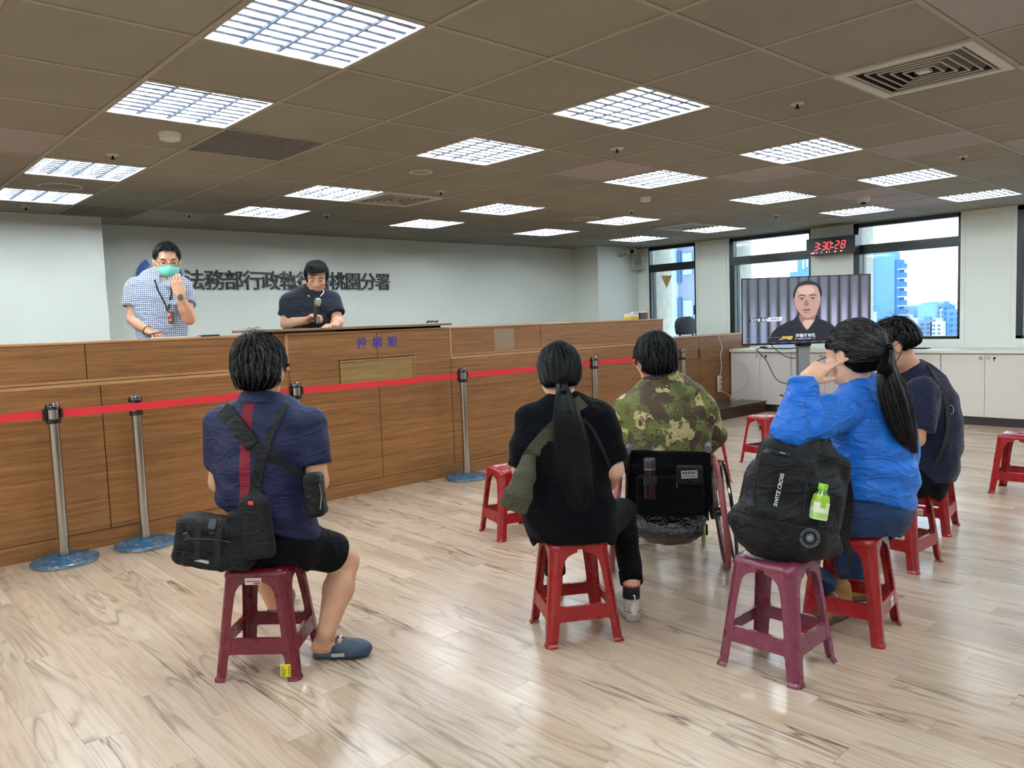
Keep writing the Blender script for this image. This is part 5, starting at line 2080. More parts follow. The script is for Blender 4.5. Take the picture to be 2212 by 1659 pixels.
def hand_prims(F, w, d, n, sgn=1, curl=(0.5, 0.5, 0.5, 0.5), thumb=(0.5, 0.5), sc=1.0, spread=0.06, k=0.006):
    """w wrist, d towards the knuckles, n the way the palm faces, sgn +1 if the thumb is on the side of cross(d, n)"""
    d = _n(d)
    n = _n(np.array(n, float)-d*(np.array(n, float)@d))
    s = np.cross(d, n)*sgn
    w = np.array(w, float)
    A = np.array([s, d, n])
    F.add(rbox(w+d*0.048*sc, (0.040*sc, 0.046*sc, 0.0145*sc), 0.013*sc, A), 0.012)
    F.add(cap(w-d*0.01*sc, w+d*0.03*sc, 0.025*sc, 0.020*sc), 0.02)
    F.add(ell(w+d*0.035*sc+s*0.022*sc+n*0.008*sc, (0.020*sc, 0.032*sc, 0.015*sc), A), 0.01)
    seg = [(0.044, 0.027, 0.021), (0.048, 0.030, 0.022), (0.045, 0.028, 0.021), (0.036, 0.021, 0.018)]
    tips = []
    for q in range(4):
        off = (0.029-0.0195*q)*sc
        p = w+d*(0.088-0.003*abs(q-1.2))*sc+s*off
        a = 0.0
        dirl = _n(d+s*spread*(1.4-q))
        rr = (0.0088, 0.0090, 0.0086, 0.0076)[q]*sc
        for j in range(3):
            a += curl[q]*(0.85, 1.1, 0.8)[j]
            e = p+(dirl*math.cos(a)+n*math.sin(a))*seg[q][j]*sc
            F.add(cap(p, e, rr, rr*0.92), 0.0035 if j else k)
            p = e
            rr *= 0.93
        tips.append(p)
    p = w+d*0.018*sc+s*0.028*sc+n*0.006*sc
    td = _n(d*0.75+s*0.75*(1-thumb[0])+n*0.6*thumb[0])
    for j, (l_, rr) in enumerate(((0.040, 0.0125), (0.030, 0.0105), (0.022, 0.0092))):
        e = p+td*l_*sc
        F.add(cap(p, e, rr*sc, rr*0.9*sc), 0.006)
        p = e
        td = _n(td+(n*0.5-s*0.6)*thumb[1])
    tips.append(p)
    return tips


def strand_mesh(name, paths, rad, mats, parent, taper=0.4, mi=None):
    """thin three-sided hairs, paths (N, K, 3)"""
    N, K, _ = paths.shape
    T_ = np.gradient(paths, axis=1)
    T_ /= np.linalg.norm(T_, axis=2, keepdims=True)+1e-9
    a = np.array([0.31, 0.52, 0.79])
    X_ = np.cross(T_, a)
    X_ /= np.linalg.norm(X_, axis=2, keepdims=True)+1e-9
    Y_ = np.cross(T_, X_)
    r_ = rad*(1-(1-taper)*np.linspace(0, 1, K))[None, :, None]
    V = np.stack([paths+r_*(X_*math.cos(q*2.0944)+Y_*math.sin(q*2.0944)) for q in range(3)], axis=2).reshape(-1, 3)
    L = np.array(root_loc(parent)) if parent is not None else 0
    V = V-L
    ix = np.arange(N*K).reshape(N, K)
    F_ = []
    for q in range(3):
        q2 = (q+1) % 3
        F_.append(np.stack([ix[:, :-1]*3+q, ix[:, :-1]*3+q2, ix[:, 1:]*3+q2, ix[:, 1:]*3+q], -1).reshape(-1, 4))
    Fq = np.concatenate(F_)
    me = bpy.data.meshes.new(name)
    me.vertices.add(len(V))
    me.vertices.foreach_set('co', V.astype(np.float32).ravel())
    me.loops.add(len(Fq)*4)
    me.loops.foreach_set('vertex_index', Fq.ravel().astype(np.int32))
    me.polygons.add(len(Fq))
    me.polygons.foreach_set('loop_start', np.arange(len(Fq), dtype=np.int32)*4)
    me.polygons.foreach_set('loop_total', np.full(len(Fq), 4, dtype=np.int32))
    me.polygons.foreach_set('use_smooth', np.ones(len(Fq), dtype=bool))
    if not isinstance(mats, (list, tuple)):
        mats = [mats]
    for m in mats:
        me.materials.append(m)
    if mi is not None:
        me.polygons.foreach_set('material_index', np.tile(np.repeat(mi, K-1), 3).astype(np.int32))
    me.update(calc_edges=True)
    return link(name, me, parent)


def grow(field, roots, flow, steps=7, step=0.012, off=0.004, jit=0.25, seed=1, lift=0.0):
    rs = np.random.RandomState(seed)
    P = roots.copy()
    out = [P.copy()]
    J = rs.normal(0, jit, P.shape)
    for k in range(steps):
        e = 1e-3
        d = field(P)
        g = np.stack([field(P+np.eye(3)[a]*e)-d for a in range(3)], -1)/e
        g /= np.linalg.norm(g, axis=1, keepdims=True)+1e-9
        f = flow(P)+J
        f = f-g*(f*g).sum(1, keepdims=True)*0.9
        f /= np.linalg.norm(f, axis=1, keepdims=True)+1e-9
        P = P-g*np.clip(d-off-lift*k, -0.02, 0.02)[:, None]+f*step
        out.append(P.copy())
    return np.stack(out, 1)


def surf_roots(field, c, n, seed, dirs=None, r0=0.25, zmin=-1.0, up=(0, 0, 1)):
    """points on the surface of a field seen from its centre"""
    rs = np.random.RandomState(seed)
    D_ = rs.normal(size=(n*3, 3))
    D_ /= np.linalg.norm(D_, axis=1, keepdims=True)
    if dirs is not None:
        D_ = D_[dirs(D_)]
    D_ = D_[:n]
    t_ = np.full(len(D_), r0)
    P = np.array(c)+D_*t_[:, None]
    for _ in range(12):
        t_ = t_-field(P)*0.8
        P = np.array(c)+D_*t_[:, None]
    ok = np.abs(field(P)) < 0.01
    return P[ok]


def shoe(name, heel, toe, parent, mats, style='sneaker', sc=1.0, label=None):
    heel, toe = np.array(heel, float), np.array(toe, float)
    H = Frame(heel, toe-heel, (0, 0, 1), sc)     # y forward, x right, z up
    F = Field(0.012)
    F.add(loft([H(0, 0.030, 0.018), H(0, 0.10, 0.017), H(0, 0.18, 0.017), H(0, 0.245, 0.019)], np.array([0.034, 0.036, 0.047, 0.036])*sc, np.array([0.020, 0.019, 0.019, 0.018])*sc, H.x), 0.01)
    if style == 'clog':
        F.add(H.ell((0, 0.185, 0.036), (0.050, 0.088, 0.044)), 0.012)
        F.add(H.ell((0, 0.13, 0.050), (0.044, 0.050, 0.040)), 0.012)
        F.cut(H.ell((0, 0.055, 0.088), (0.040, 0.075, 0.062)), 0.006)
        F.cut(H.cap((0, 0.00, 0.055), (0, 0.12, 0.070), 0.030), 0.006)
    elif style == 'sneaker':
        F.add(loft([H(0, 0.028, 0.020), H(0, 0.10, 0.022), H(0, 0.19, 0.020), H(0, 0.262, 0.022)], np.array([0.038, 0.040, 0.050, 0.036])*sc, np.array([0.026, 0.024, 0.022, 0.020])*sc, H.x), 0.006)
        F.add(H.cap((0, 0.050, 0.045), (0, 0.060, 0.095), 0.036, 0.034), 0.012)
        F.add(H.cap((0, 0.085, 0.075), (0, 0.20, 0.045), 0.036, 0.036), 0.015)
        F.add(H.ell((0, 0.215, 0.038), (0.045, 0.055, 0.032)), 0.012)
        F.add(H.ell((0, 0.012, 0.060), (0.022, 0.012, 0.034)), 0.010)
        F.cut(H.cap((0, 0.058, 0.10), (0, 0.062, 0.16), 0.030, 0.034), 0.006)
    else:
        F.add(H.cap((0, 0.045, 0.045), (0, 0.055, 0.135), 0.040, 0.042), 0.012)
        F.add(H.cap((0, 0.085, 0.080), (0, 0.20, 0.048), 0.040, 0.040), 0.015)
        F.add(H.ell((0, 0.215, 0.045), (0.050, 0.058, 0.040)), 0.012)
    F.plane((0, 0, heel[2]+0.001), (0, 0, -1))
    z0 = heel[2]
    hs = {'clog': 0.020, 'sneaker': 0.036, 'boot': 0.032}[style]
    o = skin(name, [(F, 0.0042)], mats, parent, matfn=lambda c: (c[:, 2] < z0+hs*sc).astype(int))
    if label:
        o['label'] = label
    return o, H, F


# ---------------------------------------------------------------- materials of people
def skin_mat(name, rgb):
    m, n, l, b = newmat(name)
    t = NT(m)
    P = t.obj()
    a = t.noise(P, 18.0, 4, 0.6)
    c0 = lin(rgb)
    c = t.mix(t.ramp(a, [(0.3, (0,)*3), (0.75, (1,)*3)]), c0, (c0[0]*1.02, c0[1]*0.86, c0[2]*0.84))
    l.new(c, b.inputs['Base Color'])
    b.inputs['Roughness'].default_value = 0.48
    b.inputs['Specular IOR Level'].default_value = 0.4
    b.inputs['Subsurface Weight'].default_value = 0.08
    b.inputs['Subsurface Radius'].default_value = (0.010, 0.004, 0.002)
    t.bump(t.noise(P, 420.0, 2), 0.10, 0.002, b.inputs['Normal'])
    return m


def crease(t, P, b, weave, bump, amt, sc=7.5):
    """woven surface plus sharp wandering creases as relief"""
    mp = t.n.new('ShaderNodeMapping')
    mp.inputs['Scale'].default_value = (1.0, 1.0, 2.3)
    mp.inputs['Rotation'].default_value = (0.5, 0.3, 0.2)
    t.l.new(P, mp.inputs[0])
    a = t.noise(mp.outputs[0], sc, 2.0, 0.5, 0.8)
    r1 = t.math('POWER', t.math('SUBTRACT', 1.0, t.math('MULTIPLY', t.math('ABSOLUTE', t.math('SUBTRACT', a, 0.5)), 5.0)), 3.0)
    r1 = t.math('MAXIMUM', r1, 0.0)
    a2 = t.noise(mp.outputs[0], sc*2.2, 2.0, 0.5, 0.5)
    h = t.math('ADD', t.math('MULTIPLY', r1, 1.0), t.math('MULTIPLY', a2, 0.6))
    b1 = t.n.new('ShaderNodeBump')
    b1.inputs['Strength'].default_value = amt
    b1.inputs['Distance'].default_value = 0.012
    t.l.new(h, b1.inputs['Height'])
    b2 = t.n.new('ShaderNodeBump')
    b2.inputs['Strength'].default_value = bump
    b2.inputs['Distance'].default_value = 0.002
    t.l.new(weave, b2.inputs['Height'])
    t.l.new(b1.outputs[0], b2.inputs['Normal'])
    t.l.new(b2.outputs[0], b.inputs['Normal'])


def cloth_mat(name, rgb, rough=0.85, scale=700.0, bump=0.25, sheen=0.06, fold=0.0, spec=0.25, crs=0.34):
    m, n, l, b = newmat(name)
    t = NT(m)
    P = t.obj()
    a = t.noise(P, 5.0, 3, 0.5)
    c0 = lin(rgb)
    l.new(t.mix(t.ramp(a, [(0.3, (0,)*3), (0.7, (1,)*3)]), tuple(v*0.90 for v in c0), tuple(min(1, v*1.10) for v in c0)), b.inputs['Base Color'])
    b.inputs['Roughness'].default_value = rough
    b.inputs['Sheen Weight'].default_value = sheen
    b.inputs['Sheen Roughness'].default_value = 0.5
    b.inputs['Specular IOR Level'].default_value = spec
    crease(t, P, b, t.noise(P, scale, 2), bump, crs)
    return m


SKIN_A = skin_mat('tan skin', (206, 162, 132))
SKIN_B = skin_mat('light skin', (220, 180, 154))
M_HAIR = mat('black hair', (5, 5, 6), 0.8, spec=0.06)
M_HAIR2 = mat('black hair strands', (12, 12, 14), 0.36, spec=0.4)
M_HGREY = mat('grey hair strands', (112, 108, 104), 0.4, spec=0.5)
M_BLACKC = cloth_mat('black cotton', (7, 8, 11), spec=0.08, sheen=0.02)
M_BAG = cloth_mat('black nylon', (10, 11, 13), 0.6, 900, 0.3, 0.02, spec=0.2)
M_WEB = cloth_mat('black webbing', (18, 19, 22), 0.7, 1100, 0.5)
M_PLAS = mat('black buckle plastic', (22, 23, 26), 0.3)


def folds(dirv, freq, amp, seed=0, z0=None):
    """gentle creases that run across dirv"""
    dv = _n(dirv)

    def F(P):
        w = vnoise(P, 5.5, seed)
        q = (P@dv)*freq+w*3.2
        s_ = np.sin(q)
        env = np.clip(0.35+0.8*vnoise(P, 7.0, seed+5), 0, 1)
        return -amp*env*(np.abs(s_)**1.5*np.sign(s_))-amp*0.35*vnoise(P, 22.0, seed+9)
    return F
def sleeve(a, b_, hem, ra, rb, cuff=0.0):
    f_ = Field(0.02)
    a, b_, hem = np.array(a, float), np.array(b_, float), np.array(hem, float)
    f_.add(cap(a, b_, ra, rb), 0.02)
    f_.plane(hem, b_-a)
    return f_


# ================================================================ man at front left, seen from behind
def build_A():
    r = empty('person', (1.335, 2.975, 0.43), label='seated man in navy polo with a red back stripe, black shorts and clogs', cat='person')
    d = 3.15
    Hd = Frame(at(563, 800, d-0.02), _n(CF*1.0+CR*0.10-np.array([0, 0, 0.10])), (0, 0, 1), 1.12)
    F = Field(0.02)
    head_prims(F, Hd)
    F.add(cap(at(563, 825, d), at(566, 890, d), 0.060, 0.064), 0.03)
    F.add(loft([at(568, 915, d), at(566, 970, d), at(580, 1110, d)], [0.13, 0.16, 0.15], [0.06, 0.090, 0.10], CR), 0.03)
    sr, er, wr = at(668, 915, d), at(686, 1040, d-0.02), at(662, 1092, d+0.22)
    sl, el_, wl = at(478, 915, d), at(474, 1040, d+0.10), at(505, 1085, d+0.32)
    F.add(cap(sr, er, 0.052, 0.043), 0.02)
    F.add(cap(er, er*0.55+wr*0.45, 0.043, 0.045), 0.015)
    F.add(cap(er*0.55+wr*0.45, wr, 0.045, 0.028), 0.015)
    F.add(cap(sl, el_, 0.052, 0.042), 0.02)
    F.add(cap(el_, wl, 0.043, 0.028), 0.015)
    tr = hand_prims(F, wr, wr-er+np.array([0, 0, -0.02]), (0, 0, -1), 1, (0.5,)*4, sc=1.02)
    hand_prims(F, wl, wl-el_, (0, 0, -1), -1, (0.5,)*4, sc=1.02)
    # legs
    kn = at(746, 1213, 3.43)
    ca = at(731, 1272, 3.34)
    heel, toe = gnd(672, 1422), gnd(752, 1418)
    an = at(704, 1368, 3.21)
    F.add(cap(at(640, 1168, 3.2), kn, 0.085, 0.060), 0.03)
    F.add(cap(kn, ca, 0.056, 0.064), 0.015)
    F.add(cap(ca, an, 0.064, 0.036), 0.02)
    hv = _n(toe-heel)
    F.add(cap(an, heel+hv*0.05+np.array([0, 0, 0.055]), 0.036, 0.034), 0.015)
    F.add(cap(heel+hv*0.035+np.array([0, 0, 0.050]), heel+hv*0.17+np.array([0, 0, 0.042]), 0.033, 0.030), 0.015)
    kl, al = at(556, 1190, 3.62), at(591, 1300, 3.70)
    h2, t2 = gnd(585, 1330), gnd(574, 1311)
    hv2 = _n(np.array([CF[0], CF[1], 0])+CR*np.array([1, 1, 0])*0.1)
    h2 = gnd(585, 1332)
    F.add(cap(at(545, 1168, 3.2), kl, 0.085, 0.06), 0.03)
    F.add(cap(kl, (kl+al)/2, 0.056, 0.060), 0.015)
    F.add(cap((kl+al)/2, al, 0.060, 0.036), 0.015)
    F.add(cap(al, h2+hv2*0.05+np.array([0, 0, 0.05]), 0.036, 0.034), 0.015)
    F.add(cap(h2+hv2*0.05+np.array([0, 0, 0.05]), h2+hv2*0.16+np.array([0, 0, 0.04]), 0.033, 0.028), 0.015)
    skin('body', split_field(F, [(Hd.o, 0.155), (wr+_n(wr-er)*0.07, 0.12)], 0.009, 0.005), SKIN_A, r)
    # polo shirt
    Sh = Field(0.025)
    Sh.add(loft([at(566, 866, d), at(568, 888, d), at(571, 912, d), at(568, 960, d), at(562, 1010, d), at(566, 1060, d), at(580, 1110, d+0.01), at(590, 1160, d+0.02), at(592, 1185, d+0.02)],
                [0.066, 0.155, 0.190, 0.197, 0.185, 0.180, 0.188, 0.182, 0.17], [0.060, 0.090, 0.115, 0.128, 0.132, 0.132, 0.138, 0.140, 0.135], CR), 0.02)
    Sh.plane(at(625, 1148, d), -CU+CR*(-0.42))
    Sh.plane(at(500, 1176, d), -CU+CR*(-0.10))
    Sh.sub(sleeve(sr+CU*0.0, er, at(684, 1004, d), 0.072, 0.064), 0.045)
    Sh.sub(sleeve(sl, el_, at(478, 1010, d+0.05), 0.070, 0.060), 0.045)
    Sh.cut(cap(at(563, 800, d), at(566, 872, d-0.005), 0.055, 0.060), 0.004)
    Sh.disp(folds(CR*0.75+CU*0.6, 55.0, 0.0080, 3))
    m, n, l, b = newmat('navy jersey with wine stripe')
    t = NT(m)
    vm = n.new('ShaderNodeVectorMath')
    vm.operation = 'DOT_PRODUCT'
    l.new(t.pos(), vm.inputs[0])
    vm.inputs[1].default_value = tuple(CR)
    c_ = float(at(531, 960, 3.03)@CR)
    dd = t.math('ABSOLUTE', t.math('SUBTRACT', vm.outputs['Value'], c_))
    msk = t.math('LESS_THAN', dd, 0.021)
    edge = t.math('MULTIPLY', t.math('LESS_THAN', dd, 0.023), t.math('GREATER_THAN', dd, 0.021))
    col = t.mix(msk, lin((19, 25, 58)), lin((112, 16, 34)))
    l.new(t.mix(edge, col, lin((20, 24, 46))), b.inputs['Base Color'])
    b.inputs['Roughness'].default_value = 0.62
    b.inputs['Specular IOR Level'].default_value = 0.25
    crease(t, t.obj(), b, t.noise(t.obj(), 800.0, 2), 0.2, 0.30)
    skin('polo_shirt', [(Sh, 0.0062)], m, r, relax=2)
    # collar
    Cl = Field(0.01)
    Cl.add(loft([at(566, 846, d-0.005), at(567, 882, d-0.004)], [0.082, 0.128], [0.072, 0.098], CR), 0.01)
    Cl.cut(loft([at(564, 800, d+0.0), at(566, 846, d-0.0), at(567, 882, d)], [0.064, 0.074, 0.100], [0.058, 0.064, 0.078], CR), 0.003)
    Cl.plane(at(566, 851, d), CU+CF*0.25)
    Cl.plane(at(566, 876, d), -CU-CF*0.15)
    M_NAVY = cloth_mat('navy rib collar', (30, 35, 60), 0.8)
    skin('collar', [(Cl, 0.0045)], M_NAVY, r)
    # shorts
    Tr = Field(0.03)
    Tr.add(loft([at(588, 1125, d+0.02), at(592, 1165, d+0.03), at(592, 1200, d+0.03)], [0.165, 0.185, 0.17], [0.125, 0.15, 0.13], CR), 0.02)
    Tr.add(cap(at(640, 1172, 3.2), at(738, 1200, 3.42), 0.100, 0.082), 0.03)
    Tr.add(cap(at(545, 1172, 3.2), at(555, 1192, 3.60), 0.098, 0.082), 0.03)
    hemv = _n(at(738, 1200, 3.42)-at(640, 1172, 3.2))
    Tr.plane(at(722, 1200, 3.38), hemv+np.array([0, 0, -0.10]), lim=(at(745, 1205, 3.43), 0.17))
    Tr.plane((0, 0, 0.4335), (0, 0, -1), lim=((1.335, 2.975, 0.40), 0.165))
    Tr.disp(folds(CR, 45.0, 0.004, 8))
    skin('shorts', [(Tr, 0.0075)], M_BLACKC, r, relax=2)
    # hair
    Hf = Field(0.02)
    Hf.add(Hd.ell((0, -0.020, 0.034), (0.088, 0.104, 0.098)), 0.02)
    Hf.add(Hd.ell((0, -0.045, -0.015), (0.078, 0.070, 0.072)), 0.02)
    Hf.cut(Hd.box((0, 0.105, -0.045), (0.12, 0.095, 0.075), 0.02), 0.01)
    Hf.cut(Hd.box((0, -0.02, -0.15), (0.14, 0.14, 0.073), 0.01), 0.012)
    for sx in (-1, 1):
        Hf.cut(Hd.ell((sx*0.090, 0.004, -0.022), (0.022, 0.026, 0.034)), 0.006)
    hc = Hd(0, -0.01, 0.02)

    def clump(P):
        q = (P-hc)@Hd.A.T
        an_ = np.arctan2(q[:, 0], q[:, 1]+0.05)
        return -0.0035*np.sin(an_*19+4*vnoise(P, 14, 2))*np.clip(1-0.0*q[:, 2], 0, 1)-0.004*vnoise(P, 30, 4)
    Hf.disp(clump)
    skin('hair', [(Hf, 0.0045)], M_HAIR, r)
    wh = Hd(0.012, -0.075, 0.105)

    def flow(P):
        v = P-wh
        v = v/(np.linalg.norm(v, axis=1, keepdims=True)+1e-6)
        near = np.exp(-np.linalg.norm(P-wh, axis=1)/0.05)[:, None]
        sw = np.cross(v, -CF)
        return v*1.0+np.array([0, 0, -0.7])*(1-near)+sw*near*0.9+CR*0.25
    roots = surf_roots(Hf, hc, 2600, 5, lambda D_: (D_@Hd.z > -0.45) & (D_@Hd.y < 0.75))
    paths = grow(Hf, roots, flow, 6, 0.011, 0.003, 0.22, 3, lift=0.0003)
    ok = (paths[:, -1]-Hd.o)@Hd.z > -0.095*1.12
    rs = np.random.RandomState(4)
    paths = paths[ok]
    strand_mesh('hair_strands', paths, 0.0009, [M_HAIR2, M_HGREY], r, mi=(rs.rand(len(paths)) < 0.10).astype(int))
    # clogs
    MC = mat('dark blue foam clog', (48, 62, 82), 0.5)
    MCs = mat('clog sole', (38, 50, 68), 0.6)
    o, H1, F1 = shoe('clog', heel, heel+hv*0.24, r, [MC, MCs], 'clog', 0.93)
    b = MB()
    b.box(0.03, 0.045, 0.10, 0.20, 0.020, 0.036)
    b.v = [tuple(H1(0.0468+x*0.02, y, z)) for x, y, z in b.v]
    b.build('side_logo', mat('pale grey strip', (176, 180, 176), 0.5), o, world=True)
    for q in range(3):
        b = MB().tube([H1(-0.03, 0.10+q*0.018, 0.075), H1(-0.012, 0.102+q*0.018, 0.094), H1(0.012, 0.102+q*0.018, 0.094), H1(0.03, 0.10+q*0.018, 0.075)], 0.003, 6)
        b.build('stripe', TRIMW if q % 2 == 0 else M_INK, o, world=True)
    shoe('clog', h2, h2+hv2*0.24, r, [MC, MCs], 'clog', 0.93)
    # ---- shoulder bag with cross straps
    bg_ = empty('shoulder_bag', tuple(at(470, 1235, 3.02)), label='black multi-pocket shoulder bag with padded strap on the man\'s back, at front left', cat='bag')
    Bf = Field(0.02)
    A3 = np.array([CR, CU, -CF])
    tilt = 0.16
    Ab = np.array([CR*math.cos(tilt)-CU*math.sin(tilt), CR*math.sin(tilt)+CU*math.cos(tilt), -CF])
    Bf.add(rbox(at(452, 1168, 3.02), (0.118, 0.098, 0.075), 0.035, Ab), 0.02)
    Bf.add(rbox(at(440, 1155, 2.955), (0.095, 0.060, 0.045), 0.025, Ab), 0.012)
    Bf.add(rbox(at(447, 1203, 2.96), (0.085, 0.042, 0.040), 0.02, Ab), 0.008)
    Bf.add(rbox(at(523, 1165, 2.985), (0.060, 0.110, 0.058), 0.03, Ab), 0.02)
    Bf.disp(lambda P: -0.0035*vnoise(P, 26, 3)-0.002*vnoise(P, 60, 6))
    skin('body', [(Bf, 0.0055)], M_BAG, bg_)
    Pf = Field(0.02)
    Ap = np.array([CR*math.cos(-0.13)-CU*math.sin(-0.13), CR*math.sin(-0.13)+CU*math.cos(-0.13), -CF])
    Pf.add(rbox(at(556, 1140, 2.935), (0.058, 0.118, 0.030), 0.026, Ap), 0.02)
    Pf.add(ell(at(553, 1095, 2.95), (0.046, 0.06, 0.026), Ap), 0.015)
    Pf.disp(lambda P: -0.003*vnoise(P, 22, 9))
    skin('sling_pocket', [(Pf, 0.0055)], M_BAG, bg_)

    def patch(name, f_, px, py, w_, h_, m_, ang=0.0, par=bg_, th=0.0025, off=0.002):
        p = hit(f_, px, py, off)
        if p is None:
            return
        e = 2e-3
        dd_ = f_(p[None])[0]
        g_ = np.array([f_((p+np.eye(3)[a]*e)[None])[0]-dd_ for a in range(3)])
        g_ = _n(_n(g_)-CF*0.3)
        x_ = _n(CR*math.cos(ang)+CU*math.sin(ang))
        M_ = frame(p, x_-g_*(x_@g_), np.cross(g_, x_))
        return MB().box(-w_/2, w_/2, -h_/2, h_/2, -th, th/2, bev=th*0.3, M=M_).build(name, m_, par, world=True)
    patch('red_label', Pf, 541, 1087, 0.020, 0.014, M_REDS, -0.1)
    patch('label_print', Pf, 541, 1085, 0.014, 0.003, TRIMW, -0.1, off=0.004)
    patch('reflective_tab', Pf, 524, 1208, 0.022, 0.052, mat('reflective grey tape', (150, 152, 154), 0.4), -0.25)
    for x_ in (430, 474):
        pth = path_on(Bf, [(x_, 1120), (x_-2, 1150), (x_-4, 1185), (x_-4, 1210)], 0.003, 4)
        MB().ribbon(pth, [-CF]*len(pth), 0.024, 0.003).build('webbing', M_WEB, bg_, world=True)
    pth = path_on(Bf, [(402, 1140), (440, 1136), (480, 1140), (505, 1148)], 0.004, 4)
    MB().ribbon(pth, [-CF]*len(pth), 0.018, 0.003).build('webbing', M_WEB, bg_, world=True)
    pth = path_on(Bf, [(398, 1165), (440, 1164), (480, 1168), (500, 1172)], 0.004, 4)
    MB().tube(pth, 0.003, 6).build('zip', M_PLAS, bg_, world=True)
    patch('buckle', Bf, 459, 1133, 0.030, 0.040, M_PLAS, -0.15, th=0.008, off=0.006)
    patch('buckle', Bf, 458, 1150, 0.026, 0.016, M_PLAS, -0.15, th=0.008, off=0.006)
    patch('buckle', Bf, 404, 1158, 0.018, 0.030, M_PLAS, 0.5, th=0.008, off=0.004)
    pth = [at(398, 1130, 2.98), at(388, 1148, 2.99), at(392, 1165, 3.0), at(380, 1172, 3.0)]
    MB().ribbon(smooth_path(pth), [-CF]*40, 0.014, 0.003).build('loose_strap', M_WEB, bg_, world=True)
    patch('silver_tag', Bf, 436, 1212, 0.055, 0.012, mat('crumpled silver', (190, 200, 196), 0.25, metal=0.6, bump=0.6, bscale=60), -0.2, th=0.004)
    # straps over the back
    pth = path_on(Sh, [(489, 893), (512, 925), (545, 962), (590, 985), (640, 1020), (664, 1048)], 0.006, 6)
    MB().ribbon(pth, [-CF]*len(pth), 0.040, 0.004).build('strap', M_WEB, bg_, world=True)
    pth = path_on(Sh, [(482, 884), (505, 912), (532, 945), (546, 962)], 0.011, 6)
    MB().ribbon(pth, [-CF]*len(pth), 0.062, 0.012).build('shoulder_pad', M_BAG, bg_, world=True)
    pth = path_on(Sh, [(616, 872), (598, 910), (578, 955), (563, 1010), (553, 1060)], 0.007, 6)
    MB().ribbon(pth, [-CF]*len(pth), 0.026, 0.004).build('strap', M_WEB, bg_, world=True)
    pth = path_on(Sh, [(566, 985), (556, 1030), (551, 1068)], 0.010, 6)
    MB().ribbon(pth, [-CF]*len(pth), [0.034+0.014*q/max(1, len(pth)-1) for q in range(len(pth))], 0.008).build('strap_pad', M_BAG, bg_, world=True)
    # black pouch at the right hip
    Qf = Field(0.02)
    Qf.add(rbox(at(681, 1068, 3.02), (0.034, 0.085, 0.045), 0.02, Ap), 0.01)
    Qf.disp(lambda P: -0.002*vnoise(P, 30, 2))
    po = skin('waist_pouch', [(Qf, 0.0055)], M_BAG, None)
    tag(po, 'black zipped pouch hanging at the right side of the man in the navy polo', 'pouch')
    pth = path_on(Qf, [(690, 1045), (694, 1070), (692, 1100)], 0.002, 4)
    MB().tube(pth, 0.002, 6).build('zip', M_STEEL, po)
    return r


build_A()
def hair_cap(H, r, infl=0.0, cutz=-0.075, facey=0.105, noise=0.003, vox=0.0045, seed=1, back=0.0, face=True, name='hair', ears=()):
    Hf = Field(0.02)
    Hf.add(H.ell((0, -0.018-back*0.5, 0.034), (0.086+infl, 0.102+infl, 0.098+infl)), 0.02)
    Hf.add(H.ell((0, -0.045, -0.012), (0.077+infl, 0.070+infl, 0.070)), 0.02)
    for sx in ears:
        Hf.cut(H.ell((sx*0.092, 0.006, -0.022), (0.024, 0.027, 0.036)), 0.006)
    if face:
        Hf.cut(H.box((0, facey, -0.045), (0.13, 0.095, 0.082), 0.02), 0.012)
    Hf.cut(H.box((0, -0.02, cutz-0.075), (0.16, 0.16, 0.073), 0.01), 0.012)
    hc = H(0, -0.01, 0.02)

    def clump(P):
        q = (P-hc)@H.A.T
        an_ = np.arctan2(q[:, 0], q[:, 1]+0.05)
        return -noise*np.sin(an_*17+4*vnoise(P, 14, seed))-noise*1.1*vnoise(P, 30, seed+3)
    Hf.disp(clump)
    return Hf, hc


def strands(H, Hf, hc, r, n, flow, grey=0.0, seed=1, steps=6, step=0.011, sel=None, rad=0.0008, jit=0.22, off=0.003, lift=0.0002, name='hair_strands', zlim=-0.3):
    roots = surf_roots(Hf, hc, n, seed, sel or (lambda D_: (D_@H.z > -0.5) & (D_@H.y < 0.75)))
    paths = grow(Hf, roots, flow, steps, step, off, jit, seed, lift=lift)
    paths = paths[(paths[:, -1]-H.o)@H.z > zlim]
    rs = np.random.RandomState(seed)
    return strand_mesh(name, paths, rad, [M_HAIR2, M_HGREY], r, mi=(rs.rand(len(paths)) < grey).astype(int))


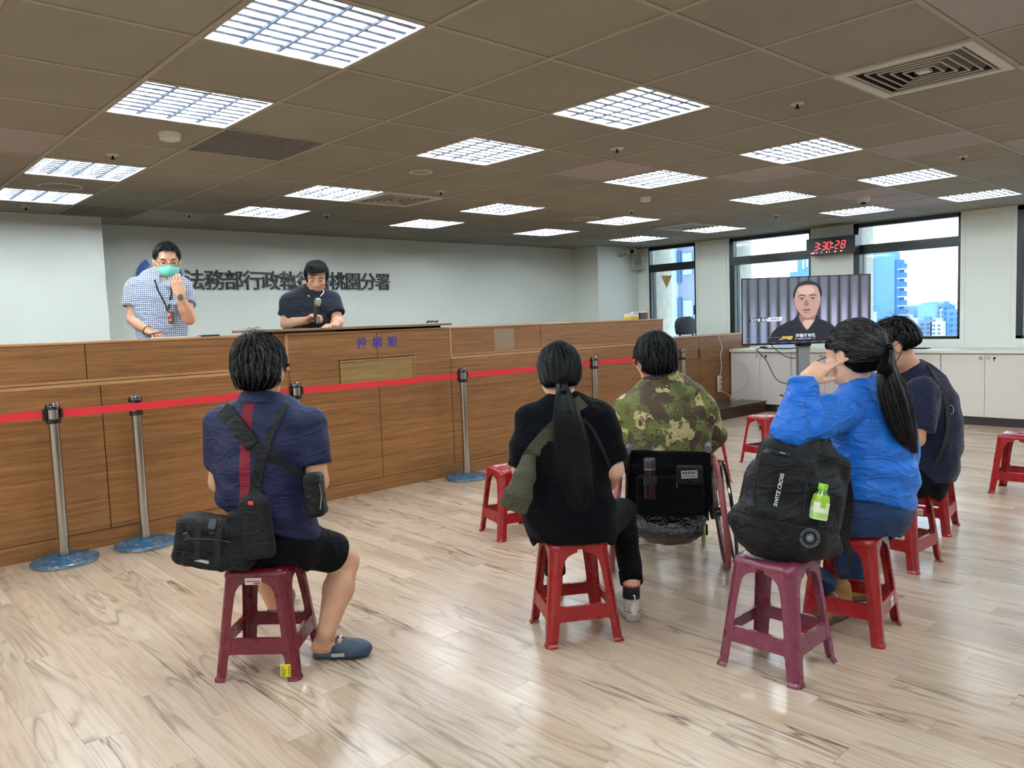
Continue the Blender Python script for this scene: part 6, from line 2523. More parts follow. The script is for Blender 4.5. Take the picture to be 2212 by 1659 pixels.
def pony(r, pts, rx, ry, side, n, seed, name='ponytail', grey=0.0):
    F = Field(0.02)
    F.add(loft(pts, np.array(rx)*0.84, ry, side), 0.02)
    dv = _n(np.array(pts[-1])-np.array(pts[0]))
    sv = _n(side)
    F.disp(lambda P: 0.004-0.0012*vnoise(P, 18, seed))
    skin(name, [(F, 0.005)], M_HAIR, r)
    rs = np.random.RandomState(seed)
    P = [np.array(p, float) for p in pts]
    K = 9
    tt = np.linspace(0, len(P)-1.001, K)
    cen = np.array([P[int(t_)]*(1-(t_-int(t_)))+P[int(t_)+1]*(t_-int(t_)) for t_ in tt])
    rxx = np.interp(tt, range(len(P)), rx)
    ryy = np.interp(tt, range(len(P)), ry)
    nv = np.cross(dv, sv)
    a = rs.rand(n)*2*math.pi
    rr = 0.86+rs.rand(n)*0.26
    wob = np.cumsum(rs.normal(0, 0.06, (n, K)), axis=1)+rs.normal(0, 0.22, (n, 1))*np.linspace(0, 1, K)[None]**2
    u = np.cos(a)[:, None]*rr[:, None]+wob
    v = np.sin(a)[:, None]*rr[:, None]
    paths = cen[None]+sv*(u*rxx[None])[..., None]+nv*(v*ryy[None])[..., None]
    ln = (0.82+0.30*rs.rand(n))[:, None, None]
    paths = paths[:, :1]+(paths-paths[:, :1])*ln
    strand_mesh(name+'_strands', paths, 0.0009, [M_HAIR2, M_HGREY], r, mi=(rs.rand(n) < grey).astype(int))
    return F


def brows(H, r):
    for sx in (-1, 1):
        b = MB().tube([H(sx*0.016, 0.087, 0.030), H(sx*0.032, 0.084, 0.036), H(sx*0.048, 0.072, 0.031)], [0.003, 0.0035, 0.002], 6)
        b.build('eyebrow', M_HAIR, r, world=True)
        b = MB().tube([H(sx*0.018, 0.085, 0.009), H(sx*0.031, 0.086, 0.007), H(sx*0.044, 0.079, 0.009)], [0.0015, 0.0026, 0.0015], 6)
        b.build('eye', M_INK, r, world=True)


def glasses(H, r, m, half=True):
    g = MB()
    for sx in (-1, 1):
        pts = []
        for q in range(16):
            a = 2*math.pi*q/16
            x = sx*0.033+0.024*math.copysign(abs(math.cos(a))**0.6, math.cos(a))
            z = 0.008+0.015*math.copysign(abs(math.sin(a))**0.6, math.sin(a))
            pts.append(H(x, 0.104-abs(x)*0.12, z))
        g.tube(pts, 0.0016, 6, closed=True)
        g.tube([H(sx*0.057, 0.097, 0.014), H(sx*0.078, 0.05, 0.016), H(sx*0.082, 0.0, 0.014)], 0.0018, 6)
    g.tube([H(-0.010, 0.103, 0.012), H(0.010, 0.103, 0.012)], 0.0018, 6)
    g.build('glasses', m, r, world=True)


# ================================================================ woman with a long ponytail
def build_B():
    r = empty('person', (2.42, 2.29, 0.43), label='seated woman in a black T-shirt with a very long black ponytail, back to the viewer', cat='person')
    d = 3.38
    Hd = Frame(at(1207, 808, d), _n(CF-CR*0.08-np.array([0, 0, 0.05])), (0, 0, 1), 1.02)
    F = Field(0.02)
    head_prims(F, Hd)
    F.add(cap(at(1209, 830, d), at(1218, 880, d), 0.052, 0.058), 0.03)
    F.add(loft([at(1220, 885, d), at(1224, 960, d), at(1228, 1110, d)], [0.13, 0.16, 0.15], [0.08, 0.10, 0.11], CR), 0.03)
    sr, er, wr = at(1300, 905, d), at(1326, 1014, d-0.03), at(1300, 1062, d+0.20)
    sl, el_, wl = at(1146, 905, d), at(1128, 1015, d), at(1165, 1066, d+0.22)
    for s_, e_, w_ in ((sr, er, wr), (sl, el_, wl)):
        F.add(cap(s_, e_, 0.050, 0.043), 0.02)
        F.add(cap(e_, e_*0.5+w_*0.5, 0.043, 0.042), 0.015)
        F.add(cap(e_*0.5+w_*0.5, w_, 0.042, 0.026), 0.015)
    hand_prims(F, wr, wr-er, (0, 0, -1), 1, (0.5,)*4)
    hand_prims(F, wl, wl-el_, (0, 0, -1), -1, (0.5,)*4)
    kn, an = at(1343, 1108, 3.74), at(1364, 1255, 3.53)
    heel = gnd(1372, 1346)
    fdir = _n(np.array([CF[0], CF[1], 0])*1.0+np.array([CR[0], CR[1], 0])*(-0.12))
    F.add(cap(an, heel+fdir*0.06+np.array([0, 0, 0.06]), 0.036, 0.036), 0.02)
    kl, al = at(1185, 1112, 3.80), at(1199, 1235, 3.84)
    h2 = gnd(1204, 1302)
    F.add(cap(al, h2+fdir*0.06+np.array([0, 0, 0.07]), 0.036, 0.036), 0.02)
    F.add(cap(kn, an, 0.05, 0.036), 0.02)
    F.add(cap(kl, al, 0.05, 0.036), 0.02)
    F.add(cap(at(1275, 1125, d), kn, 0.07, 0.052), 0.03)
    F.add(cap(at(1200, 1125, d), kl, 0.07, 0.052), 0.03)
    skin('body', split_field(F, [(Hd.o, 0.145)], 0.009, 0.005), SKIN_B, r)
    Sh = Field(0.025)
    Sh.add(loft([at(1213, 862, d), at(1219, 880, d), at(1224, 906, d), at(1226, 950, d), at(1222, 1005, d), at(1222, 1060, d), at(1230, 1110, d+0.01), at(1236, 1150, d+0.02), at(1236, 1175, d+0.02)],
                [0.056, 0.125, 0.185, 0.200, 0.190, 0.190, 0.200, 0.198, 0.17], [0.056, 0.085, 0.118, 0.135, 0.145, 0.160, 0.175, 0.170, 0.15], CR), 0.02)
    Sh.plane(at(1236, 1162, d), -CU)
    Sh.sub(sleeve(sr-CR*0.01, er+CR*0.005, at(1322, 1002, d), 0.074, 0.072), 0.05)
    Sh.sub(sleeve(sl+CR*0.01, el_, at(1130, 1012, d), 0.074, 0.070), 0.05)
    Sh.cut(cap(at(1208, 800, d), at(1214, 866, d), 0.046, 0.050), 0.004)
    Sh.disp(folds(CR*0.4+CU*0.9, 48.0, 0.009, 21))
    TS = cloth_mat('black jersey', (6, 8, 12), 0.9, sheen=0.02, spec=0.08)
    skin('t_shirt', [(Sh, 0.0065)], TS, r, relax=2)
    Tr = Field(0.03)
    Tr.add(loft([at(1236, 1120, d+0.03), at(1237, 1150, d+0.03), at(1237, 1185, d+0.03)], [0.17, 0.19, 0.16], [0.13, 0.16, 0.13], CR), 0.02)
    Tr.add(cap(at(1285, 1128, d+0.03), kn, 0.100, 0.070), 0.03)
    Tr.add(cap(kn, an+CU*0.02, 0.068, 0.050), 0.02)
    Tr.add(cap(at(1195, 1128, d+0.03), kl, 0.098, 0.070), 0.03)
    Tr.add(cap(kl, al+CU*0.02, 0.068, 0.050), 0.02)
    Tr.plane(at(1366, 1262, 3.53), an-kn, lim=(an, 0.13))
    Tr.plane(al-CU*0.005, al-kl, lim=(al, 0.13))
    Tr.plane((0, 0, 0.4335), (0, 0, -1), lim=((2.42, 2.29, 0.36), 0.17))
    Tr.disp(folds(CU, 60.0, 0.004, 31))
    skin('trousers', [(Tr, 0.0075)], M_BLACKC, r, relax=2)
    for c_, a_ in ((an, kn), (al, kl)):
        Cf = Field(0.01)
        dv = _n(c_-a_)
        Cf.add(cap(c_-dv*0.045, c_+dv*0.01, 0.054, 0.052), 0.01)
        Cf.plane(c_+dv*0.012, dv)
        Cf.plane(c_-dv*0.052, -dv)
        Cf.cut(cap(c_-dv*0.1, c_+dv*0.1, 0.044, 0.042), 0.003)
        skin('rolled_cuff', [(Cf, 0.005)], M_BLACKC, r)
        dn = _n(heel+fdir*0.06+np.array([0, 0, 0.07])-c_) if c_ is an else _n(h2+fdir*0.06+np.array([0, 0, 0.07])-c_)
        MB().tube([c_+dn*0.0, c_+dn*0.075], [0.038, 0.039], 20).build('sock', mat('black sock', (16, 16, 18), 0.9), r, world=True)
        MB().tube([c_+dn*0.014, c_+dn*0.022], [0.0395, 0.0395], 20).build('sock_stripe', mat('red sock stripe', (150, 34, 46), 0.8), r, world=True)
        MB().tube([c_+dn*0.004, c_+dn*0.013], [0.0393, 0.0393], 20).build('sock_stripe', TRIMW, r, world=True)
    MW = mat('worn white shoe', (206, 204, 196), 0.55, vary=0.12, vscale=30, bump=0.15, bscale=90)
    MWs = mat('white shoe sole', (176, 174, 166), 0.5, vary=0.2, vscale=24)
    for hh, nm in ((heel, 1), (h2, 2)):
        o, H1, F1 = shoe('sneaker', hh-fdir*0.0, hh+fdir*0.26, r, [MW, MWs], 'sneaker', 0.98)
        g_ = [H1(0, 0.013, 0.10), H1(0, -0.006, 0.115), H1(0, 0.0, 0.128), H1(0, 0.018, 0.122)]
        MB().tube(smooth_path(g_), 0.003, 6).build('heel_loop', TRIMW, o, world=True)
        MB().tube([H1(0.038, 0.05, 0.045), H1(0.02, 0.005, 0.048), H1(-0.02, 0.005, 0.048), H1(-0.038, 0.05, 0.045)], 0.0028, 6).build('heel_trim', mat('grey shoe trim', (140, 140, 136), 0.5), o, world=True)
    # hair
    Hf, hc = hair_cap(Hd, r, 0.004, -0.055, 0.105, 0.002, back=0.01, seed=4)
    skin('hair', [(Hf, 0.0045)], M_HAIR, r)
    tie = Hd(0.005, -0.125, -0.025)

    def flow(P):
        v = tie-P
        return v/(np.linalg.norm(v, axis=1, keepdims=True)+1e-6)
    strands(Hd, Hf, hc, r, 2000, flow, 0.0, 6, 9, 0.012, off=0.002, jit=0.10)
    t0 = at(1213, 826, d-0.155)
    pony(r, [t0, at(1217, 850, 3.20), at(1224, 890, 3.19), at(1232, 950, 3.19), at(1237, 1000, 3.19), at(1243, 1040, 3.18), at(1250, 1078, 3.18)],
         [0.018, 0.026, 0.044, 0.054, 0.056, 0.046, 0.024], [0.016, 0.020, 0.020, 0.020, 0.018, 0.014, 0.008], CR, 1700, 12)
    MB().tube([t0+CR*0.022*math.cos(q*2*math.pi/14)+CF*0.022*math.sin(q*2*math.pi/14) for q in range(14)], 0.006, 6, closed=True).build('hair_tie', M_BLACKC, r, world=True)
    Mk = Field(0.01)
    Mk.add(Hd.ell((0, 0.030, -0.040), (0.069, 0.078, 0.060)), 0.01)
    Mk.cut(Hd.box((0, -0.06, 0), (0.2, 0.08, 0.2), 0.01), 0.003)
    MSK = mat('white face mask', (222, 226, 226), 0.8)
    skin('face_mask', [(Mk, 0.005)], MSK, r)
    for sx in (-1, 1):
        MB().tube([Hd(sx*0.066, 0.035, -0.02), Hd(sx*0.080, 0.012, 0.0), Hd(sx*0.086, -0.022, 0.01), Hd(sx*0.082, -0.02, -0.02), Hd(sx*0.066, 0.03, -0.055)], 0.002, 6).build('mask_loop', MSK, r, world=True)
    # olive cross body bag
    OL = cloth_mat('olive canvas', (66, 66, 50), 0.8, 500, 0.4)
    bg_ = empty('crossbody_bag', tuple(at(1120, 1060, 3.3)), label='olive canvas crossbody bag on the left hip of the ponytail woman', cat='bag')
    pth = path_on(Sh, [(1262, 868), (1240, 890), (1210, 918), (1180, 948), (1155, 978), (1140, 1002)], 0.007, 6)
    MB().ribbon(pth, [-CF]*len(pth), 0.075, 0.005).build('strap', OL, bg_, world=True)
    Bf = Field(0.015)
    Bf.add(loft([at(1142, 990, 3.24), at(1133, 1030, 3.21), at(1120, 1070, 3.20), at(1108, 1095, 3.21)], [0.032, 0.044, 0.056, 0.062], [0.016, 0.028, 0.034, 0.022], CR+CU*(-0.25)), 0.015)
    Bf.disp(lambda P: -0.004*vnoise(P, 30, 4))
    skin('bag_body', [(Bf, 0.005)], OL, bg_)
    pth = path_on(Sh, [(1262, 905), (1285, 935), (1308, 985), (1318, 1010)], 0.004, 5)
    if len(pth) > 2:
        MB().ribbon(pth, [-CF]*len(pth), 0.014, 0.003).build('thin_strap', M_WEB, bg_, world=True)


build_B()


# ================================================================ person in the wheelchair and the wheelchair
def camo():
    m, n, l, b = newmat('camouflage print')
    t = NT(m)
    P = t.obj()
    w = t.noise(P, 9.0, 2.0, 0.5, 0.5)
    v = n.new('ShaderNodeTexVoronoi')
    v.inputs['Scale'].default_value = 15.0
    ad = n.new('ShaderNodeVectorMath')
    ad.operation = 'ADD'
    sc = n.new('ShaderNodeVectorMath')
    sc.operation = 'SCALE'
    nz = n.new('ShaderNodeTexNoise')
    nz.inputs['Scale'].default_value = 16.0
    nz.inputs['Detail'].default_value = 3
    l.new(P, nz.inputs['Vector'])
    l.new(nz.outputs['Color'], sc.inputs[0])
    sc.inputs['Scale'].default_value = 0.075
    l.new(P, ad.inputs[0])
    l.new(sc.outputs[0], ad.inputs[1])
    l.new(ad.outputs[0], v.inputs['Vector'])
    hx, hy, hz = t.sep(v.outputs['Color'])
    green = lin((98, 106, 36))
    green2 = lin((72, 80, 32))
    brown = lin((62, 44, 26))
    cream = lin((192, 176, 120))
    c = t.ramp(hx, [(0.0, cream), (0.22, green), (0.50, green2), (0.64, brown), (1.0, brown)], 'CONSTANT')
    n2 = t.noise(P, 26.0, 3, 0.6, 0.4)
    c = t.mix(t.ramp(n2, [(0.60, (0,)*3), (0.62, (1,)*3)]), c, lin((96, 74, 40)))
    # little rosettes
    v2 = n.new('ShaderNodeTexVoronoi')
    v2.inputs['Scale'].default_value = 30.0
    l.new(ad.outputs[0], v2.inputs['Vector'])
    hh = t.sep(v2.outputs['Color'])[0]
    pick = t.math('GREATER_THAN', hh, 0.62)
    ring = t.math('MULTIPLY', t.math('LESS_THAN', v2.outputs['Distance'], 0.36), pick)
    dot = t.math('MULTIPLY', t.math('LESS_THAN', v2.outputs['Distance'], 0.13), pick)
    c = t.mix(ring, c, lin((62, 34, 26)))
    c = t.mix(dot, c, lin((214, 190, 160)))
    fine = t.noise(P, 160.0, 2, 0.7)
    c = t.mix(t.ramp(fine, [(0.4, (0.35,)*3), (0.6, (0,)*3)]), c, lin((60, 50, 26)))
    l.new(c, b.inputs['Base Color'])
    b.inputs['Roughness'].default_value = 0.7
    crease(t, P, b, t.noise(P, 500.0, 2), 0.2, 0.2)
    return m


def build_C():
    d = 4.22
    r = empty('person', tuple(at(1437, 1040, d)), label='person in a camouflage patterned shirt sitting in the wheelchair, short black hair', cat='person')
    Hd = Frame(at(1413, 780, d-0.01), _n(CF-CR*0.42-np.array([0, 0, 0.10])), (0, 0, 1), 1.12)
    F = Field(0.02)
    head_prims(F, Hd)
    F.add(cap(at(1418, 805, d), at(1424, 848, d), 0.066, 0.072), 0.03)
    F.add(loft([at(1428, 855, d), at(1436, 930, d), at(1440, 1060, d+0.03)], [0.16, 0.19, 0.18], [0.10, 0.12, 0.13], CR), 0.03)
    sr, er, wr = at(1520, 885, d), at(1541, 942, d+0.12), at(1500, 985, d+0.42)
    sl, el_, wl = at(1350, 885, d), at(1338, 975, d+0.05), at(1365, 1000, d+0.34)
    for s_, e_, w_, sg in ((sr, er, wr, 1), (sl, el_, wl, -1)):
        F.add(cap(s_, e_, 0.055, 0.046), 0.02)
        F.add(cap(e_, w_, 0.046, 0.028), 0.015)
        hand_prims(F, w_, w_-e_, (0, 0, -1), sg, (0.5,)*4)
    hipy = 1062
    for x0, x1 in ((1475, 1480), (1402, 1395)):
        k_ = at(x1, hipy-8, d+0.45)
        a_ = at(x1, hipy+88, d+0.62)
        F.add(cap(at(x0, hipy, d+0.05), k_, 0.08, 0.058), 0.03)
        F.add(cap(k_, a_, 0.055, 0.038), 0.02)
        F.add(cap(a_, a_+np.array([CF[0], CF[1], 0])*0.10-np.array([0, 0, 0.03]), 0.036, 0.034), 0.02)
    skin('body', split_field(F, [(Hd.o, 0.16)], 0.010, 0.0055), SKIN_A, r)
    Sh = Field(0.025)
    Sh.add(loft([at(1422, 828, d), at(1428, 842, d), at(1434, 862, d), at(1438, 895, d), at(1438, 935, d), at(1436, 970, d), at(1438, 1010, d+0.02)],
                [0.075, 0.160, 0.215, 0.240, 0.240, 0.235, 0.20], [0.070, 0.11, 0.135, 0.155, 0.165, 0.165, 0.15], CR), 0.02)
    Sh.plane(at(1438, 1000, d), -CU)
    Sh.sub(sleeve(sr-CR*0.01, er, at(1546, 952, d+0.13), 0.080, 0.072), 0.05)
    Sh.sub(sleeve(er, wr, er*0.4+wr*0.6, 0.068, 0.055), 0.03)
    Sh.sub(sleeve(sl+CR*0.01, el_, el_-CU*0.02, 0.078, 0.070), 0.05)
    Sh.sub(sleeve(el_, wl, el_*0.5+wl*0.5, 0.066, 0.055), 0.03)
    Sh.cut(cap(at(1413, 790, d), at(1424, 836, d), 0.060, 0.066), 0.004)
    Sh.disp(folds(CR*0.6+CU*0.7, 40.0, 0.008, 44))
    skin('patterned_shirt', [(Sh, 0.0070)], camo(), r, relax=2)
    Cl = Field(0.01)
    Cl.add(loft([at(1418, 806, d), at(1424, 844, d)], [0.078, 0.094], [0.074, 0.086], CR), 0.01)
    Cl.cut(loft([at(1414, 770, d), at(1418, 806, d), at(1424, 850, d)], [0.06, 0.068, 0.080], [0.06, 0.066, 0.076], CR), 0.003)
    Cl.plane(at(1420, 815, d), CU+CF*0.2)
    Cl.plane(at(1424, 838, d), -CU)
    skin('collar', [(Cl, 0.005)], mat('spotted brown collar', (64, 40, 32), 0.8, vary=0.8, vscale=160), r)
    Tr = Field(0.03)
    Tr.add(loft([at(1438, 1030, d+0.05), at(1438, hipy, d+0.05), at(1438, 1085, d+0.05)], [0.18, 0.19, 0.16], [0.14, 0.15, 0.12], CR), 0.02)
    for x0, x1 in ((1475, 1480), (1402, 1395)):
        Tr.add(cap(at(x0, hipy, d+0.08), at(x1, hipy-8, d+0.45), 0.098, 0.075), 0.03)
        Tr.add(cap(at(x1, hipy-8, d+0.45), at(x1, hipy+80, d+0.60), 0.072, 0.055), 0.03)
    skin('trousers', [(Tr, 0.009)], M_BLACKC, r, relax=2)
    for x1 in (1480, 1395):
        a_ = at(x1, hipy+88, d+0.62)
        hh = a_-np.array([0, 0, 0.085])-np.array([CF[0], CF[1], 0])*0.05
        shoe('shoe', hh, hh+np.array([CF[0], CF[1], 0]), r, [M_BLACKC, M_BEZ], 'sneaker', 0.95)
    Hf, hc = hair_cap(Hd, r, 0.008, -0.066, 0.112, 0.004, seed=9, ears=(-1, 1))
    skin('hair', [(Hf, 0.005)], M_HAIR, r)
    wh = Hd(0, -0.05, 0.12)

    def flow(P):
        v = P-wh
        v = v/(np.linalg.norm(v, axis=1, keepdims=True)+1e-6)
        return v+np.array([0, 0, -0.9])
    strands(Hd, Hf, hc, r, 1900, flow, 0.02, 8, 6, 0.011, jit=0.28, zlim=-0.095)
    glasses(Hd, r, M_STEEL)
    # ---------------- wheelchair
    w = empty('wheelchair', tuple(gnd(1447, 1238)), label='black manual wheelchair with reddish tyres carrying the person in the camouflage shirt', cat='wheelchair')
    FW = at(1475, 900, 1.0)-np.array([0, 0, EYE])
    FW = _n(np.array([FW[0], FW[1], 0]))
    RW = np.array([FW[1], -FW[0], 0])
    Z3 = np.array([0, 0, 1.0])
    TY = mat('dusty red tyre', (150, 74, 78), 0.6)
    for sx, pc, nm in ((1, at(1556, 1122, 4.17), 'right'), (-1, at(1331, 1122, 4.20), 'left')):
        R0 = 0.292
        c = np.array([pc[0], pc[1], R0+0.014])
        ax = _n(RW+FW*0.045*(1)+Z3*0.10*sx)
        up = _n(Z3-ax*(Z3@ax))
        fw = np.cross(up, ax)
        def circ(rad, off, n=40):
            return [c+ax*off+up*rad*math.cos(2*math.pi*q/n)+fw*rad*math.sin(2*math.pi*q/n) for q in range(n)]
        wl_ = MB().tube(circ(R0, 0), 0.0145, 8, closed=True).build('wheel', TY, w, world=True)
        MB().tube(circ(R0-0.022, 0), 0.008, 6, closed=True).build('rim', M_BEZ, wl_, world=True)
        MB().tube(circ(R0-0.030, 0.045*sx), 0.0095, 8, closed=True).build('hand_rim', M_GLOSSB, wl_, world=True)
        MB().tube([c-ax*0.035, c+ax*0.035], 0.024, 12).build('hub', M_BEZ, wl_, world=True)
        sp = MB()
        for q in range(24):
            a = 2*math.pi*q/24
            sp.tube([c+ax*0.02*(1 if q % 2 else -1), c+up*(R0-0.024)*math.cos(a)+fw*(R0-0.024)*math.sin(a)], 0.0016, 4)
        sp.build('spokes', M_STEEL, wl_, world=True)
        # back cane and push handle
        px = 1529 if sx > 0 else 1358
        top = at(px, 962 if sx > 0 else 966, d-0.20)
        bot = at(px+(12 if sx > 0 else -4), 1120, d-0.12)
        MB().tube([top, top*0.4+bot*0.6, bot], 0.012, 8).build('back_cane', M_BEZ, w, world=True)
        MB().tube([top+FW*0.02, top-FW*0.03, top-FW*0.10+Z3*(-0.005)], [0.016, 0.017, 0.018], 12).build('push_handle', mat('grey rubber grip', (88, 90, 92), 0.6), w, world=True)
        # side frame
        sf = MB()
        b0 = np.array([*(c-ax*0.07*sx)[:2], 0.42])
        sf.tube(smooth_path([bot, b0-FW*0.02, b0+FW*0.38, b0+FW*0.48-Z3*0.12, b0+FW*0.55-Z3*0.30]), 0.012, 8)
        sf.tube(smooth_path([b0-Z3*0.14, b0-Z3*0.16+FW*0.20, b0-Z3*0.18+FW*0.42]), 0.012, 8)
        sf.tube([b0-Z3*0.02, b0-Z3*0.16], 0.012, 8)
        sf.build('side_frame', M_BEZ, w, world=True)
        MB().ribbon([b0+Z3*0.20-FW*0.05, b0+Z3*0.205+FW*0.25], Z3, 0.05, 0.03).build('armrest', M_BLACKC, w, world=True)
        MB().tube([b0+Z3*0.19+FW*0.10, b0+FW*0.10], 0.010, 8).build('armrest_post', M_BEZ, w, world=True)
        cc = b0+FW*0.42
        cc[2] = 0.062
        cc = cc+RW*(-0.01*sx)
        cir = [cc+Z3*0.052*math.cos(2*math.pi*q/20)+FW*0.052*math.sin(2*math.pi*q/20) for q in range(20)]
        cs = MB().tube(cir, 0.010, 8, closed=True).build('caster', mat('lime caster '+nm, (150, 170, 60), 0.4), w, world=True)
        MB().tube([cc-RW*0.012, cc+RW*0.012], 0.038, 16).build('caster_hub', mat('lime hub '+nm, (120, 140, 60), 0.4), cs, world=True)
        MB().tube([cc+RW*0.02, cc+RW*0.02+Z3*0.06, cc+Z3*0.07, cc+Z3*0.20], 0.008, 6).build('caster_fork', M_BEZ, cs, world=True)
        MB().ribbon([b0+FW*0.56-Z3*0.31-RW*0.12*sx-FW*0.05, b0+FW*0.56-Z3*0.31-RW*0.12*sx+FW*0.10], Z3, 0.14, 0.012).build('footrest', M_BEZ, w, world=True)
    Bk = Field(0.02)
    Bk.add(loft([at(1443, 966, d-0.215), at(1443, 1010, d-0.20), at(1443, 1060, d-0.18), at(1443, 1105, d-0.17)], [0.215, 0.220, 0.215, 0.205], [0.020, 0.022, 0.030, 0.030], RW), 0.02)
    Bk.plane(at(1443, 973, d-0.2), CU)
    Bk.disp(lambda P: -0.003*vnoise(P, 16, 8))
    skin('back_upholstery', [(Bk, 0.006)], M_BLACKC, w)
    St = Field(0.02)
    St.add(rbox(at(1440, 1108, d+0.08), (0.20, 0.20, 0.03), 0.02, np.array([RW, FW, Z3])), 0.01)
    skin('seat', [(St, 0.009)], M_BLACKC, w)
    Pk = Field(0.02)
    Pk.add(rbox(at(1447, 1070, d-0.225), (0.17, 0.105, 0.028), 0.024, np.array([RW, Z3, -FW])), 0.01)
    Pk.disp(lambda P: -0.004*vnoise(P, 20, 8))
    skin('back_pocket', [(Pk, 0.006)], M_BLACKC, w)
    mm = mat('black plastic net bag', (14, 14, 16), 0.22, spec=0.8, bump=0.8, bscale=70)
    Nt = Field(0.02)
    Nt.add(loft([at(1443, 1118, d-0.12), at(1443, 1145, d-0.13), at(1443, 1166, d-0.12)], [0.195, 0.18, 0.13], [0.05, 0.07, 0.03], RW), 0.01)
    Nt.disp(lambda P: -0.006*vnoise(P, 30, 3)-0.004*vnoise(P, 70, 5))
    skin('net_bag', [(Nt, 0.006)], mm, w)
    Ax = np.array([RW, Z3, -FW])
    pc = at(1489, 1026, d-0.285)
    fl = Field(0.01)
    fl.add(rbox(pc, (0.066, 0.050, 0.014), 0.010, Ax), 0.01)
    fl_o = skin('flap_pocket', [(fl, 0.0045)], M_BAG, w)
    M_ = frame(pc-FW*0.016+np.array([0, 0, 0.008]), RW*0.995+Z3*0.05, Z3)
    MB().box(-0.040, 0.040, -0.022, 0.018, -0.001, 0.001, M=M_).build('grey_badge', mat('grey badge', (150, 152, 150), 0.5), fl_o, world=True)
    bb_ = MB()
    for q in range(5):
        bb_.box(-0.032+q*0.013, -0.024+q*0.013, 0.0, 0.012, 0.001, 0.0016, M=M_)
    bb_.box(-0.032, 0.030, -0.012, -0.009, 0.001, 0.0016, M=M_)
    bb_.build('badge_print', M_INK, fl_o, world=True)
    MB().tube(smooth_path([pc-RW*0.062-Z3*0.03, pc-RW*0.064-Z3*0.05, pc-RW*0.060-Z3*0.065]), 0.003, 6).build('zip_pull', M_STEEL, fl_o, world=True)
    # flask
    fb = at(1405, 1076, d-0.295)
    fk = empty('thermos_flask', tuple(fb), label='dark brown metal thermos flask strapped to the wheelchair back', cat='flask')
    MB().lathe([(0.028, 0.0), (0.030, 0.004), (0.030, 0.145), (0.027, 0.152)], n=24).build('flask_body', mat('brown metallic flask', (46, 28, 28), 0.3, metal=0.6), fk)
    MB().lathe([(0.029, 0.152), (0.030, 0.156), (0.031, 0.196), (0.026, 0.204), (0.001, 0.205)], n=24).build('lid', mat('mauve grey lid', (66, 58, 64), 0.35, metal=0.4), fk)
    MB().lathe([(0.0312, 0.148), (0.0312, 0.154)], n=24).build('steel_ring', M_STEEL, fk)
    MB().lathe([(0.0325, 0.070), (0.0325, 0.115)], n=24).build('elastic_band', M_WEB, fk)


build_C()
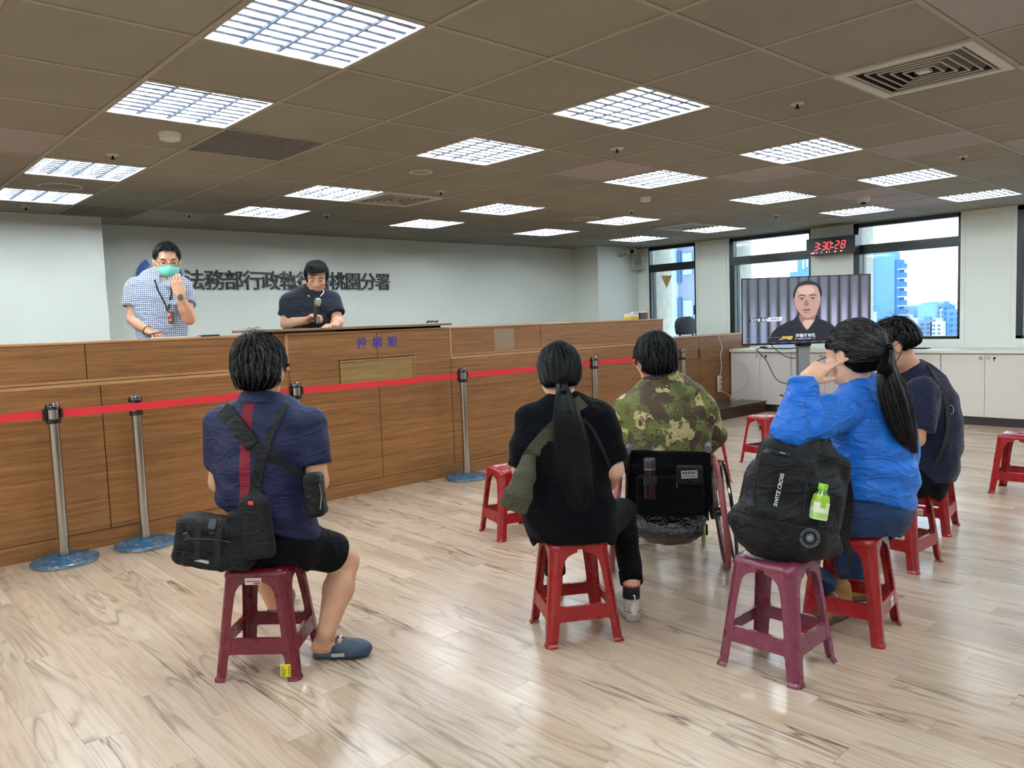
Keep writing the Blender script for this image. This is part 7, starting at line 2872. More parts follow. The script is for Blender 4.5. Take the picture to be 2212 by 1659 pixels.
# ================================================================ woman in the blue jacket
def build_D():
    d = 3.30
    r = empty('person', (3.24, 1.443, 0.43), label='woman in a bright blue jacket and jeans, hand at her cheek, grey black ponytail', cat='person')
    c_, s_ = 0.80, 0.60
    fw = _n(CF*c_-CR*s_)
    rt = np.cross(fw, np.array([0, 0, 1.0]))
    Hd = Frame(at(1838, 767, d), _n(fw-np.array([0, 0, 0.16])), (0, 0, 1), 1.10)
    F = Field(0.02)
    head_prims(F, Hd)
    F.add(cap(at(1842, 800, d), at(1862, 852, d), 0.056, 0.066), 0.03)
    F.add(loft([at(1868, 860, d), at(1885, 940, d), at(1885, 1090, d)], [0.14, 0.16, 0.15], [0.08, 0.10, 0.11], rt), 0.03)
    sl, el_, wl = at(1810, 882, 3.16), at(1704, 934, 3.02), at(1740, 822, 3.10)
    sr, er, wr = at(1915, 880, 3.45), at(1850, 985, 3.70), at(1760, 1000, 3.66)
    for a_, b_, w_ in ((sl, el_, wl), (sr, er, wr)):
        F.add(cap(a_, b_, 0.048, 0.042), 0.02)
        F.add(cap(b_, w_, 0.042, 0.027), 0.015)
    # hand at the cheek: index finger straight to the cheek, the others folded
    hd = _n(at(1782, 786, 3.10)-wl)
    nrm = _n(CF*0.55-CU*0.75+CR*0.25)
    tips = hand_prims(F, wl, hd, nrm, -1, (0.12, 0.75, 0.95, 1.05), (0.7, 0.3), 1.0, 0.08)
    hand_prims(F, wr, wr-er, (0, 0, -1), 1, (0.5,)*4)
    skin('body', split_field(F, [(Hd.o, 0.155), (wl+hd*0.09, 0.135)], 0.009, 0.0045), SKIN_B, r)
    Jk = Field(0.03)
    Jk.add(loft([at(1850, 836, d), at(1860, 852, d), at(1872, 876, d), at(1880, 915, d), at(1887, 960, d), at(1888, 1010, d), at(1884, 1060, d), at(1880, 1100, d), at(1880, 1130, d)],
                [0.070, 0.140, 0.185, 0.200, 0.200, 0.195, 0.190, 0.180, 0.15], [0.065, 0.100, 0.130, 0.150, 0.162, 0.168, 0.165, 0.155, 0.13], rt), 0.02)
    Jk.plane(at(1880, 1100, d), -CU+CR*(-0.20)-CF*0.25)
    Jk.cut(cap(at(1838, 780, d), at(1852, 846, d), 0.050, 0.060), 0.004)
    Jk.disp(folds(CU*1.0+CR*0.35, 62.0, 0.0115, 51))
    up_ = Field(0.02)
    up_.add(cap(sl, at(1760, 912, 3.08), 0.094, 0.082), 0.03)
    up_.add(cap(at(1760, 912, 3.08), el_, 0.082, 0.068), 0.03)
    up_.add(cap(el_, wl, 0.070, 0.056), 0.02)
    up_.plane(wl-(wl-el_)*0.02, wl-el_)
    up_.disp(folds(_n(el_-sl)+CU*0.4, 80.0, 0.010, 57))
    Jk.sub(up_, 0.035)
    Jk.add(ell(wl-(wl-el_)*0.14, (0.060, 0.060, 0.022), np.array([CR, CF, _n(wl-el_)])), 0.012)
    Jk.sub(sleeve(sr, er, er*1.1-sr*0.1, 0.078, 0.066), 0.04)
    Jk.sub(sleeve(er, wr, wr*0.9+er*0.1, 0.064, 0.050), 0.03)
    BLU = cloth_mat('bright blue thin nylon', (3, 100, 198), 0.5, 300, 0.15, 0.05, spec=0.4, crs=0.5)
    skin('jacket', [(Jk, 0.0062)], BLU, r, relax=2)
    # hood lying on the back
    Hc = Field(0.02)
    Hc.add(loft([at(1828, 858, 3.28), at(1862, 846, 3.20), at(1905, 862, 3.20), at(1930, 885, 3.26)], [0.030, 0.038, 0.040, 0.028], [0.016, 0.022, 0.022, 0.016], CU-CR*0.3), 0.02)
    Hc.disp(folds(CR, 70, 0.004, 66))
    skin('hood', [(Hc, 0.0055)], BLU, r)
    Gs = Field(0.02)
    Gs.add(loft([at(1880, 1090, d), at(1882, 1122, d)], [0.172, 0.165], [0.146, 0.138], rt), 0.02)
    Gs.plane(at(1920, 1112, d), -CU+CR*(-0.22)-CF*0.3)
    Gs.disp(folds(CR, 90, 0.005, 60))
    skin('undershirt_hem', [(Gs, 0.006)], cloth_mat('grey knit', (92, 98, 108), 0.9), r)
    JE = cloth_mat('blue jeans', (24, 46, 82), 0.8, 600, 0.45)
    Tr = Field(0.03)
    kl, al = at(1752, 1112, 3.30), at(1778, 1262, 3.42)
    kr, ar = at(1800, 1118, 3.70), at(1852, 1258, 3.62)
    Tr.add(loft([at(1882, 1075, d), at(1880, 1095, d), at(1874, 1115, d), at(1866, 1135, d)], [0.165, 0.178, 0.170, 0.13], [0.145, 0.160, 0.150, 0.11], rt), 0.02)
    Tr.add(cap(at(1850, 1125, 3.24), kl, 0.098, 0.078), 0.04)
    Tr.add(cap(kl, al, 0.074, 0.058), 0.02)
    Tr.add(cap(at(1895, 1125, 3.42), kr, 0.098, 0.078), 0.04)
    Tr.add(cap(kr, ar, 0.074, 0.062), 0.02)
    Tr.plane((0, 0, 0.4335), (0, 0, -1), lim=((3.24, 1.443, 0.36), 0.19))
    Tr.plane(al+(al-kl)*0.03, al-kl, lim=(al, 0.16))
    Tr.plane(ar+(ar-kr)*0.03, ar-kr, lim=(ar, 0.16))
    Tr.disp(folds(CU+CR*0.3, 60, 0.006, 71))
    skin('jeans', [(Tr, 0.007)], JE, r, relax=2)
    TAN = mat('tan nubuck boot', (172, 128, 72), 0.75, vary=0.12, vscale=18, bump=0.2, bscale=200)
    TS_ = mat('brown boot sole', (88, 66, 48), 0.6)
    h1, t1 = gnd(1836, 1328), gnd(1742, 1356)
    h2, t2 = gnd(1878, 1292), gnd(1812, 1302)
    for h_, t_ in ((h1, t1), (h2, t2)):
        o, H1, F1 = shoe('boot', h_, h_+_n(t_-h_)*0.27, r, [TAN, TS_], 'boot', 1.0)
        for q in range(3):
            MB().tube([H1(-0.022, 0.10+q*0.028, 0.112-q*0.014), H1(0.0, 0.104+q*0.028, 0.120-q*0.014), H1(0.022, 0.10+q*0.028, 0.112-q*0.014)], 0.003, 6).build('lace', TRIMW, o, world=True)
    # hair
    Hf = Field(0.02)
    Hf.add(Hd.ell((0, -0.026, 0.034), (0.092, 0.112, 0.098)), 0.02)
    Hf.add(Hd.ell((0, -0.055, -0.022), (0.080, 0.070, 0.060)), 0.02)
    Hf.cut(Hd.box((0, 0.118, -0.045), (0.13, 0.105, 0.080), 0.02), 0.012)
    Hf.cut(Hd.ell((-0.088, -0.004, -0.004), (0.026, 0.024, 0.034)), 0.008)
    Hf.cut(Hd.box((0, -0.02, -0.148), (0.16, 0.16, 0.073), 0.01), 0.012)
    hc = Hd(0, -0.02, 0.03)
    Hf.disp(lambda P: -0.004*vnoise(P, 26, 3)-0.002*vnoise(P, 60, 5))
    skin('hair', [(Hf, 0.0045)], M_HAIR, r)
    tie = Hd(0.0, -0.150, -0.008)

    def flow(P):
        v = tie-P
        return v/(np.linalg.norm(v, axis=1, keepdims=True)+1e-6)
    strands(Hd, Hf, hc, r, 2600, flow, 0.16, 6, 9, 0.013, off=0.003, jit=0.16, lift=0.0004)
    tp = tie
    pony(r, [tp, at(1912, 800, 3.10), at(1925, 835, 3.10), at(1936, 872, 3.09), at(1945, 905, 3.10), at(1958, 935, 3.12), at(1972, 957, 3.16)],
         [0.018, 0.034, 0.046, 0.048, 0.042, 0.032, 0.008], [0.018, 0.022, 0.022, 0.020, 0.018, 0.014, 0.006], CR+CU*0.35, 1500, 15, grey=0.08)
    MB().tube([tp+CU*0.02*math.cos(q*2*math.pi/14)+CF*0.02*math.sin(q*2*math.pi/14) for q in range(14)], 0.005, 6, closed=True).build('hair_tie', M_BLACKC, r, world=True)


build_D()


def build_backpack():
    bp = empty('backpack', (2.72, 1.50, 0.4325), label='large black backpack with white lettering leaning on the magenta stool', cat='backpack')
    a = 0.17
    X_ = CR*math.cos(a)-CU*math.sin(a)
    Y_ = CR*math.sin(a)+CU*math.cos(a)
    A = np.array([X_, Y_, -CF])
    F = Field(0.02)
    F.add(rbox(at(1705, 1100, 3.00), (0.185, 0.165, 0.100), 0.075, A), 0.03)
    F.add(rbox(at(1716, 1030, 3.03), (0.150, 0.155, 0.080), 0.070, A), 0.05)
    F.add(ell(at(1736, 985, 3.05), (0.115, 0.095, 0.075), A), 0.03)
    F.add(rbox(at(1690, 1140, 2.93), (0.165, 0.095, 0.060), 0.05, A), 0.03)
    F.add(rbox(at(1688, 1060, 2.945), (0.110, 0.145, 0.050), 0.04, A), 0.03)
    F.add(rbox(at(1790, 1085, 3.06), (0.045, 0.19, 0.075), 0.04, A), 0.03)
    F.add(loft([at(1600, 1115, 2.98), at(1640, 1170, 2.97), at(1720, 1190, 2.96), at(1790, 1185, 3.0)], [0.05]*4, [0.06, 0.08, 0.08, 0.06], CU), 0.04)
    F.plane((0, 0, 0.433), (0, 0, -1))

    def seam(P):
        q = (P-at(1690, 1110, 2.95))@A.T
        s = 0
        s = s+0.006*np.exp(-((q[:, 1]-(-0.020+0.25*(q[:, 0]+0.05)**2*-1.0))/0.006)**2)
        s = s+0.005*np.exp(-((np.abs(q[:, 0]-0.0)-0.105)/0.006)**2)*(q[:, 1] > -0.02)
        return s
    F.disp(seam)
    F.disp(lambda P: -0.005*vnoise(P, 12, 3)-0.0025*vnoise(P, 34, 6))
    skin('pack_body', [(F, 0.0055)], M_BAG, bp, relax=2)
    # grab handle and harness
    MB().ribbon(smooth_path([at(1690, 962, 3.07), at(1712, 940, 3.10), at(1745, 932, 3.12), at(1780, 948, 3.12), at(1800, 985, 3.12)]), [-CF]*60, 0.032, 0.010).build('top_handle', M_WEB, bp, world=True)
    MB().ribbon(smooth_path([at(1800, 985, 3.12), at(1822, 1030, 3.14), at(1830, 1090, 3.14), at(1822, 1150, 3.13), at(1812, 1195, 3.1)]), [-CF-CR*0.6]*60, 0.050, 0.014).build('shoulder_strap', M_BAG, bp, world=True)
    MB().ribbon(smooth_path([at(1805, 1160, 3.04), at(1828, 1170, 3.04), at(1836, 1200, 3.05), at(1830, 1240, 3.07), at(1815, 1246, 3.08), at(1806, 1220, 3.08), at(1808, 1185, 3.06)]), [-CF]*60, 0.018, 0.004).build('hanging_strap', M_WEB, bp, world=True)

    def nrm(p):
        e = 4e-3
        dd_ = F(p[None])[0]
        return _n(np.array([F((p+np.eye(3)[q]*e)[None])[0]-dd_ for q in range(3)]))
    for pts, nm in (([(1600, 1102), (1650, 1122), (1700, 1134), (1735, 1140), (1800, 1135)], 'pocket_zip'), ([(1592, 1140), (1620, 1130), (1660, 1150), (1700, 1178)], 'seam_piping'),
                    ([(1648, 975), (1636, 1020), (1628, 1075), (1632, 1100)], 'seam_piping'), ([(1720, 985), (1745, 1010), (1740, 1060), (1735, 1110)], 'seam_piping'), ([(1660, 962), (1700, 978), (1728, 1000)], 'top_zip')):
        p_ = path_on(F, pts, 0.002, 5)
        if len(p_) > 2:
            MB().tube(p_, 0.0026, 6).build(nm, M_WEB, bp, world=True)
    # lettering running up the front
    p0, p1 = hit(F, 1678, 1094, 0.004), hit(F, 1690, 1040, 0.004)
    tx = _n(p1-p0)
    nv = nrm((p0+p1)/2)
    mid = (p0+p1)/2
    wt_ = mat('white print', (206, 206, 204), 0.5)
    M_ = frame(p0+nv*0.002, tx, np.cross(nv, tx))
    text_mesh('lettering', 'SWITZ CROSS', 0.0195, wt_, M_, bp, extrude=0.0006, offset=0.0006)
    p = hit(F, 1690, 980, 0.003)
    nv = nrm(p)
    M_ = frame(p+nv*0.002, X_-nv*(X_@nv), np.cross(nv, X_))
    MB().box(-0.030, 0.030, -0.010, 0.010, -0.002, 0.001, bev=0.0005, M=M_).build('rubber_badge', M_PLAS, bp, world=True)
    MB().box(-0.010, 0.010, -0.002, 0.003, 0.001, 0.0016, M=M_).build('badge_print', wt_, bp, world=True)
    # round emblem low on the right
    p = hit(F, 1749, 1162, 0.002)
    nv = nrm(p)
    M_ = frame(p+nv*0.003, X_-nv*(X_@nv), np.cross(nv, X_))
    gm = mat('grey embroidery', (140, 144, 156), 0.7)
    eb = MB()
    for r0, r1 in ((0.0345, 0.0360), (0.0262, 0.0270)):
        v, f_ = [], []
        for q in range(41):
            a_ = 2*math.pi*q/40
            for rr in (r0, r1):
                v.append(tuple(M_ @ Vector((rr*math.cos(a_), rr*math.sin(a_), 0))))
        for q in range(40):
            f_.append((q*2, q*2+2, q*2+3, q*2+1))
        eb.add(v, f_)
    RE = random.Random(8)
    for q in range(9):   # swirling lion-like mane strokes
        a_ = q*0.7
        cx, cy = 0.011*math.cos(a_), 0.011*math.sin(a_)
        pts = [tuple(M_ @ Vector((cx+0.0105*math.cos(a_+t_*1.1)*(0.35+0.16*t_), cy+0.0105*math.sin(a_+t_*1.1)*(0.35+0.16*t_), 0.0005))) for t_ in np.linspace(0, 4, 7)]
        eb.tube(pts, 0.0014, 4)
    eb.build('emblem', gm, bp, world=True)
    for q in range(22):
        a_ = 2*math.pi*q/22
        if q % 11 in (0,):
            continue
        eb2 = MB().box(-0.0012, 0.0012, -0.0022, 0.0022, 0, 0.0006, M=M_ @ Matrix.Rotation(a_, 4, 'Z') @ Matrix.Translation((0.0307, 0, 0)))
        if q == 1:
            acc = MB()
        if q >= 1:
            acc.add(eb2.v, eb2.f)
    acc.build('emblem_text', gm, bp, world=True)
    # mesh pocket lip and bottle
    p_ = path_on(F, [(1735, 1092), (1760, 1100), (1785, 1112), (1800, 1116)], 0.004, 5)
    MB().ribbon(p_, [-CF]*len(p_), 0.010, 0.004).build('pocket_lip', M_WEB, bp, world=True)
    bb = hit(F, 1764, 1125, 0.0)
    bt = empty('tea_bottle', tuple(bb-CF*0.006), label='small green tea bottle with green cap in the side pocket of the backpack', cat='bottle')
    ax = _n(Y_)
    Mb = frame((0, 0, 0), np.cross(ax, -CF), ax)
    Mb = Matrix(((*[float(q) for q in np.cross(ax, np.cross(-CF, ax))],), (0, 0, 0), (0, 0, 0))).to_4x4() if False else None
    zx = _n(np.cross(-CF, ax))
    zy = np.cross(ax, zx)
    Mb = Matrix(((zx[0], zy[0], ax[0], 0), (zx[1], zy[1], ax[1], 0), (zx[2], zy[2], ax[2], 0), (0, 0, 0, 1)))

    def sqlathe(prof, mm_, nm, rnd=0.5):
        rings = []
        for rd, z in prof:
            ring = []
            for q in range(28):
                a_ = 2*math.pi*q/28
                k_ = 1.0/max(abs(math.cos(a_)), abs(math.sin(a_)))**rnd
                p3 = Mb @ Vector((rd*k_*math.cos(a_), rd*k_*math.sin(a_), z))
                ring.append((p3[0], p3[1], p3[2]))
            rings.append(ring)
        return MB().ring(rings, 0, True).build(nm, mm_, bt)
    sqlathe([(0.028, 0.008), (0.030, 0.012), (0.030, 0.072)], mat('pale lime bottle label', (226, 236, 214), 0.4), 'label_band')
    sqlathe([(0.0302, 0.052), (0.0302, 0.074), (0.0285, 0.084), (0.0290, 0.088), (0.024, 0.100)], mat('green tea', (148, 190, 52), 0.15, spec=0.7), 'shoulder', 0.4)
    sqlathe([(0.0305, 0.014), (0.0305, 0.034)], mat('light green print', (168, 204, 120), 0.4), 'print_band')
    sqlathe([(0.0225, 0.098), (0.016, 0.112), (0.0135, 0.118)], mat('clear green neck', (96, 128, 60), 0.1, spec=0.8), 'neck', 0.1)
    sqlathe([(0.0165, 0.116), (0.017, 0.118), (0.017, 0.136), (0.0155, 0.139), (0.001, 0.1395)], mat('lime cap', (130, 200, 40), 0.35), 'cap', 0.0)


build_backpack()


# ================================================================ man in the navy T-shirt
def build_E():
    d = 4.15
    r = empty('person', (4.275, 1.65, 0.43), label='man in a navy T-shirt bending forward, with a black face mask, at the right', cat='person')
    fw = _n(np.array([CF[0], CF[1], 0])*0.30-np.array([CR[0], CR[1], 0])*0.95)
    rt = np.cross(fw, np.array([0, 0, 1.0]))
    Hd = Frame(at(1931, 748, d-0.04), _n(fw-np.array([0, 0, 0.42])), (0, 0, 1), 1.10)
    F = Field(0.02)
    head_prims(F, Hd)
    F.add(cap(at(1944, 768, d-0.02), at(1975, 812, d), 0.062, 0.068), 0.03)
    F.add(loft([at(1985, 830, d), at(2005, 900, d), at(1995, 1010, d)], [0.14, 0.16, 0.15], [0.08, 0.10, 0.11], rt), 0.03)
    sl, el_, wl = at(1990, 850, d-0.20), at(1978, 948, d-0.25), at(1900, 965, d-0.15)
    sr, er, wr = at(1985, 848, d+0.22), at(1960, 945, d+0.30), at(1890, 955, d+0.15)
    for a_, b_, w_, sg in ((sl, el_, wl, -1), (sr, er, wr, 1)):
        F.add(cap(a_, b_, 0.050, 0.043), 0.02)
        F.add(cap(b_, w_, 0.043, 0.028), 0.015)
        hand_prims(F, w_, w_-b_, (0, 0, -1), sg, (0.6,)*4)
    skin('body', split_field(F, [(Hd.o, 0.15)], 0.010, 0.0055), SKIN_A, r)
    Sh = Field(0.03)
    Sh.add(loft([at(1966, 800, d), at(1976, 812, d), at(1992, 834, d), at(2005, 868, d), at(2010, 910, d), at(2008, 955, d), at(2000, 1000, d), at(1992, 1034, d), at(1990, 1050, d)],
                [0.070, 0.130, 0.185, 0.205, 0.205, 0.200, 0.195, 0.185, 0.16], [0.066, 0.090, 0.118, 0.138, 0.148, 0.152, 0.152, 0.148, 0.13], rt), 0.02)
    Sh.plane(at(2000, 1036, d), -CU)
    Sh.cut(cap(at(1935, 755, d), at(1968, 804, d), 0.050, 0.064), 0.004)
    Sh.sub(sleeve(sl, el_, at(1984, 932, d-0.24), 0.088, 0.082), 0.05)
    Sh.sub(sleeve(sr, er, at(1962, 930, d+0.28), 0.080, 0.074), 0.05)
    Sh.disp(folds(CU*0.5+CR, 40, 0.009, 81))
    skin('t_shirt', [(Sh, 0.0068)], cloth_mat('navy cotton', (14, 19, 44), 0.85, sheen=0.1), r, relax=2)
    Tr = Field(0.03)
    Tr.add(loft([at(1988, 1018, d), at(1980, 1035, d), at(1960, 1050, d)], [0.17, 0.18, 0.15], [0.14, 0.15, 0.12], rt), 0.02)
    for o_, k_, a_ in (((1960, 1050, d-0.1), (1880, 1055, d-0.05), (1888, 1160, d-0.02)), ((1965, 1045, d+0.12), (1880, 1045, d+0.28), (1888, 1140, d+0.30))):
        Tr.add(cap(at(*o_), at(*k_), 0.095, 0.075), 0.04)
        Tr.add(cap(at(*k_), at(*a_), 0.070, 0.055), 0.02)
    Tr.plane((0, 0, 0.4335), (0, 0, -1), lim=((4.275, 1.65, 0.36), 0.19))
    skin('trousers', [(Tr, 0.009)], M_BLACKC, r, relax=2)
    for a_ in ((1892, 1178), (1890, 1158)):
        h_ = gnd(*a_)
        shoe('shoe', h_, h_+fw*0.26, r, [M_BLACKC, M_BEZ], 'sneaker', 1.0)
    Hf, hc = hair_cap(Hd, r, 0.006, -0.030, 0.110, 0.004, seed=12)
    Hf.cut(Hd.ell((-0.088, 0.0, -0.004), (0.028, 0.026, 0.040)), 0.008)
    skin('hair', [(Hf, 0.005)], M_HAIR, r)
    wh = Hd(0, -0.04, 0.12)

    def flow(P):
        v = P-wh
        v = v/(np.linalg.norm(v, axis=1, keepdims=True)+1e-6)
        return v+np.array([0, 0, -0.5])+rt*0.3
    strands(Hd, Hf, hc, r, 1500, flow, 0.22, 14, 5, 0.009, jit=0.5, lift=0.0006, zlim=-0.02)
    Mk = Field(0.01)
    Mk.add(Hd.ell((0, 0.036, -0.042), (0.068, 0.076, 0.058)), 0.01)
    Mk.cut(Hd.box((0, -0.05, 0), (0.2, 0.085, 0.2), 0.01), 0.003)
    MK = cloth_mat('black mask', (14, 14, 16))
    skin('face_mask', [(Mk, 0.005)], MK, r)
    MB().tube([Hd(-0.064, 0.040, -0.02), Hd(-0.080, 0.016, 0.006), Hd(-0.088, -0.018, 0.016), Hd(-0.090, -0.022, -0.008), Hd(-0.076, 0.004, -0.045), Hd(-0.062, 0.03, -0.065)], 0.0022, 6).build('mask_loop', MK, r, world=True)
    bs = empty('crossbody_strap', tuple(at(2050, 880, d-0.1)), label='thin black strap with a silver ring across the navy T-shirt man\'s back', cat='strap')
    pth = path_on(Sh, [(2006, 792), (2020, 812), (2036, 845), (2046, 878), (2048, 920), (2040, 960), (2024, 1000)], 0.005, 5)
    MB().ribbon(pth, [-CF+CR*0.4]*len(pth), 0.034, 0.003).build('strap_band', M_WEB, bs, world=True)
    c0 = hit(Sh, 2054, 885, 0.008)
    if c0 is None:
        c0 = hit(Sh, 2046, 885, 0.008)
    pts = [c0+CR*x_+CU*y_ for x_, y_ in ((0.002, 0.024), (0.012, 0.014), (0.014, -0.012), (0.004, -0.024), (-0.010, -0.014), (-0.010, 0.014))]
    MB().tube(pts, 0.0022, 6, closed=True).build('silver_ring', M_STEEL, bs, world=True)


build_E()


# ================================================================ the two standing men
def check_mat():
    m, n, l, b = newmat('small blue check shirting')
    t = NT(m)
    P = t.obj()
    X_, Y_, Z_ = t.sep(P)
    u = t.math('ADD', t.math('MULTIPLY', X_, 0.9), t.math('MULTIPLY', Y_, -0.35))
    def line(v, f_):
        k = t.math('FRACT', t.math('MULTIPLY', v, f_))
        return t.math('LESS_THAN', k, 0.36)
    a = line(u, 74.0)
    c = line(Z_, 66.0)
    s = t.math('ADD', t.math('MULTIPLY', a, 0.5), t.math('MULTIPLY', c, 0.5))
    l.new(t.ramp(s, [(0.0, lin((212, 220, 230))), (0.5, lin((122, 138, 168))), (1.0, lin((58, 72, 112)))]), b.inputs['Base Color'])
    b.inputs['Roughness'].default_value = 0.8
    crease(t, P, b, t.noise(P, 500.0, 2), 0.1, 0.5)
    return m


def build_M1():
    d = 6.0
    r = empty('person', tuple(at(345, 840, d)*np.array([1, 1, 0])+np.array([0, 0, 0.138])), label='standing man in a blue checked short-sleeved shirt, green mask and lanyard badge', cat='person')
    fw = _n(-np.array([CF[0], CF[1], 0])+np.array([CR[0], CR[1], 0])*0.22)
    rt = np.cross(fw, np.array([0, 0, 1.0]))
    hf = _n(-CF*0.80+CR*0.48-CU*0.40)
    Hd = Frame(at(361, 564, d-0.02), hf, (0, 0, 1), 1.14)
    F = Field(0.02)
    head_prims(F, Hd)
    F.add(cap(at(352, 575, d), at(347, 606, d+0.02), 0.058, 0.066), 0.03)
    fl_ = 0.138
    base = at(350, 700, d)
    F.add(loft([at(347, 610, d), at(348, 660, d), at(350, 735, d), np.array([base[0], base[1], 1.0])], [0.15, 0.17, 0.15, 0.16], [0.09, 0.10, 0.11, 0.11], rt), 0.03)
    sr, er, wr = at(292, 622, d), at(287, 690, d-0.03), at(322, 716, d-0.16)       # his right arm, left in the picture
    sl, el_, wl = at(396, 622, d), at(408, 688, d-0.10), at(388, 636, d-0.20)
    for a_, b_, w_ in ((sr, er, wr), (sl, el_, wl)):
        F.add(cap(a_, b_, 0.052, 0.046), 0.02)
        F.add(cap(b_, b_*0.6+w_*0.4, 0.044, 0.047), 0.015)
        F.add(cap(b_*0.6+w_*0.4, w_, 0.047, 0.028), 0.015)
    hand_prims(F, wr, at(345, 722, d-0.24)-wr, -CU*1.0+CF*0.2, 1, (0.55, 0.6, 0.7, 0.8), (0.5, 0.6), 1.05)
    nr = _n(CF*0.9-CR*0.35)
    hl = at(378, 596, d-0.20)-wl
    hand_prims(F, wl, hl, nr, -1, (0.45, 0.5, 0.55, 0.65), (0.8, 0.4), 1.08, 0.02)
    for sx in (-1, 1):
        hp = np.array([base[0], base[1], 1.0])+rt*0.09*sx
        kn = hp+np.array([0, 0, -0.43])+fw*0.02
        an = kn+np.array([0, 0, -0.36])
        F.add(cap(hp, kn, 0.075, 0.052), 0.03)
        F.add(cap(kn, an, 0.052, 0.036), 0.02)
    skin('body', split_field(F, [(Hd.o, 0.16), (wl+_n(hl)*0.09, 0.13), (at(338, 722, d-0.22), 0.13)], 0.011, 0.005), SKIN_A, r)
    CK = check_mat()
    Sh = Field(0.03)
    Sh.add(loft([at(347, 592, d), at(347, 602, d), at(346, 618, d), at(346, 640, d), at(348, 675, d), at(350, 710, d), at(351, 745, d), np.array([base[0], base[1], 1.05])],
                [0.075, 0.150, 0.190, 0.200, 0.188, 0.182, 0.180, 0.185], [0.072, 0.100, 0.120, 0.130, 0.130, 0.135, 0.14, 0.14], rt), 0.02)
    Sh.cut(cap(at(356, 560, d), at(349, 598, d-0.03), 0.055, 0.062), 0.004)
    Sh.cut(cap(at(355, 600, d-0.10), at(358, 626, d-0.155), 0.035, 0.012), 0.004)
    Sh.sub(sleeve(sr+CR*0.0, er, at(288, 664, d), 0.078, 0.080), 0.05)
    Sh.sub(sleeve(sl-CR*0.01, el_, at(403, 660, d-0.06), 0.078, 0.078), 0.05)
    Sh.disp(folds(CU+CR*0.5, 42, 0.006, 91))
    skin('shirt', [(Sh, 0.0075)], CK, r, relax=2)
    Cl = Field(0.008)
    for sx in (-1, 1):
        Cl.add(loft([at(347+sx*24, 590, d-0.02), at(347+sx*26, 606, d-0.07), at(347+sx*14, 620, d-0.125)], [0.034, 0.036, 0.018], [0.012, 0.010, 0.008], CR*0.5+CU*0.8*sx*-1), 0.01)
    skin('collar', [(Cl, 0.005)], CK, r)
    for px in (322, 378):
        p = hit(Sh, px, 652, 0.004)
        if p is not None:
            M_ = frame(p, rt*-1.0, (0, 0, 1))
            MB().add([tuple(M_ @ Vector(q)) for q in ((-0.055, 0.012, 0), (0.055, 0.012, 0), (0.055, -0.010, 0), (0, -0.026, 0.004), (-0.055, -0.010, 0))], [(0, 1, 2, 3, 4)]).build('pocket_flap', CK, r, world=True)
            MB().tube([p-CF*0.006-CU*0.012, p-CF*0.008-CU*0.012], 0.006, 10).build('button', TRIMW, r, world=True)
    for py in (640, 665, 690, 715):
        p = hit(Sh, 361, py, 0.003)
        if p is not None:
            MB().tube([p, p-CF*0.003], 0.005, 10).build('button', TRIMW, r, world=True)
    Tr = Field(0.03)
    for sx in (-1, 1):
        hp = np.array([base[0], base[1], 1.0])+rt*0.09*sx
        Tr.add(cap(hp, hp+np.array([0, 0, -0.43]), 0.098, 0.075), 0.03)
        Tr.add(cap(hp+np.array([0, 0, -0.43]), hp+np.array([0, 0, -0.78]), 0.075, 0.06), 0.02)
        shoe('shoe', hp*np.array([1, 1, 0])+np.array([0, 0, fl_])-fw*0.07, hp*np.array([1, 1, 0])+np.array([0, 0, fl_])+fw*0.2, r, [M_BLACKC, M_BEZ], 'sneaker', 1.05)
    skin('trousers', [(Tr, 0.012)], M_BLACKC, r)
    Hf = Field(0.02)
    Hf.add(Hd.ell((0, -0.016, 0.036), (0.084, 0.100, 0.094)), 0.02)
    Hf.add(Hd.ell((0, -0.045, -0.008), (0.078, 0.070, 0.070)), 0.02)
    Hf.cut(Hd.box((0, 0.130, -0.010), (0.066, 0.095, 0.098), 0.03), 0.012)
    Hf.cut(Hd.box((0, 0.120, -0.045), (0.14, 0.105, 0.082), 0.02), 0.012)
    Hf.cut(Hd.box((0, -0.02, -0.125), (0.16, 0.16, 0.073), 0.01), 0.012)
    Hf.disp(lambda P: -0.002*vnoise(P, 34, 3))
    hc = Hd(0, -0.01, 0.02)
    skin('hair', [(Hf, 0.005)], M_HAIR, r)
    part = Hd(0.03, 0.02, 0.13)

    def flow(P):
        v = P-part
        return v/(np.linalg.norm(v, axis=1, keepdims=True)+1e-6)+np.array([0, 0, -0.4])
    strands(Hd, Hf, hc, r, 1400, flow, 0.12, 21, 6, 0.011, jit=0.12, sel=lambda D_: D_@Hd.z > -0.3)
    brows(Hd, r)
    glasses(Hd, r, mat('dark red brown spectacle frame', (46, 24, 24), 0.3))
    Mk = Field(0.01)
    Mk.add(Hd.ell((0, 0.036, -0.046), (0.070, 0.080, 0.056)), 0.01)
    Mk.add(Hd.ell((0, 0.085, -0.040), (0.030, 0.040, 0.040)), 0.02)
    Mk.cut(Hd.box((0, -0.040, 0), (0.2, 0.085, 0.2), 0.01), 0.003)
    Mk.cut(Hd.box((0, 0.05, 0.075), (0.2, 0.3, 0.075), 0.01), 0.004)
    Mk.disp(lambda P: 0.0012*np.sin(((P-Hd.o)@Hd.z)*330))
    MT = mat('mint green surgical mask', (126, 214, 200), 0.8)
    skin('face_mask', [(Mk, 0.0042)], MT, r)
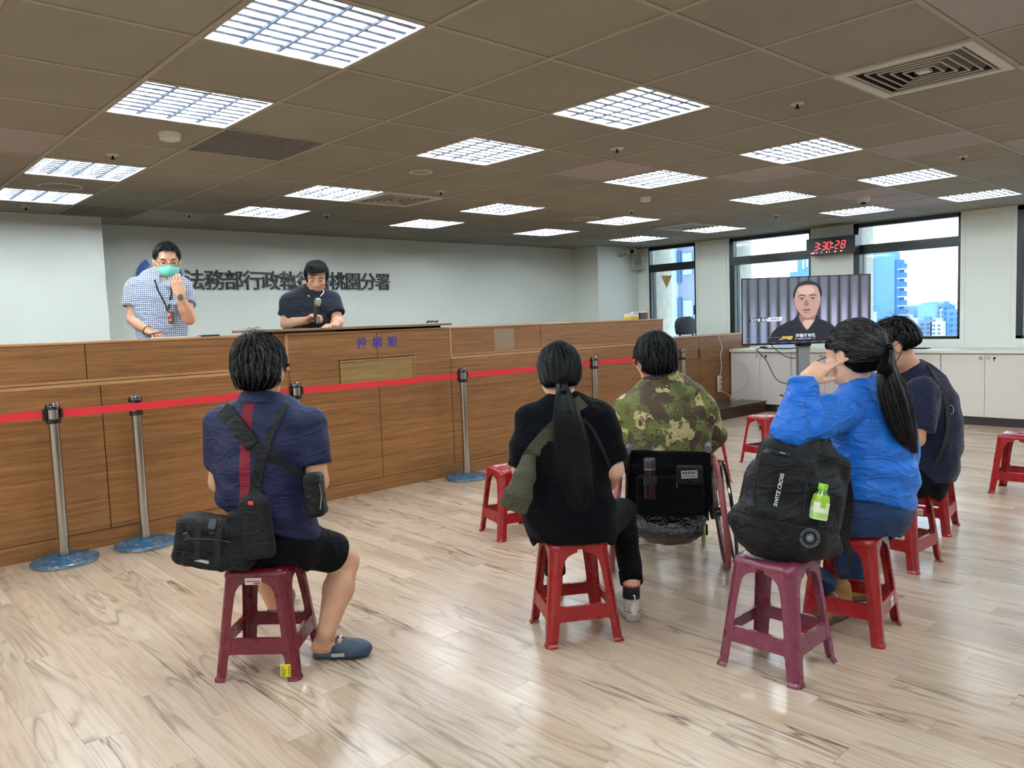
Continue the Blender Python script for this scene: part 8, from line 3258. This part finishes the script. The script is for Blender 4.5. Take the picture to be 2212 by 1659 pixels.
    for sx in (-1, 1):
        MB().tube([Hd(sx*0.066, 0.052, -0.010), Hd(sx*0.080, 0.020, 0.006), Hd(sx*0.088, -0.020, 0.010)], 0.002, 6).build('mask_loop', TRIMW, r, world=True)
        MB().tube([Hd(sx*0.062, 0.048, -0.075), Hd(sx*0.078, 0.010, -0.035), Hd(sx*0.088, -0.020, -0.006)], 0.002, 6).build('mask_loop', TRIMW, r, world=True)
    # lanyard and badge
    lb_ = empty('lanyard_badge', tuple(at(365, 700, d-0.17)), label='red identity card on a black lanyard round the masked man\'s neck', cat='badge')
    for pts in ([(334, 604), (342, 628), (356, 655), (362, 672)], [(371, 612), (370, 635), (366, 655), (364, 672)]):
        p_ = path_on(Sh, pts, 0.006, 5)
        MB().ribbon(p_, [-CF]*len(p_), 0.012, 0.002).build('cord', M_WEB, lb_, world=True)
    p = hit(Sh, 366, 686, 0.010)
    M_ = frame(p, CR-CU*0.03, CU)
    MB().box(-0.030, 0.030, -0.046, 0.046, -0.002, 0.002, bev=0.001, M=M_).build('card_holder', M_BEZ, lb_, world=True)
    MB().box(-0.024, 0.024, -0.038, 0.040, 0.002, 0.0026, M=M_).build('card', mat('red card', (128, 30, 26), 0.4), lb_, world=True)
    MB().box(-0.018, 0.004, 0.012, 0.034, 0.0026, 0.003, M=M_).build('card_photo', mat('card photo', (200, 180, 150), 0.5), lb_, world=True)
    MB().lathe([(0.008, 0.0026), (0.001, 0.0032)], n=12, M=M_ @ Matrix.Translation((0.008, -0.018, 0))).build('card_seal', mat('card seal', (216, 196, 170), 0.5), lb_, world=True)
    MB().tube([p+CU*0.046, p+CU*0.066], 0.004, 8).build('clip', M_STEEL, lb_, world=True)
    # watch, bracelet, pen
    dv = _n(wl-el_)
    MB().tube([wl-dv*0.035, wl-dv*0.010], [0.033, 0.031], 18).build('watch', M_INK, r, world=True)
    MB().tube([wl-dv*0.022-CF*0.030+CR*0.012, wl-dv*0.022-CF*0.040+CR*0.014], 0.018, 18).build('watch_face', M_BEZ, r, world=True)
    dv = _n(wr-er)
    wr_ = wr-dv*0.02
    s1 = _n(np.cross(dv, CU))
    s2 = np.cross(dv, s1)
    MB().tube([wr_+s1*0.033*math.cos(q*math.pi/8)+s2*0.033*math.sin(q*math.pi/8) for q in range(16)], 0.007, 8, closed=True).build('bead_bracelet', mat('brown beads', (120, 92, 50), 0.3, vary=0.5, vscale=120), r, world=True)
    pe = MB().tube([at(325, 722, d-0.26), at(350, 717, d-0.30)], [0.005, 0.003], 8).build('pen', M_BEZ)
    tag(pe, 'dark pen in the right hand of the masked standing man', 'pen')


build_M1()


def build_M2():
    d = 6.85
    r = empty('person', tuple(at(680, 830, d)*np.array([1, 1, 0])+np.array([0, 0, 0.138])), label='standing man in a dark navy polo reading down into a microphone at the podium', cat='person')
    fw = _n(-np.array([CF[0], CF[1], 0])+np.array([CR[0], CR[1], 0])*0.10)
    rt = np.cross(fw, np.array([0, 0, 1.0]))
    hf = _n(-CF*0.9+CR*0.22-CU*0.50)
    Hd = Frame(at(684, 601, d-0.05), hf, (0, 0, 1), 1.14)
    F = Field(0.02)
    head_prims(F, Hd)
    F.add(cap(at(678, 612, d), at(672, 636, d+0.02), 0.060, 0.070), 0.03)
    base = at(676, 700, d)
    F.add(loft([at(673, 642, d), at(674, 690, d), np.array([base[0], base[1], 1.25]), np.array([base[0], base[1], 1.0])], [0.15, 0.17, 0.15, 0.16], [0.09, 0.11, 0.12, 0.12], rt), 0.03)
    sr, er, wr = at(626, 652, d), at(618, 700, d-0.02), at(664, 692, d-0.20)
    sl, el_, wl = at(716, 650, d), at(730, 694, d-0.06), at(722, 704, d-0.24)
    for a_, b_, w_ in ((sr, er, wr), (sl, el_, wl)):
        F.add(cap(a_, b_, 0.055, 0.048), 0.02)
        F.add(cap(b_, b_*0.6+w_*0.4, 0.048, 0.050), 0.015)
        F.add(cap(b_*0.6+w_*0.4, w_, 0.050, 0.030), 0.015)
    hd_ = at(685, 676, d-0.27)-wr
    hand_prims(F, wr, hd_, _n(-CF*0.5+CR*0.8), 1, (0.85, 0.9, 0.95, 1.0), (0.6, 0.6), 1.08)
    hand_prims(F, wl, at(704, 703, d-0.36)-wl, (0, 0, -1), -1, (0.45, 0.45, 0.5, 0.5), (0.5, 0.4), 1.05)
    for sx in (-1, 1):
        hp = np.array([base[0], base[1], 1.0])+rt*0.09*sx
        F.add(cap(hp, hp+np.array([0, 0, -0.43]), 0.075, 0.052), 0.03)
        F.add(cap(hp+np.array([0, 0, -0.43]), hp+np.array([0, 0, -0.79]), 0.052, 0.036), 0.02)
    skin('body', split_field(F, [(Hd.o, 0.16), (wr+_n(hd_)*0.08, 0.12), (wl+CF*-0.06, 0.12)], 0.011, 0.005), SKIN_A, r)
    NV = cloth_mat('dark navy pique', (17, 21, 34), 0.8)
    Sh = Field(0.03)
    Sh.add(loft([at(674, 626, d), at(673, 635, d), at(672, 648, d), at(673, 668, d), at(675, 700, d), np.array([base[0], base[1], 1.25]), np.array([base[0], base[1], 1.05])],
                [0.075, 0.155, 0.200, 0.215, 0.205, 0.20, 0.20], [0.072, 0.105, 0.130, 0.145, 0.155, 0.16, 0.16], rt), 0.02)
    Sh.cut(cap(at(680, 600, d), at(674, 630, d-0.03), 0.055, 0.066), 0.004)
    Sh.sub(sleeve(sr, er, at(621, 684, d), 0.086, 0.086), 0.05)
    Sh.sub(sleeve(sl, el_, at(726, 680, d-0.03), 0.086, 0.082), 0.05)
    Sh.disp(folds(CU+CR*0.5, 42, 0.006, 95))
    skin('polo_shirt', [(Sh, 0.0078)], NV, r, relax=2)
    Cl = Field(0.008)
    Cl.add(loft([at(677, 616, d-0.01), at(674, 634, d-0.02)], [0.086, 0.112], [0.080, 0.10], rt), 0.01)
    Cl.cut(loft([at(680, 598, d-0.01), at(677, 616, d-0.01), at(674, 640, d-0.02)], [0.070, 0.078, 0.100], [0.070, 0.072, 0.088], rt), 0.003)
    Cl.plane(at(677, 620, d), CU-CF*0.55)
    Cl.plane(at(674, 636, d), -CU+CF*0.3)
    Cl.cut(cap(at(684, 618, d-0.08), at(684, 650, d-0.16), 0.035, 0.02), 0.004)
    skin('collar', [(Cl, 0.005)], NV, r)
    for sx in (-1, 1):
        pts = [at(677+sx*20, 622, d-0.03), at(677+sx*22, 631, d-0.085), at(680+sx*12, 640, d-0.135)]
        MB().tube(smooth_path(pts), 0.0045, 6).build('collar_stripe', TRIMW, r, world=True)
    Tr = Field(0.03)
    for sx in (-1, 1):
        hp = np.array([base[0], base[1], 1.0])+rt*0.09*sx
        Tr.add(cap(hp, hp+np.array([0, 0, -0.43]), 0.098, 0.075), 0.03)
        Tr.add(cap(hp+np.array([0, 0, -0.43]), hp+np.array([0, 0, -0.78]), 0.075, 0.06), 0.02)
        f0 = hp*np.array([1, 1, 0])+np.array([0, 0, 0.138])
        shoe('shoe', f0-fw*0.07, f0+fw*0.2, r, [M_BLACKC, M_BEZ], 'sneaker', 1.05)
    skin('trousers', [(Tr, 0.012)], M_BLACKC, r)
    Hf = Field(0.02)
    Hf.add(Hd.ell((0, -0.012, 0.040), (0.086, 0.102, 0.094)), 0.02)
    Hf.add(Hd.ell((0, -0.045, -0.008), (0.079, 0.070, 0.070)), 0.02)
    Hf.cut(Hd.box((0, 0.128, -0.032), (0.14, 0.105, 0.098), 0.02), 0.012)
    Hf.cut(Hd.box((0, -0.02, -0.125), (0.16, 0.16, 0.073), 0.01), 0.012)
    Hf.disp(lambda P: -0.004*vnoise(P, 40, 5))
    hc = Hd(0, -0.01, 0.02)
    skin('hair', [(Hf, 0.005)], M_HAIR, r)
    wh = Hd(0, -0.03, 0.13)

    def flow(P):
        v = P-wh
        return v/(np.linalg.norm(v, axis=1, keepdims=True)+1e-6)+np.array([0, 0, -0.2])
    strands(Hd, Hf, hc, r, 1500, flow, 0.0, 31, 6, 0.012, jit=0.35, lift=0.0010, sel=lambda D_: D_@Hd.z > -0.2)
    brows(Hd, r)
    dv = _n(wl-el_)
    MB().tube([wl-CF*0.0+CR*0.03*math.cos(q*math.pi/8)+CU*0.03*math.sin(q*math.pi/8) for q in range(16)], 0.005, 6, closed=True).build('wristband', M_INK, r, world=True)
    mc = empty('microphone', tuple(at(684, 668, d-0.30)), label='black handheld microphone with a silver grille held by the man at the podium', cat='microphone')
    b0, b1 = at(679, 692, d-0.29), at(685, 660, d-0.31)
    MB().tube([b0, b0*0.5+b1*0.5, b1], [0.016, 0.018, 0.022], 16).build('handle', M_GLOSSB, mc, world=True)
    MB().tube([b0-_n(b1-b0)*0.012, b0], [0.015, 0.0165], 16).build('end_ring', mat('blue grey ring', (70, 96, 128), 0.4), mc, world=True)
    h0 = b1+_n(b1-b0)*0.035
    MB().tube([b1, b1+_n(b1-b0)*0.012, h0, h0+_n(b1-b0)*0.022, h0+_n(b1-b0)*0.030], [0.022, 0.026, 0.028, 0.022, 0.008], 18).build('grille', mat('silver grille', (176, 172, 164), 0.45, metal=0.5, bump=0.6, bscale=500), mc, world=True)


build_M2()
